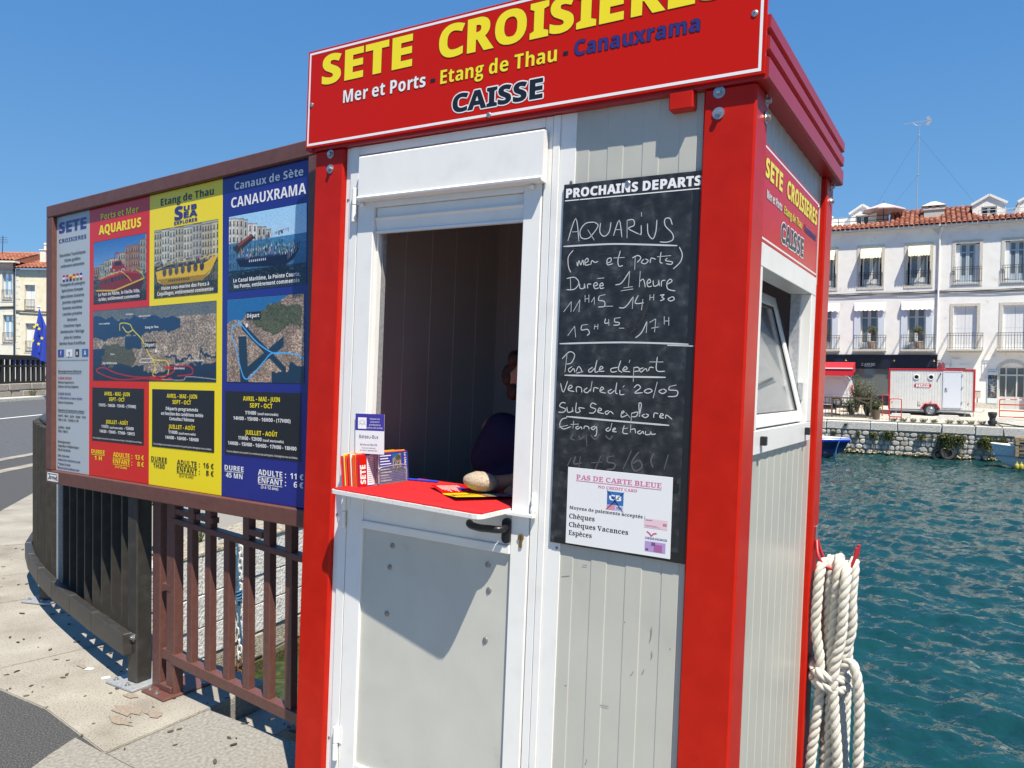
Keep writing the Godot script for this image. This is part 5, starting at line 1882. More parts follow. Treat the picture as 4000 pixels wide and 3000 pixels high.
func booth_side_window(booth: Node3D) -> void:
	var sx := Transform3D(Basis(Vector3(0, 0, -1), Vector3.UP, Vector3(1, 0, 0)), Vector3.ZERO)   # local x runs back from the front, z out
	var g := G.new()
	g.x = sx
	g.box(Vector3(0.14, 1.968, 1.60), Vector3(1.045, 2.040, 1.678), 0.002)
	g.box(Vector3(0.14, 1.403, 1.60), Vector3(1.045, 1.476, 1.678), 0.002)
	g.box(Vector3(0.14, 1.4765, 1.60), Vector3(0.20, 1.9675, 1.678), 0.002)
	g.box(Vector3(0.968, 1.4765, 1.60), Vector3(1.045, 1.9675, 1.678), 0.002)
	var wf := part(booth, "side_window", g, M.white, "white tilting side window standing open inwards")
	for p in [Vector2(0.262, 1.443), Vector2(0.950, 1.443)]:
		g = G.new()
		g.x = sx
		g.box(Vector3(p.x - 0.012, p.y - 0.014, 1.678), Vector3(p.x + 0.012, p.y + 0.014, 1.696), 0.002)
		part(wf, "clip", g, M.black)
	g = G.new()   # inner stop with screws and hardware on the rear jamb
	g.x = sx
	g.box(Vector3(0.950, 1.4765, 1.603), Vector3(0.9675, 1.9675, 1.640), 0.001)
	g.box(Vector3(0.955, 1.56, 1.641), Vector3(0.9675, 1.63, 1.660), 0.002)
	part(wf, "stop", g, M.galv)
	# sash hinged at its foot, leaning into the booth
	var hinge := sx * Transform3D(Basis(), Vector3(0, 1.480, 1.662)) * Transform3D(Basis(Vector3.RIGHT, -deg_to_rad(15.0)), Vector3.ZERO)
	g = G.new()
	g.x = hinge
	g.box(Vector3(0.206, 0.0, -0.022), Vector3(0.946, 0.040, 0.012), 0.002)
	g.box(Vector3(0.206, 0.448, -0.022), Vector3(0.946, 0.488, 0.012), 0.002)
	g.box(Vector3(0.206, 0.0402, -0.022), Vector3(0.246, 0.4478, 0.012), 0.002)
	g.box(Vector3(0.906, 0.0402, -0.022), Vector3(0.946, 0.4478, 0.012), 0.002)
	var sash := part(wf, "sash", g, M.white)
	g = G.new()
	g.x = hinge
	g.box(Vector3(0.2465, 0.0405, -0.004), Vector3(0.9055, 0.4475, -0.001))
	part(wf, "pane", g, M.glass)
	g = G.new()
	g.x = hinge
	for r in [[0.2462, 0.0402, 0.9058, 0.0452], [0.2462, 0.4428, 0.9058, 0.4478], [0.2462, 0.0452, 0.2512, 0.4428], [0.9008, 0.0452, 0.9058, 0.4428]]:
		g.box(Vector3(r[0], r[1], -0.0008), Vector3(r[2], r[3], 0.004))
	part(wf, "gasket", g, M.black)
	# sign above it
	g = G.new()
	g.x = sx
	g.box(Vector3(0.150, 2.043, 1.6675), Vector3(1.055, 2.334, 1.6752), 0.0006)
	var sg := part(booth, "sign_board", g, M.red_sign, "smaller red sign board above the side window")
	var z := 1.6757
	g = G.new()
	g.x = sx
	for r in [[0.157, 2.050, 1.048, 2.056], [0.157, 2.321, 1.048, 2.327], [0.157, 2.056, 0.163, 2.321], [1.042, 2.056, 1.048, 2.321]]:
		rect(g, r[0], r[1], r[2], r[3], z)
	part(sg, "border_line", g, M.white_print)
	var rows := [
		["SETE", Vector2(0.188, 2.236), 0.056, 0.225, "black", "yellow_print", "brown_print"],
		["CROISIERES", Vector2(0.482, 2.236), 0.056, 0.530, "black", "yellow_print", "brown_print"],
		["Mer et Ports", Vector2(0.215, 2.177), 0.026, 0.204, "bold", "white_print", "brown_print"],
		["-", Vector2(0.432, 2.176), 0.026, 0.010, "black", "black_print", "black_print"],
		["Etang de Thau", Vector2(0.452, 2.177), 0.026, 0.289, "bold", "yellow_print", "brown_print"],
		["-", Vector2(0.756, 2.176), 0.026, 0.010, "black", "black_print", "black_print"],
		["Canauxrama", Vector2(0.783, 2.177), 0.026, 0.223, "bold", "navy_print", "black_print"],
		["CAISSE", Vector2(0.421, 2.080), 0.062, 0.362, "black", "black_print", "white_print"],
	]
	for r in rows:
		g = G.new()
		g.x = sx
		write(g, r[0], r[1], r[2], z + 0.0007, r[4], r[3])
		part(sg, "lettering", g, M[r[5]])
		if r[5] != r[6]:
			g = G.new()
			g.x = sx
			write(g, r[0], r[1], r[2], z + 0.0002, r[4], r[3], -1, 0.0, 0.0042 if r[0] == "CAISSE" else 0.0014)
			part(sg, "lettering_outline", g, M[r[6]])
	rivet(sg, sx * Vector3(1.045, 2.316, 1.6752), 0.008, sx.basis)

# ---------------------------------------------------------------- the two railings under the notice board
func build_railings() -> void:
	M.brown = tri_mat([[0.0, lin(0.115, 0.035, 0.016)], [0.16, lin(0.135, 0.052, 0.036)], [0.3, lin(0.118, 0.050, 0.040)], [1.0, lin(0.150, 0.066, 0.054)]], 101, 0.035, 1.6, 0.45, 5, 0.10, 0.3)
	M.bronze = tri_mat([[0.0, lin(0.030, 0.028, 0.024)], [0.6, lin(0.040, 0.037, 0.032)], [1.0, lin(0.058, 0.055, 0.049)]], 102, 0.02, 1.2, 0.45)
	var sl := -0.0457   # it follows the fall of the pavement towards the booth
	var r := thing("brown_railing", "brown painted steel railing with square bars below the notice board", "railing", F * Transform3D(Basis(), Vector3(-0.035, 0, -0.058)))
	var g := G.new()
	var yb := func(x: float) -> float: return 0.213 + sl * x
	var ym := func(x: float) -> float: return 0.888 + sl * x
	for a in [[0.20, 0.045, 0.05], [0.875, 0.045, 0.028]]:
		g = G.new()
		var x0 := 0.03
		g.bar(Vector3(x0, a[0] - 0.012, 0), Vector3(1.14, a[0] - 0.012 + sl * 1.11, 0), a[1], a[2], Vector3.UP, 0.002)
		part(r, "rail", g, M.brown)
	g = G.new()
	g.bar(Vector3(0.03, 1.28, 0), Vector3(1.14, 1.28 + sl * 1.11, 0), 0.05, 0.03, Vector3.UP, 0.002)
	part(r, "rail", g, M.brown)
	# twin end posts on a foot plate
	for xx in [-0.101, 0.023]:
		g = G.new()
		g.box(Vector3(xx - 0.034, 0.012, -0.03), Vector3(xx + 0.034, 1.30, 0.02), 0.003)
		part(r, "post", g, M.brown)
	g = G.new()
	g.bar(Vector3(-0.045, 0.53, 0), Vector3(0.025, 0.53, 0), 0.045, 0.03)
	part(r, "rail", g, M.brown)
	g = G.new()
	g.bar(Vector3(-0.045, 0.20, 0), Vector3(0.03, 0.20, 0), 0.044, 0.048)
	part(r, "rail", g, M.brown)
	g = G.new()
	g.box(Vector3(-0.12, 0.008, -0.17), Vector3(0.075, 0.020, 0.085), 0.003)
	g.box(Vector3(-0.060, 0.02, -0.03), Vector3(0.04, 0.05, 0.028), 0.003)
	var pl := part(r, "foot_plate", g, M.brown)
	for p in [Vector3(-0.09, 0.02, 0.055), Vector3(-0.02, 0.02, 0.062), Vector3(0.045, 0.02, -0.14)]:
		bolt(pl, Transform3D(Basis(Vector3.RIGHT, -PI / 2), p), 0.014)
	# bars: from the lower rail to the middle one, and on to the top
	for k in 7:
		var xx := 0.179 + k * 0.1435
		g = G.new()
		g.box(Vector3(xx - 0.021, 0.20 + sl * xx, -0.018), Vector3(xx + 0.021, 0.862 + sl * xx, 0.018), 0.002)
		part(r, "bar", g, M.brown)
	for xx in [0.189, 0.325, 0.608, 0.752, 0.895]:
		g = G.new()
		g.box(Vector3(xx - 0.021, 0.865 + sl * xx, -0.02), Vector3(xx + 0.021, 1.28 + sl * xx, 0.02), 0.002)
		part(r, "bar", g, M.brown)
	for e in [[0.06, 0.22, 0.912], [0.23, 0.36, 0.915], [0.60, 0.72, 0.915]]:
		g = G.new()
		g.bar(Vector3(e[0], e[2] + sl * e[0], 0), Vector3(e[1], e[2] + sl * e[1], 0), 0.036, 0.026)
		part(r, "rail", g, M.brown)
	g = G.new()   # far foot hidden by the booth
	g.box(Vector3(1.10, 0.0, -0.03), Vector3(1.15, 1.2, 0.018))
	part(r, "post", g, M.brown)
	# dark bronze railing of deep slats, curving away to the left
	var b := thing("bronze_railing", "dark bronze railing of deep upright slats curving away along the pavement", "railing")
	var path := PackedVector2Array([Vector2(-3.60, -2.345), Vector2(-4.06, -2.45), Vector2(-4.45, -2.55), Vector2(-4.83, -2.65), Vector2(-5.22, -2.77), Vector2(-5.66, -2.93), Vector2(-6.02, -3.09), Vector2(-6.5, -3.40), Vector2(-6.95, -3.85), Vector2(-7.25, -4.5), Vector2(-7.4, -5.2)])
	for i in path.size() - 1:
		for lv in [[0.22, 0.11, 0.045], [1.20, 0.055, 0.16]]:
			g = G.new()
			var a := Vector3(path[i].x, lv[0], path[i].y)
			var c := Vector3(path[i + 1].x, lv[0], path[i + 1].y)
			if lv[0] < 1.0:
				var o := Vector3(-(c - a).z, 0, (c - a).x).normalized() * -0.065
				g.bar(a + o, c + o, lv[2], lv[1], Vector3.UP, 0.004)
			else:
				var o := Vector3(-(c - a).z, 0, (c - a).x).normalized() * 0.085
				g.bar(a + o, c + o + (c - a).normalized() * 0.03, lv[2], lv[1], Vector3.UP, 0.02)
			part(b, "rail", g, M.bronze)
	var total := 0.0
	var next := 0.16
	for i in path.size() - 1:
		var seg := (path[i + 1] - path[i])
		var ln := seg.length()
		var t := seg.normalized()
		while next < total + ln and next < 4.6:
			var p := path[i] + t * (next - total)
			g = G.new()
			g.x = Transform3D(Basis(Vector3(t.x, 0, t.y), Vector3.UP, Vector3(-t.y, 0, t.x)), Vector3(p.x, 0, p.y))
			g.box(Vector3(-0.009, 0.18, -0.04), Vector3(0.009, 1.185, 0.070), 0.002)
			var bare := absf(p.x + 4.93) < 0.06
			part(b, "slat", g, M.galv if bare else M.bronze, "bare galvanised slat among the dark ones" if bare else "")
			next += 0.150
		total += ln
	for p in [[-3.615, -2.348, 0.0], [-5.38, -2.83, 0.3], [-6.7, -3.6, 0.7]]:
		g = G.new()
		g.x = Transform3D(Basis(Vector3.UP, p[2]), Vector3(p[0], 0, p[1]))
		g.box(Vector3(-0.040, 0.022, -0.040), Vector3(0.040, 1.19, 0.045), 0.006)
		part(b, "post", g, M.bronze)
		g = G.new()
		g.x = Transform3D(Basis(Vector3.UP, p[2]), Vector3(p[0], 0, p[1]))
		g.box(Vector3(-0.125, 0.010, -0.085), Vector3(0.095, 0.022, 0.105), 0.002)
		var fp := part(b, "foot_plate", g, M.galv)
		for q in [Vector3(-0.09, 0.022, 0.07), Vector3(0.02, 0.022, 0.08), Vector3(-0.09, 0.022, -0.06)]:
			bolt(fp, Transform3D(Basis(Vector3.UP, p[2]), Vector3(p[0], 0, p[1])) * Transform3D(Basis(Vector3.RIGHT, -PI / 2), q), 0.013)
	bolt(b, Transform3D(Basis(), Vector3(-3.605, 0.25, -2.302)), 0.022)
	# two scraps of paper under the slats
	for s in [[-3.98, -2.30, 0.4], [-3.80, -2.28, 1.1]]:
		g = G.new()
		g.box(Vector3(-0.02, 0, -0.012), Vector3(0.02, 0.004, 0.012))
		single("paper_scrap", g, M.white_print, "white paper scrap on the ground under the dark slats" if s[2] < 1.0 else "white paper scrap nearest the foot plate of the dark railing", "litter", Transform3D(Basis(Vector3.UP, s[2]), Vector3(s[0], 0.010, s[1])))
	# chain and blue rope on the basin wall
	var wd := Transform3D(Basis(Vector3(-0.16, 0, -0.987), Vector3.UP, Vector3(0.987, 0, -0.16)), Vector3(-7.13, 0, -3.6))
	var ch := thing("mooring_chain", "white painted mooring chain hanging down the pale basin wall", "chain", wd * Transform3D(Basis(), Vector3(2.53, -0.44, 0.075)))
	var link := G.new()
	var lp := PackedVector3Array()
	for k in 14:
		var a := TAU * k / 14.0
		lp.append(Vector3(cos(a) * 0.026, sin(a) * 0.026 + (0.022 if sin(a) > 0 else -0.022), 0))
	link.tube(lp, 0.0095, 6, true)
	var lm := link.mesh()
	M.chain_white = mat(lin(0.62, 0.62, 0.60), 0.6)
	M.chain_rust = tri_mat([[0.0, lin(0.06, 0.03, 0.015)], [1.0, lin(0.26, 0.12, 0.05)]], 110, 0.05, 4.0, 0.9)
	for k in 24:
		partm(ch, "chain_link", lm, M.chain_white if k < 19 else M.chain_rust, Transform3D(Basis(Vector3.UP, (PI / 2 if k % 2 else 0.0) + 0.35), Vector3(0.01 * sin(k * 0.9), -0.05 - k * 0.074, 0)))
	var br := thing("blue_rope", "knotted blue rope hanging beside the white chain", "rope", wd * Transform3D(Basis(), Vector3(2.44, -0.43, 0.07)))
	var bmat := tri_mat([[0.0, lin(0.02, 0.08, 0.16)], [1.0, lin(0.07, 0.20, 0.34)]], 111, 0.1, 8.0, 0.9)
	g = G.new()
	twist(g, smooth3(PackedVector3Array([Vector3(-0.15, 0.03, -0.1), Vector3(-0.04, 0.05, -0.02), Vector3(0.02, -0.03, 0.02), Vector3(0.03, -0.3, 0.02), Vector3(0.045, -0.62, 0.03), Vector3(0.06, -0.95, 0.03), Vector3(0.11, -1.25, 0.03), Vector3(0.17, -1.6, 0.05), Vector3(0.27, -1.85, 0.08)]), 8), 0.014, 0.06)
	part(br, "rope", g, bmat)
	g = G.new()
	for k in 4:
		var pts := PackedVector3Array()
		for i in 12:
			var a := TAU * i / 12.0
			pts.append(Vector3(0.045 + cos(a) * 0.032, -0.62 - 0.028 * k + 0.014 * sin(a + k), 0.03 + sin(a) * 0.03))
		g.tube(pts, 0.014, 6, true)
	part(br, "knot", g, bmat)

func twist(g: G, path: PackedVector3Array, r: float, lay: float, strands := 3) -> void:   # laid rope: strands winding round each other
	var m := path.size()
	var lens := PackedFloat32Array()
	var tot := 0.0
	for i in m:
		if i > 0:
			tot += path[i].distance_to(path[i - 1])
		lens.append(tot)
	var sides := PackedVector3Array()
	var ups := PackedVector3Array()
	var d0 := (path[1] - path[0]).normalized()
	var side := d0.cross(Vector3.UP if absf(d0.y) < 0.9 else Vector3.RIGHT).normalized()
	for i in m:
		var d := (path[mini(i + 1, m - 1)] - path[maxi(i - 1, 0)]).normalized()
		side = (side - d * side.dot(d)).normalized()
		sides.append(side)
		ups.append(d.cross(side))
	for s in strands:
		var pts := PackedVector3Array()
		for i in m:
			var a := TAU * (lens[i] / lay + s / float(strands))
			pts.append(path[i] + (sides[i] * cos(a) + ups[i] * sin(a)) * r * 0.50)
		g.tube(pts, r * 0.60, 7)

func resample(p: PackedVector3Array, step: float) -> PackedVector3Array:
	var o := PackedVector3Array([p[0]])
	var left := step
	for i in p.size() - 1:
		var a := p[i]
		var d := p[i + 1] - a
		var ln := d.length()
		var at := left
		while at <= ln:
			o.append(a + d * (at / ln))
			at += step
		left = at - ln
	return o

# ---------------------------------------------------------------- coiled mooring rope on the booth's rear corner
func build_rope() -> void:
	var hk := thing("rope_hook", "red steel rope hook with two upturned prongs on the booth corner", "hook", B)
	var g := G.new()
	g.box(Vector3(1.6902, 0.955, -1.225), Vector3(1.6962, 1.045, -1.185), 0.002)
	part(hk, "back_plate", g, M.steel)
	var m := mat(lin(0.42, 0.02, 0.03), 0.35)
	for dz in [-0.02, 0.05]:
		g = G.new()
		g.tube(smooth3(PackedVector3Array([Vector3(1.697, 0.985, -1.205 + dz * 0.3), Vector3(1.712, 0.93, -1.205 + dz), Vector3(1.74, 0.895, -1.205 + dz), Vector3(1.79, 0.885, -1.205 + dz), Vector3(1.828, 0.90, -1.205 + dz), Vector3(1.846, 0.94, -1.205 + dz), Vector3(1.852, 0.985, -1.205 + dz)]), 5), 0.0065, 8)
		part(hk, "prong", g, m)
	var rp := thing("coiled_rope", "thick white laid rope hanging in long loops beside the booth", "rope", B)
	M.rope = tri_mat([[0.0, lin(0.42, 0.385, 0.32)], [0.3, lin(0.63, 0.60, 0.53)], [1.0, lin(0.76, 0.735, 0.68)]], 120, 0.06, 6.0, 0.95, 5, 0.25, 0.25)
	var R := 0.0195
	# each loop: x of its front fall, x of its back fall, z front, z back, bottom
	var loops := [
		[1.724, 1.752, -1.140, -1.235, -0.10], [1.762, 1.728, -1.175, -1.25, 0.24],
		[1.792, 1.772, -1.150, -1.24, -0.16], [1.824, 1.802, -1.120, -1.25, -0.04], [1.842, 1.822, -1.195, -1.26, -0.12]]
	for k in loops.size():
		var l = loops[k]
		var top := 0.905 + 0.012 * (k % 3)
		var pts := PackedVector3Array([
			Vector3(l[1], l[4] + 0.03, l[3]), Vector3(l[1] + 0.004, l[4] + 0.25, l[3] + 0.005), Vector3(lerpf(l[1], l[0], 0.25), 0.52, l[3] + 0.02), Vector3(lerpf(l[1], l[0], 0.5), top - 0.10, l[3] + 0.012),
			Vector3(lerpf(l[1], l[0], 0.6), top - 0.02, lerpf(l[3], l[2], 0.3)), Vector3(lerpf(l[1], l[0], 0.8), top, lerpf(l[3], l[2], 0.65)), Vector3(l[0], top - 0.035, l[2] + 0.004), Vector3(l[0] - 0.004, top - 0.13, l[2] + 0.012),
			Vector3(l[0] - 0.006 + 0.006 * sin(k * 2.0), 0.64, l[2] + 0.006), Vector3(lerpf(l[0], 1.762, 0.45), 0.50, l[2] + 0.002), Vector3(lerpf(l[0], 1.766, 0.42), 0.36, l[2]), Vector3(l[0] - 0.004, l[4] + 0.2, l[2]), Vector3(lerpf(l[0], l[1], 0.2), l[4] + 0.03, l[2] - 0.01), Vector3(lerpf(l[0], l[1], 0.6), l[4] - 0.005, lerpf(l[2], l[3], 0.6)), Vector3(l[1], l[4] + 0.03, l[3])])
		g = G.new()
		twist(g, resample(smooth3(pts, 10), 0.0085), R, 0.112)
		part(rp, "rope_loop", g, M.rope)
	g = G.new()   # lashing round the waist, and the free end falling from it
	for t in 2:
		var pts := PackedVector3Array()
		for i in 15:
			var a := -0.75 * PI + TAU * i / 14.0
			pts.append(Vector3(1.770 + cos(a) * 0.066, 0.475 - 0.040 * t - 0.016 * cos(a + 0.7), -1.19 + sin(-a) * 0.075))
		twist(g, resample(smooth3(pts, 5), 0.0085), R, 0.10)
	part(rp, "lashing", g, M.rope)
	g = G.new()
	twist(g, resample(smooth3(PackedVector3Array([Vector3(1.80, 0.44, -1.16), Vector3(1.832, 0.52, -1.14), Vector3(1.858, 0.53, -1.135), Vector3(1.878, 0.47, -1.135), Vector3(1.889, 0.36, -1.14), Vector3(1.893, 0.15, -1.14), Vector3(1.888, -0.05, -1.14), Vector3(1.886, -0.35, -1.14)]), 10), 0.0085), R, 0.112)
	part(rp, "free_end", g, M.rope)

# ---------------------------------------------------------------- notice board with the cruise panels
func lines(parent: Node, rows: Array, m: Material, z: float) -> void:   # rows: text, x, baseline, cap height, width (0 natural), align, font
	for r in rows:
		var g := G.new()
		write(g, r[0], Vector2(r[1], r[2]), r[3], z, r[6] if r.size() > 6 else "bold", r[4], r[5])
		part(parent, "lettering", g, m)

func build_notice_board() -> void:
	var bx := Vector3(0.99782, 0.01134, 0.06508)
	var by := (Vector3(-0.01132, 0.99994, -0.00074) + Vector3(-0.06508, 0, 0.99788) * -0.007).normalized()
	var at := Transform3D(Basis(bx, by, bx.cross(by)).orthonormalized(), Vector3(-3.3406, 0, -2.29331) + Vector3(-0.06508, 0, 0.99788) * 0.026 - bx * 0.022)
	var nb := thing("notice_board", "brown framed notice board of grey, red, yellow and blue boat trip panels", "notice board", at)
	var g := G.new()
	M.frame_brown = tri_mat([[0.0, lin(0.10, 0.040, 0.030)], [0.3, lin(0.125, 0.050, 0.038)], [1.0, lin(0.150, 0.062, 0.048)]], 130, 0.02, 1.5, 0.5, 5)
	for r in [[-1.085, 2.432, 1.16, 2.497], [-1.085, 0.962, 1.16, 1.033], [-1.085, 1.0335, -1.012, 2.4315], [1.10, 1.0335, 1.16, 2.4315]]:
		g = G.new()
		g.box(Vector3(r[0], r[1], -0.055), Vector3(r[2], r[3], 0.022), 0.004)
		part(nb, "frame_rail", g, M.frame_brown)
	g = G.new()
	g.box(Vector3(-1.011, 1.034, -0.05), Vector3(1.099, 2.431, -0.0065))
	part(nb, "backing_board", g, M.black)
	var z := 0.0
	var cols := {
		"grey": mat(lin(0.40, 0.45, 0.49), 0.35), "red": mat(lin(0.62, 0.014, 0.010), 0.25), "yellow": mat(lin(0.86, 0.68, 0.008), 0.25), "blue": mat(lin(0.014, 0.022, 0.215), 0.22)}
	var pan := {}
	for p in [["grey", -1.010, -0.6505], ["red", -0.650, -0.0735], ["yellow", -0.0730, 0.5105], ["blue", 0.511, 1.098]]:
		g = G.new()
		g.box(Vector3(p[1], 1.035, -0.006), Vector3(p[2], 2.430, z), 0.0006)
		pan[p[0]] = part(nb, "panel", g, cols[p[0]], "%s panel" % p[0])
	var t := z + 0.0012
	# grey panel
	lines(pan.grey, [["SETE", -0.832, 2.338, 0.056, 0.300, 0, "black"], ["CROISIERES", -0.832, 2.285, 0.021, 0.300, 0]], M.navy_print, t)
	var small := [["Excursions Tourisitiques", 2.208], ["Visites guidées", 2.178], ["entièrement commentées", 2.148], ["Transports de passagers", 2.046], ["Spécialistes Groupes", 2.014], ["Spécialistes Scolaires", 1.982], ["Journées organisées", 1.950], ["Navettes maritimes", 1.918], ["Location privative", 1.886], ["Séminaire", 1.854], ["Croisières repas", 1.822], ["Anniversaire / Mariage", 1.790], ["Jetée de Cendres", 1.758], ["Sorties feux d'artifices", 1.726]]
	var rows := []
	for s in small:
		rows.append([s[0], -0.832, s[1], 0.0155, s[0].length() * 0.0118, 0])
	lines(pan.grey, rows, M.black_print, t)
	rows = []
	for s in [["Renseignements Billeterie :", 1.575, 0.0], ["Bateau Aquarius et", 1.515, 0.0], ["Bateau Sub Sea Explorer", 1.492, 0.0], ["Bateau Canauxrama", 1.405, 0.0], ["Horaires d'ouverture caisses :", 1.362, 0.0], ["Avril - Mai - Juin - Sept - Oct", 1.332, 0.0], ["10h à 12h - 13h30 à 17h", 1.309, 0.0], ["Juillet - Août", 1.268, 0.0], ["10h à 18h15", 1.246, 0.0], ["Renseignements", 1.188, 0.0], ["répondeur téléphonique :", 1.166, 0.0], ["04.67.46.00.46", 1.144, 0.0], ["Site internet", 1.112, 0.0], ["Contact E-mail", 1.066, 0.0]]:
		rows.append([s[0], -0.985, s[1], 0.0125, s[0].length() * 0.0098, -1])
	lines(pan.grey, rows, M.black_print, t)
	lines(pan.grey, [["CAISSE ROUGE", -0.985, 1.538, 0.0125, 0.15, -1]], M.red_sign, t)
	lines(pan.grey, [["CAISSE BLEUE", -0.985, 1.452, 0.0125, 0.14, -1], ["à 100 mètres à votre droite", -0.985, 1.429, 0.0125, 0.265, -1], ["www.sete-croisieres.com", -0.985, 1.090, 0.0125, 0.245, -1], ["setecroisieres@aol.com", -0.985, 1.045, 0.0125, 0.235, -1]], M.navy_print, t)
	for q in [[-1.0, 1.640, -0.66], [-0.985, 1.568, -0.735], [-0.985, 1.356, -0.70]]:
		g = G.new()
		rect(g, q[0], q[1], q[2], q[1] + 0.0022, t)
		part(pan.grey, "rule", g, M.black_print)
	# flags and small service logos
	var fx := -0.925
	for c in [[lin(0.02, 0.04, 0.3), lin(0.7, 0.7, 0.7), lin(0.5, 0.02, 0.03)], [lin(0.03, 0.04, 0.25), lin(0.6, 0.3, 0.3), lin(0.4, 0.05, 0.08)], [lin(0.02, 0.02, 0.02), lin(0.5, 0.02, 0.02), lin(0.8, 0.6, 0.02)], [lin(0.5, 0.02, 0.02), lin(0.8, 0.6, 0.02), lin(0.5, 0.02, 0.02)], [lin(0.02, 0.25, 0.06), lin(0.7, 0.7, 0.7), lin(0.5, 0.02, 0.03)], [lin(0.5, 0.02, 0.03), lin(0.7, 0.7, 0.7), lin(0.02, 0.04, 0.3)]]:
		g = G.new()
		g.colored = true
		for k in 3:
			g.col = c[k]
			var y0 := 2.088 - 0.018 + 0.012 * k
			g.poly(rounded(fx - 0.013, y0, fx + 0.013, y0 + 0.0118, 0.004, 3), t)
		part(pan.grey, "language_flag", g, M.tinted)
		fx += 0.0375
	for q in [[-0.955, lin(0.03, 0.07, 0.30), "f"], [-0.862, lin(0.75, 0.75, 0.75), "y"], [-0.775, lin(0.02, 0.02, 0.02), "o"], [-0.690, lin(0.04, 0.12, 0.32), "A"]]:
		g = G.new()
		var w: float = 0.034 if q[2] != "o" else 0.020
		g.poly(rounded(q[0] - w, 1.660, q[0] + w, 1.700, 0.004, 3), t)
		var lg := part(pan.grey, "logo", g, mat(q[1], 0.4))
		g = G.new()
		write(g, q[2], Vector2(q[0], 1.668), 0.024, t + 0.0008, "bold", 0.0, 0)
		part(pan.grey, "lettering", g, M.black_print if q[2] == "y" else M.white_print)
	# headings of the three trips
	lines(pan.red, [["Ports et Mer", -0.352, 2.363, 0.032, 0.362, 0], ["AQUARIUS", -0.350, 2.288, 0.045, 0.405, 0, "black"]], M.yellow_print, t)
	lines(pan.yellow, [["Etang de Thau", 0.235, 2.369, 0.033, 0.423, 0]], M.black_print, t)
	lines(pan.yellow, [["S", 0.139, 2.286, 0.060, 0.070, -1, "black"], ["UB", 0.214, 2.322, 0.022, 0.104, -1, "black"], ["EA", 0.214, 2.290, 0.026, 0.110, -1, "black"], ["EXPLORER", 0.137, 2.266, 0.015, 0.188, -1, "black"]], M.navy_print, t)
	lines(pan.blue, [["Canaux de Sète", 0.823, 2.368, 0.033, 0.450, 0], ["CANAUXRAMA", 0.820, 2.293, 0.044, 0.490, 0]], M.white_print, t)
	# photographs, maps
	photo(pan.red, -0.603, 1.934, -0.101, 2.253, t, picture_boat(0), "lettered print of a red tour boat before quay houses")
	photo(pan.yellow, -0.029, 1.934, 0.479, 2.255, t, picture_boat(1), "print of a yellow tour boat before quay houses")
	photo(pan.blue, 0.560, 1.934, 1.069, 2.256, t, picture_boat(2), "print of a blue open tour boat full of passengers")
	photo(pan.yellow, -0.606, 1.537, 0.470, 1.895, t, picture_map(0), "aerial map print with red and yellow boat routes")
	photo(pan.blue, 0.551, 1.538, 1.058, 1.896, t, picture_map(1), "aerial map print of the town with a light blue boat route")
	var u := t + 0.0015
	lines(pan.red, [["Le Port de Pêche, la Vieille Ville,", -0.352, 1.970, 0.0165, 0.40, 0], ["la Mer, entièrement commentés", -0.352, 1.945, 0.0165, 0.39, 0]], M.white_print, u)
	lines(pan.yellow, [["Vision sous-marine des Parcs à", 0.225, 1.968, 0.0165, 0.385, 0], ["Coquillages, entièrement commentée", 0.225, 1.943, 0.0165, 0.45, 0]], M.white_print, u)
	lines(pan.blue, [["Le Canal Maritime, la Pointe Courte,", 0.815, 1.968, 0.0165, 0.44, 0], ["les Ponts, entièrement commentés", 0.815, 1.943, 0.0165, 0.43, 0]], M.white_print, u)
	lines(pan.yellow, [["Etang de Thau", -0.105, 1.79, 0.011, 0.115, -1], ["Bouzigues", -0.28, 1.862, 0.008, 0.065, -1], ["Balaruc les bains", -0.16, 1.848, 0.008, 0.10, -1], ["Parcs à coquillages", -0.545, 1.823, 0.008, 0.11, -1], ["Mer Méditerranée", -0.50, 1.618, 0.011, 0.135, -1], ["Port de commerce", 0.255, 1.628, 0.010, 0.125, -1], ["Brise-lames", 0.145, 1.592, 0.010, 0.085, -1], ["Criques", -0.43, 1.665, 0.008, 0.04, -1], ["Cimetière marin", -0.14, 1.640, 0.008, 0.10, -1], ["Théâtre de la mer", -0.14, 1.622, 0.008, 0.105, -1]], M.white_print, u)
	for q in [[pan.yellow, -0.062, 1.702], [pan.blue, 0.735, 1.812]]:
		g = G.new()
		rect(g, q[1] - 0.048, q[2] - 0.007, q[1] + 0.048, q[2] + 0.024, u)
		part(q[0], "map_tag", g, M.black_print)
		g = G.new()
		write(g, "Départ", Vector2(q[1], q[2]), 0.017, u + 0.0008, "bold", 0.083, 0)
		part(q[0], "lettering", g, M.white_print)
		g = G.new()
		g.poly(disc(q[1] + (0.052 if q[0] == pan.yellow else -0.045), q[2] - (0.022 if q[0] == pan.yellow else 0.032), 0.009, 14), u)
		part(q[0], "map_dot", g, M.white_print)
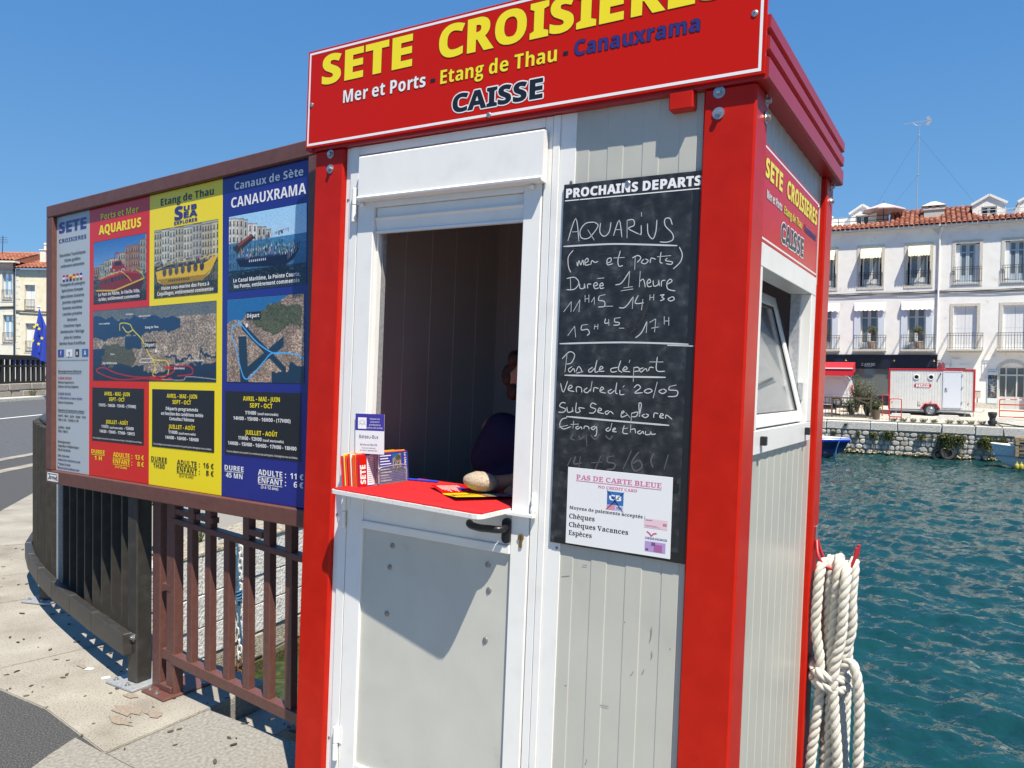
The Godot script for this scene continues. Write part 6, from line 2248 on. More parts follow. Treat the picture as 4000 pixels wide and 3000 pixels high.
	# timetables
	var boxes := [
		[pan.red, -0.614, -0.118, [["11H15 - 14H30 - 15H45 - (17H00)", 1.400, 0.36]], [["11H15", 1.290, 0.07, -0.115], ["(sauf mercredis)", 1.290, 0.125, -0.005], ["- 13H00", 1.290, 0.09, 0.115], ["14H30 - 15H45 - 17H00 - 18H15", 1.265, 0.34]]],
		[pan.yellow, -0.044, 0.458, [["Départs programmés", 1.400, 0.26], ["en fonction des conditions météo", 1.376, 0.34], ["Consultez l'hôtesse", 1.353, 0.20]], [["11H00", 1.290, 0.075, -0.07], ["(sauf mercredis)", 1.290, 0.135, 0.045], ["14H00 - 16H00 - 18H00", 1.264, 0.27]]],
		[pan.blue, 0.538, 1.041, [["11H00", 1.400, 0.075, -0.07], ["(sauf mercredis)", 1.400, 0.135, 0.045], ["14H00 - 15H00 - 16H00 - (17H00)", 1.374, 0.38]], [["11H00 - 12H00", 1.290, 0.16, -0.075], ["(sauf mercredis)", 1.290, 0.135, 0.08], ["14H00 - 15H00 - 16H00 - 17H00 - 18H00", 1.264, 0.455]]]]
	for b in boxes:
		g = G.new()
		g.box(Vector3(b[1], 1.221, z - 0.001), Vector3(b[2], 1.497, t))
		var bo := part(b[0], "timetable", g, M.black_print)
		var mid: float = (b[1] + b[2]) / 2
		lines(b[0], [["AVRIL - MAI - JUIN", mid, 1.458, 0.019, 0.245, 0], ["SEPT - OCT", mid, 1.430, 0.019, 0.150, 0], ["JUILLET - AOÛT", mid, 1.314, 0.019, 0.215, 0]], M.yellow_print, u)
		rows = []
		for s in b[3] + b[4]:
			rows.append([s[0], mid + (s[3] if s.size() > 3 else 0.0), s[1], 0.0155 if not s[0].begins_with("(s") else 0.0105, s[2], 0])
		rows.append(["Tous les départs sont soumis à un minimum de participants. Renseignez-vous au bateau.", mid, 1.231, 0.0085, 0.475, 0, "regular"])
		lines(b[0], rows, M.white_print, u)
	# prices
	for p in [[pan.red, -0.620, "1 H", -0.403, "13 €", "8 €", M.yellow_print], [pan.yellow, -0.050, "1H30", 0.168, "16 €", "8 €", M.black_print], [pan.blue, 0.537, "45 MN", 0.770, "11 €", "6 €", M.white_print]]:
		lines(p[0], [["DUREE", p[1], 1.152, 0.0215, 0.135, -1], [p[2], p[1] + 0.068, 1.120, 0.0215, p[2].length() * 0.0215 + 0.01, 0], ["ADULTE :", p[3], 1.148, 0.0235, 0.182, -1], [p[4], p[3] + 0.288, 1.148, 0.0235, 0.080, 1], ["ENFANT :", p[3], 1.115, 0.0235, 0.182, -1], [p[5], p[3] + 0.288, 1.115, 0.0235, 0.058, 1], ["(3 à 12 ans)", p[3] + 0.02, 1.093, 0.0125, 0.112, -1]], p[6], t)
		for q in [[p[1], 1.1455, 0.135], [p[3], 1.1415, 0.158], [p[3], 1.1085, 0.158]]:
			g = G.new()
			rect(g, q[0], q[1], q[0] + q[2], q[1] + 0.0025, t)
			part(p[0], "rule", g, p[6])
	g = G.new()   # sticker on the frame
	g.poly(rounded(-1.062, 0.974, -0.935, 1.022, 0.006, 3), 0.0228)
	var stk := part(nb, "sticker", g, M.white_print)
	g = G.new()
	for s in [[[-1.048, 1.012], [-1.030, 1.013], [-1.040, 0.992], [-1.054, 0.982]], [[-1.025, 1.0], [-1.032, 0.99], [-1.02, 0.988], [-1.016, 0.999], [-1.025, 1.0]], [[-1.008, 0.986], [-1.006, 1.0], [-0.998, 0.998], [-0.997, 0.985]], [[-0.990, 0.986], [-0.988, 1.0], [-0.98, 0.998], [-0.979, 0.985]], [[-0.974, 1.0], [-0.970, 0.988], [-0.962, 1.0], [-0.972, 0.979]], [[-0.952, 1.008], [-0.958, 0.99], [-0.950, 0.984]], [[-0.945, 1.012], [-0.948, 0.986], [-0.940, 0.986]]]:
		var p := PackedVector2Array()
		for q in s:
			p.append(Vector2(q[0], q[1]))
		g.ribbon(smooth(p, 3), 0.005, 0.0236)
	rect(g, -1.055, 1.013, -0.945, 1.016, 0.0236)
	part(stk, "lettering", g, M.black_print)
	for q in [Vector2(-1.0, 2.417), Vector2(1.085, 2.405), Vector2(-0.985, 1.060)]:
		rivet(nb, Vector3(q.x, q.y, z), 0.007)

func photo(parent: Node, x0: float, y0: float, x1: float, y1: float, z: float, im: Image, label: String) -> void:
	var g := G.new()
	g.quad(Vector3(x0, y0, z), Vector3(x1, y0, z), Vector3(x1, y1, z), Vector3(x0, y1, z))
	var m := mat(lin(1, 1, 1), 0.22)
	m.albedo_texture = ImageTexture.create_from_image(im)
	part(parent, "photo_print", g, m, label)
	g = G.new()
	var w := 0.0018
	for r in [[x0 - w, y0 - w, x1 + w, y0], [x0 - w, y1, x1 + w, y1 + w], [x0 - w, y0, x0, y1], [x1, y0, x1 + w, y1]]:
		rect(g, r[0], r[1], r[2], r[3], z)
	part(parent, "photo_edge", g, M.black_print)

func fill_poly(im: Image, p: PackedVector2Array, c: Color) -> void:
	var lo := Vector2(1e9, 1e9)
	var hi := -lo
	for q in p:
		lo = lo.min(q)
		hi = hi.max(q)
	for y in range(maxi(0, int(lo.y)), mini(im.get_height(), int(hi.y) + 1)):
		var cr := []
		for i in p.size():
			var a := p[i]
			var b := p[(i + 1) % p.size()]
			if (a.y <= y) != (b.y <= y):
				cr.append(a.x + (y - a.y) / (b.y - a.y) * (b.x - a.x))
		cr.sort()
		for i in range(0, cr.size() - 1, 2):
			var xa := maxi(0, int(cr[i]))
			var xb := mini(im.get_width(), int(cr[i + 1]))
			if xb > xa:
				im.fill_rect(Rect2i(xa, y, xb - xa, 1), c)

func draw_path(im: Image, pts: PackedVector2Array, w: int, c: Color) -> void:
	var s := smooth(pts, 8)
	for i in s.size() - 1:
		var n := int(s[i].distance_to(s[i + 1])) + 1
		for k in n:
			var p := s[i].lerp(s[i + 1], k / float(n))
			im.fill_rect(Rect2i(int(p.x) - w / 2, int(p.y) - w / 2, w, w), c)

func house_front(im: Image, r: RandomNumberGenerator, x: int, top: int, w: int, bot: int, c: Color, roof: bool) -> void:
	for k in w:   # plaster, a little darker to one side
		im.fill_rect(Rect2i(x + k, top, 1, bot - top), c.darkened(0.16 * k / w + r.randf() * 0.04))
	im.fill_rect(Rect2i(x, top, w, 3), Color(0.55, 0.34, 0.24) if roof else c.darkened(0.4))
	im.fill_rect(Rect2i(x + w - 1, top, 1, bot - top), c.darkened(0.5))
	var rows := maxi(1, int((bot - top - 8) / 27.0))
	var colsn := maxi(1, int(w / 15.0))
	for j in rows:
		for i in colsn:
			var wx := x + int((i + 0.5) * w / colsn) - 3
			var wy := top + 9 + j * 27
			im.fill_rect(Rect2i(wx - 3, wy - 1, 12, 19), c.lightened(0.3 * r.randf()))
			im.fill_rect(Rect2i(wx, wy, 6, 17), Color(0.16, 0.17, 0.19).lerp(Color(0.4, 0.42, 0.45), r.randf() * 0.5))
			if r.randf() < 0.6:
				im.fill_rect(Rect2i(wx - 4, wy, 3, 17), Color(0.55, 0.6, 0.6).lerp(c, r.randf()))
				im.fill_rect(Rect2i(wx + 7, wy, 3, 17), Color(0.55, 0.6, 0.6).lerp(c, r.randf()))
			im.fill_rect(Rect2i(wx - 4, wy + 13, 14, 1), Color(0.15, 0.15, 0.15))
			im.fill_rect(Rect2i(wx - 4, wy + 17, 14, 2), c.darkened(0.35))

func mirror_water(im: Image, r: RandomNumberGenerator, line: int, tint: Color, much: float) -> void:   # rippled reflection below the line
	var src: Image = im.duplicate()
	var n := FastNoiseLite.new()
	n.seed = 12
	n.frequency = 0.08
	for y in range(line, im.get_height()):
		for x in im.get_width():
			var rip := n.get_noise_2d(x * 0.35, y * 2.2)
			var sy := clampi(line - int((y - line) * 0.9) + int(rip * 9.0), 0, im.get_height() - 1)
			var sx := clampi(x + int(rip * 7.0), 0, im.get_width() - 1)
			var c := src.get_pixel(sx, sy).lerp(tint, 1.0 - much)
			if rip > 0.34:
				c = c.lerp(Color(0.75, 0.8, 0.82), 0.35)
			im.set_pixel(x, y, c.darkened(0.12 * (y - line) / float(im.get_height() - line) + 0.05 * r.randf()))

func picture_boat(kind: int) -> Image:   # the printed photographs: houses, water and a tour boat
	var W := 384
	var H := 248
	var im := Image.create(W, H, false, Image.FORMAT_RGB8)
	var r := RandomNumberGenerator.new()
	r.seed = 300 + kind
	var hz := [152, 134, 96][kind] as int
	for y in hz:
		im.fill_rect(Rect2i(0, y, W, 1), ([Color(0.20, 0.42, 0.68), Color(0.62, 0.64, 0.62), Color(0.62, 0.80, 0.93)][kind] as Color).lerp(Color(0.72, 0.82, 0.90), y / float(hz) * 0.6))
	if kind < 2:
		var x := 0
		while x < W:
			var w := r.randi_range(34, 62)
			var top := (int(lerpf(104, 2, x / float(W))) + r.randi_range(-8, 8)) if kind == 0 else r.randi_range(-24, 6)
			var c := Color.from_hsv(r.randf_range(0.09, 0.15), r.randf_range(0.06, 0.26), r.randf_range(0.62, 0.86))
			if kind == 0 and r.randf() < 0.25:
				c = Color(0.66, 0.45, 0.33)
			house_front(im, r, x, maxi(top, 0), w, hz - 6, c, kind == 0)
			x += w
		for k in 150:   # quay: cars, parasols, people
			im.fill_rect(Rect2i(r.randi_range(0, W), r.randi_range(hz - 20, hz - 4), r.randi_range(3, 14), r.randi_range(3, 8)), Color.from_hsv(r.randf(), r.randf() * 0.35, r.randf_range(0.08, 0.75)))
		im.fill_rect(Rect2i(0, hz - 5, W, 5), Color(0.40, 0.38, 0.34))
		mirror_water(im, r, hz, [Color(0.12, 0.18, 0.20), Color(0.12, 0.15, 0.14)][kind], 0.42)
	else:
		var x := 0
		while x < 215:
			var w := r.randi_range(12, 26)
			var t := x / 215.0
			house_front(im, r, x, maxi(0, int(lerpf(0, 62, t)) + r.randi_range(-6, 6)), w, int(lerpf(112, 88, t)), Color.from_hsv(0.1, r.randf_range(0.03, 0.16), r.randf_range(0.72, 0.93)), false)
			x += w
		for k in 60:
			var bx := r.randi_range(150, 300)
			im.fill_rect(Rect2i(bx, int(lerpf(84, 66, (bx - 150) / 150.0)), r.randi_range(2, 9), r.randi_range(4, 14)), Color.from_hsv(0.58, r.randf() * 0.3, r.randf_range(0.3, 0.9)))
		mirror_water(im, r, 90, Color(0.09, 0.36, 0.58), 0.30)
		for y in range(90, H):
			var t := (y - 90) / float(H - 90)
			for x2 in range(0, W, 3):
				if r.randf() < 0.5:
					im.fill_rect(Rect2i(x2, y, 3, 1), im.get_pixel(x2, y).lerp(Color(0.05, 0.14, 0.22), t * 0.75))
		fill_poly(im, PackedVector2Array([Vector2(20, 104), Vector2(120, 68), Vector2(136, 82), Vector2(44, 126)]), Color(0.20, 0.15, 0.15))
		fill_poly(im, PackedVector2Array([Vector2(45, 95), Vector2(118, 68), Vector2(122, 76), Vector2(52, 104)]), Color(0.55, 0.22, 0.18))
	if kind == 0:
		fill_poly(im, PackedVector2Array([Vector2(14, 196), Vector2(150, 204), Vector2(372, 168), Vector2(352, 206), Vector2(300, 222), Vector2(30, 216)]), Color(0.30, 0.05, 0.06))
		fill_poly(im, PackedVector2Array([Vector2(20, 192), Vector2(160, 199), Vector2(374, 164), Vector2(371, 171), Vector2(160, 206), Vector2(18, 198)]), Color(0.80, 0.66, 0.16))
		fill_poly(im, PackedVector2Array([Vector2(48, 150), Vector2(240, 130), Vector2(330, 142), Vector2(348, 168), Vector2(160, 198), Vector2(44, 191)]), Color(0.50, 0.07, 0.08))
		fill_poly(im, PackedVector2Array([Vector2(48, 150), Vector2(240, 130), Vector2(330, 142), Vector2(320, 147), Vector2(240, 137), Vector2(50, 157)]), Color(0.72, 0.14, 0.12))
		fill_poly(im, PackedVector2Array([Vector2(120, 130), Vector2(140, 108), Vector2(152, 88), Vector2(208, 86), Vector2(226, 108), Vector2(250, 126), Vector2(200, 134)]), Color(0.56, 0.08, 0.08))
		fill_poly(im, PackedVector2Array([Vector2(158, 106), Vector2(164, 93), Vector2(202, 91), Vector2(214, 106)]), Color(0.12, 0.14, 0.17))
		draw_path(im, PackedVector2Array([Vector2(158, 87), Vector2(162, 62), Vector2(178, 56), Vector2(194, 68), Vector2(198, 87)]), 4, Color(0.60, 0.15, 0.1))
		for k in 8:
			im.fill_rect(Rect2i(58 + k * 25, 158 - k * 2, 17, 16), Color(0.09, 0.09, 0.11).lerp(Color(0.4, 0.42, 0.44), r.randf() * 0.5))
		for k in 60:
			im.fill_rect(Rect2i(r.randi_range(60, 230), r.randi_range(118, 132), 4, 7), Color.from_hsv(r.randf(), r.randf() * 0.5, r.randf_range(0.2, 0.9)))
		draw_path(im, PackedVector2Array([Vector2(44, 151), Vector2(190, 131), Vector2(250, 152), Vector2(282, 174)]), 3, Color(0.84, 0.70, 0.2))
		draw_path(im, PackedVector2Array([Vector2(312, 132), Vector2(345, 143), Vector2(370, 165)]), 3, Color(0.84, 0.70, 0.2))
		mirror_water(im, r, 214, Color(0.10, 0.07, 0.08), 0.45)
	elif kind == 1:
		fill_poly(im, PackedVector2Array([Vector2(10, 152), Vector2(40, 148), Vector2(310, 140), Vector2(376, 118), Vector2(378, 130), Vector2(340, 178), Vector2(300, 198), Vector2(60, 202), Vector2(22, 190)]), Color(0.84, 0.68, 0.14))
		fill_poly(im, PackedVector2Array([Vector2(18, 180), Vector2(310, 182), Vector2(350, 164), Vector2(300, 200), Vector2(60, 204)]), Color(0.62, 0.48, 0.10))
		for k in 7:
			var cx := 66.0 + k * 38
			var p := PackedVector2Array()
			for i in 16:
				p.append(Vector2(cx + cos(TAU * i / 16) * 13, 158 - k + sin(TAU * i / 16) * 15))
			fill_poly(im, p, Color(0.22, 0.17, 0.12).lerp(Color(0.4, 0.36, 0.3), r.randf()))
			im.fill_rect(Rect2i(int(cx) - 6, 156 - k, 6, 12), Color.from_hsv(r.randf(), 0.4, r.randf_range(0.2, 0.6)))
		draw_path(im, PackedVector2Array([Vector2(20, 142), Vector2(120, 128), Vector2(300, 124), Vector2(370, 114)]), 3, Color(0.86, 0.72, 0.2))
		for k in 60:
			im.fill_rect(Rect2i(r.randi_range(40, 320), r.randi_range(114, 136), 5, 9), Color.from_hsv(r.randf(), r.randf() * 0.5, r.randf_range(0.12, 0.8)))
		for k in 12:
			im.fill_rect(Rect2i(92 + k * 11, 186, 6, 8), Color(0.22, 0.17, 0.06))
		mirror_water(im, r, 203, Color(0.12, 0.12, 0.09), 0.42)
	else:
		fill_poly(im, PackedVector2Array([Vector2(36, 142), Vector2(290, 144), Vector2(352, 114), Vector2(350, 138), Vector2(322, 168), Vector2(280, 184), Vector2(60, 172)]), Color(0.05, 0.06, 0.19))
		fill_poly(im, PackedVector2Array([Vector2(36, 142), Vector2(290, 144), Vector2(352, 114), Vector2(352, 119), Vector2(290, 150), Vector2(38, 148)]), Color(0.14, 0.16, 0.32))
		for k in 7:
			im.fill_rect(Rect2i(298 + k * 8, 142 - k * 4, 2, 24 - k), Color(0.62, 0.66, 0.75))
		for k in 190:
			im.fill_rect(Rect2i(r.randi_range(52, 335), r.randi_range(108, 142), 4, 8), Color.from_hsv(r.randf(), r.randf() * 0.5, r.randf_range(0.08, 0.85)))
		for k in 9:
			im.fill_rect(Rect2i(106 + k * 10, 152, 6, 8), Color(0.72, 0.76, 0.8))
		mirror_water(im, r, 182, Color(0.04, 0.07, 0.11), 0.35)
	return printed(im, r)

func printed(im: Image, r: RandomNumberGenerator) -> Image:   # photographic softness and grain
	var w := im.get_width()
	var h := im.get_height()
	im.resize(w / 2, h / 2, Image.INTERPOLATE_LANCZOS)
	im.resize(w, h, Image.INTERPOLATE_CUBIC)
	for y in range(0, h, 2):
		for x in range(0, w, 2):
			var c := im.get_pixel(x, y)
			var k := r.randf_range(0.92, 1.08)
			im.fill_rect(Rect2i(x, y, 2, 2), Color(c.r * k, c.g * k, c.b * k))
	return im

func picture_map(kind: int) -> Image:   # the printed aerial views with their routes
	var W := 640 if kind == 0 else 384
	var H := 216 if kind == 0 else 270
	var im := Image.create(W, H, false, Image.FORMAT_RGB8)
	var fn := FastNoiseLite.new()
	fn.seed = 40 + kind
	fn.frequency = 0.012
	fn.fractal_octaves = 4
	var r := RandomNumberGenerator.new()
	r.seed = 50 + kind
	for y in H:
		for x in W:
			var c: Color
			var n := fn.get_noise_2d(x, y)
			var rx := int((x * 0.86 + y * 1.1) / 5.0)
			var ry := int((y * 1.7 - x * 0.5) / 5.0)
			var hsh := fposmod(sin(rx * 12.9898 + ry * 78.233) * 43758.5453, 1.0)
			var g := clampf(hsh * 0.75 + r.randf() * 0.35 + n * 0.3, 0.0, 1.0)
			var u := x / float(W)
			var v := y / float(H)
			var land := true
			if kind == 0:
				if v > 0.80 + n * 0.06 + (0.08 if u > 0.45 and u < 0.66 else 0.0) - u * 0.02:
					land = false
				if v < 0.42 + n * 0.08 - u * 0.12 and v > 0.10 + n * 0.08 + u * 0.06 and u < 0.74:
					land = false
				if u > 0.62 and v > 0.66 + n * 0.25 and v < 0.72 + n * 0.3:
					land = false
				if absf(u - 0.36) < 0.07 and v > 0.38 and v < 0.55 + n * 0.1:
					land = false
				if u < 0.1 + n * 0.1 and v > 0.55:
					land = false
				if land:
					var hill := Vector2((u - 0.22) / 0.17, (v - 0.66) / 0.17).length() < 1.0 + n * 0.5
					c = Color(0.24, 0.25, 0.19).lerp(Color(0.48, 0.44, 0.36), g * 0.7) if hill else Color(0.40, 0.36, 0.32).lerp(Color(0.88, 0.78, 0.68), g * g)
					if v < 0.15:
						c = Color(0.30, 0.34, 0.38).lerp(Color(0.45, 0.46, 0.45), g)
				else:
					c = Color(0.13, 0.25, 0.40).lerp(Color(0.10, 0.17, 0.26), v)
			else:
				if v < 0.30 - u * 0.36 + n * 0.06:
					land = false
				if absf(u - 0.18 - v * 0.06) < 0.055 and v > 0.45:
					land = false
				if absf(v - (0.32 + (u - 0.20) * 0.95)) < 0.045 and u > 0.2 and u < 0.78:
					land = false
				if absf(v - (0.86 - (u - 0.30) * 0.75)) < 0.06 and u > 0.20 and u < 0.75:
					land = false
				if v > 0.86 + n * 0.2 and u > 0.60:
					land = false
				if land:
					var hill := Vector2((u - 0.64) / 0.33, (v - 0.24) / 0.17).length() < 1.0 + n * 0.6
					c = Color(0.18, 0.22, 0.13).lerp(Color(0.40, 0.40, 0.30), g) if hill else Color(0.40, 0.34, 0.30).lerp(Color(0.90, 0.78, 0.68), g * g)
				else:
					c = Color(0.14, 0.40, 0.62) if v < 0.3 else Color(0.10, 0.20, 0.30)
			im.set_pixel(x, y, c)
	var P := func(a: Array) -> PackedVector2Array:
		var o := PackedVector2Array()
		for q in a:
			o.append(Vector2(q[0] * W, q[1] * H))
		return o
	if kind == 0:
		draw_path(im, P.call([[0.245, 0.30], [0.25, 0.20], [0.33, 0.22], [0.36, 0.30], [0.44, 0.45], [0.52, 0.70], [0.64, 0.74], [0.64, 0.92], [0.53, 0.93], [0.545, 0.80], [0.52, 0.70]]), 3, Color(0.92, 0.80, 0.15))
		draw_path(im, P.call([[0.27, 0.25], [0.31, 0.33], [0.36, 0.30]]), 3, Color(0.92, 0.80, 0.15))
		draw_path(im, P.call([[0.51, 0.96], [0.66, 0.98], [0.66, 1.0 - 0.04], [0.60, 0.99], [0.45, 0.97], [0.25, 0.99], [0.10, 0.93], [0.03, 0.86], [0.10, 0.82], [0.22, 0.90], [0.40, 0.95], [0.62, 0.93], [0.70, 0.85], [0.62, 0.82], [0.80, 0.80], [0.83, 0.90], [0.72, 0.93]]), 3, Color(0.82, 0.10, 0.16))
		draw_path(im, P.call([[0.60, 0.98], [0.76, 0.985], [0.80, 0.94], [1.0, 0.97]]), 2, Color(0.75, 0.75, 0.72))
	else:
		draw_path(im, P.call([[0.20, 0.30], [0.10, 0.32], [0.06, 0.40], [0.13, 0.62], [0.18, 0.80], [0.24, 0.95], [0.32, 0.94], [0.50, 0.76], [0.62, 0.66], [0.90, 0.68], [1.0, 0.74]]), 4, Color(0.30, 0.66, 0.92))
		draw_path(im, P.call([[0.16, 0.26], [0.24, 0.36], [0.42, 0.54], [0.62, 0.66], [0.75, 0.66]]), 4, Color(0.30, 0.66, 0.92))
	return printed(im, r)

# ---------------------------------------------------------------- chalkboard and payment notice
func build_chalkboard() -> void:
	var at := B * Transform3D(Basis(), Vector3(1.1, 1.088, -0.0165 - 0.0045))
	var cb := thing("chalkboard", "tall black chalkboard with handwritten departure times beside the door", "chalkboard", at)
	M.slate = tri_mat([[0.0, lin(0.008, 0.009, 0.011)], [0.35, lin(0.014, 0.0155, 0.018)], [0.58, lin(0.022, 0.024, 0.028)], [0.8, lin(0.044, 0.047, 0.052)], [1.0, lin(0.095, 0.10, 0.105)]], 140, 0.012, 2.6, 0.42, 6)
	M.chalk = mat(lin(0.50, 0.52, 0.54), 0.95)
	M.chalk_faint = mat(lin(0.085, 0.09, 0.096), 0.95)
	M.chalk_smear = mat(lin(0.036, 0.039, 0.044), 0.95)
	var g := G.new()
	g.box(Vector3(-0.005, 0.0, 0.0045), Vector3(0.440, 1.136, 0.0125), 0.001)
	part(cb, "board", g, M.slate)
	g = G.new()   # darker margin strip down the right edge and behind the sheet
	g.box(Vector3(0.418, 0.0, 0.0125), Vector3(0.4395, 1.090, 0.0129))
	part(cb, "edge_strip", g, M.black)
	var z := 0.0131
	g = G.new()
	write(g, "PROCHAINS DEPARTS", Vector2(0.004, 1.0925), 0.0275, z, "black", 0.437)
	part(cb, "lettering", g, M.white_print)
	g = G.new()
	rect(g, 0.001, 1.0825, 0.438, 1.0855, z)
	part(cb, "rule", g, M.white_print)
	var words := chalk_strokes()
	for kind in words:
		for w in words[kind]:
			g = G.new()
			for s in w:
				var p := PackedVector2Array()
				for k in range(0, s.size(), 2):
					p.append(Vector2(s[k] * 0.001, s[k + 1] * 0.001))
				var wd := 0.0029
				if kind == "line":
					wd = 0.0052
				elif kind == "faint":
					wd = 0.005
				var q := smooth(p, 4)
				g.ribbon(q, wd, z + 0.0001)
			part(cb, "chalk_writing", g, M.chalk_faint if kind == "faint" else M.chalk)
	var r := RandomNumberGenerator.new()
	r.seed = 61
	g = G.new()   # old wiped strokes and scratches
	for k in 230:
		var c := Vector2(r.randf_range(0.02, 0.40), r.randf_range(0.26, 1.06))
		var d := Vector2.from_angle(r.randf_range(-0.6, 1.2)) * r.randf_range(0.012, 0.07)
		var n := Vector2(-d.y, d.x) * r.randf_range(-0.35, 0.35)
		var q := smooth(PackedVector2Array([c - d, c + n, c + d]), 4)
		var ok := true
		for p in q:
			if p.x < 0.0 or p.x > 0.415:
				ok = false
		if ok:
			g.ribbon(q, r.randf_range(0.0006, 0.0022), z + 0.00002)
	part(cb, "wiped_chalk", g, M.chalk_smear).set_meta("kind", "stuff")
	rivet(cb, Vector3(0.213, 1.119, 0.0125), 0.0095)
	g = G.new()   # tape scraps
	for q in [[0.018, 0.232, 0.075, 0.248], [0.33, 0.228, 0.405, 0.240], [0.385, 0.205, 0.412, 0.23], [0.01, 0.002, 0.055, 0.02], [0.38, 0.0, 0.418, 0.03]]:
		g.box(Vector3(q[0], q[1], 0.0134), Vector3(q[2], q[3], 0.0138))
	part(cb, "tape", g, M.black)
	# the laminated sheet taped to it
	var pn := thing("payment_notice", "white laminated payment notice taped to the foot of the chalkboard", "notice", at * Transform3D(Basis(Vector3.BACK, 0.006), Vector3(0.052, 0.006, 0.0140)))
	g = G.new()
	var paper := mat(lin(0.74, 0.745, 0.76), 0.25)
	g.box(Vector3(0, 0, 0), Vector3(0.343, 0.239, 0.0012), 0.0004)
	part(pn, "sheet", g, paper)
	z = 0.0016
	var pink := mat(lin(0.62, 0.13, 0.30), 0.4)
	for t in [["PAS DE CARTE BLEUE", 0.170, 0.204, 0.0150, 0.280, "serif bold"], ["NO CREDIT CARD", 0.170, 0.184, 0.0085, 0.128, "serif bold"]]:
		g = G.new()
		write(g, t[0], Vector2(t[1], t[2]), t[3], z, t[5], t[4], 0)
		part(pn, "lettering", g, pink)
	g = G.new()
	rect(g, 0.030, 0.1985, 0.310, 0.2002, z)
	part(pn, "rule", g, pink)
	for t in [["Moyens de paiements acceptés :", 0.010, 0.1085, 0.0098, 0.252], ["Chèques", 0.010, 0.0795, 0.0150, 0.088], ["Chèques Vacances", 0.010, 0.0530, 0.0150, 0.200], ["Espèces", 0.010, 0.0270, 0.0150, 0.080]]:
		g = G.new()
		write(g, t[0], Vector2(t[1], t[2]), t[3], z, "serif bold", t[4], -1)
		part(pn, "lettering", g, M.black_print)
	# crossed-out card sign
	g = G.new()
	rect(g, 0.137, 0.138, 0.191, 0.178, z)
	var lg := part(pn, "card_logo", g, mat(lin(0.03, 0.14, 0.42), 0.4))
	g = G.new()
	rect(g, 0.137, 0.122, 0.1635, 0.1375, z)
	part(pn, "card_logo", g, mat(lin(0.62, 0.25, 0.36), 0.4))
	g = G.new()
	rect(g, 0.1645, 0.122, 0.191, 0.1375, z)
	part(pn, "card_logo", g, mat(lin(0.50, 0.52, 0.72), 0.4))
	g = G.new()
	write(g, "CB", Vector2(0.164, 0.151), 0.016, z + 0.0004, "black", 0.040, 0)
	part(pn, "lettering", g, M.white_print)
	g = G.new()
	write(g, "VISA", Vector2(0.1778, 0.126), 0.007, z + 0.0004, "bold", 0.018, 0)
	part(pn, "lettering", g, M.navy_print)
	g = G.new()
	g.ribbon(PackedVector2Array([Vector2(0.136, 0.182), Vector2(0.164, 0.15), Vector2(0.192, 0.118)]), 0.0022, z + 0.0007)
	g.ribbon(PackedVector2Array([Vector2(0.193, 0.180), Vector2(0.164, 0.15), Vector2(0.135, 0.122)]), 0.0022, z + 0.0008)
	part(pn, "cross", g, M.black_print)
	# cheque, holiday cheque mark, banknote
	g = G.new()
	rect(g, 0.260, 0.083, 0.332, 0.110, z)
	part(pn, "cheque_print", g, mat(lin(0.72, 0.52, 0.58), 0.4))
	g = G.new()
	for q in [[0.263, 0.105, 0.285, 0.107], [0.318, 0.094, 0.330, 0.101], [0.263, 0.090, 0.30, 0.0908], [0.263, 0.087, 0.31, 0.0878]]:
		rect(g, q[0], q[1], q[2], q[3], z + 0.0004)
	part(pn, "cheque_line", g, mat(lin(0.45, 0.22, 0.30), 0.4))
	g = G.new()
	g.ribbon(smooth(PackedVector2Array([Vector2(0.268, 0.072), Vector2(0.278, 0.066), Vector2(0.283, 0.060), Vector2(0.290, 0.067), Vector2(0.300, 0.069)]), 4), 0.004, z)
	part(pn, "bird_mark", g, mat(lin(0.55, 0.06, 0.22), 0.4))
	g = G.new()
	write(g, "CHEQUE-VACANCES", Vector2(0.298, 0.0495), 0.0065, z, "bold", 0.068, 0)
	part(pn, "lettering", g, M.navy_print)
	g = G.new()
	rect(g, 0.264, 0.0135, 0.328, 0.0435, z)
	part(pn, "banknote_print", g, mat(lin(0.42, 0.28, 0.56), 0.4))
	g = G.new()
	rect(g, 0.293, 0.016, 0.318, 0.036, z + 0.0004)
	part(pn, "banknote_arch", g, mat(lin(0.36, 0.12, 0.30), 0.4))
	g = G.new()
	write(g, "20", Vector2(0.290, 0.033), 0.0085, z + 0.0007, "bold", 0.0, 0)
	part(pn, "lettering", g, M.black_print)
	g = G.new()
	write(g, "20", Vector2(0.271, 0.0165), 0.006, z + 0.0007, "bold", 0.0, 0)
	part(pn, "lettering", g, M.black_print)

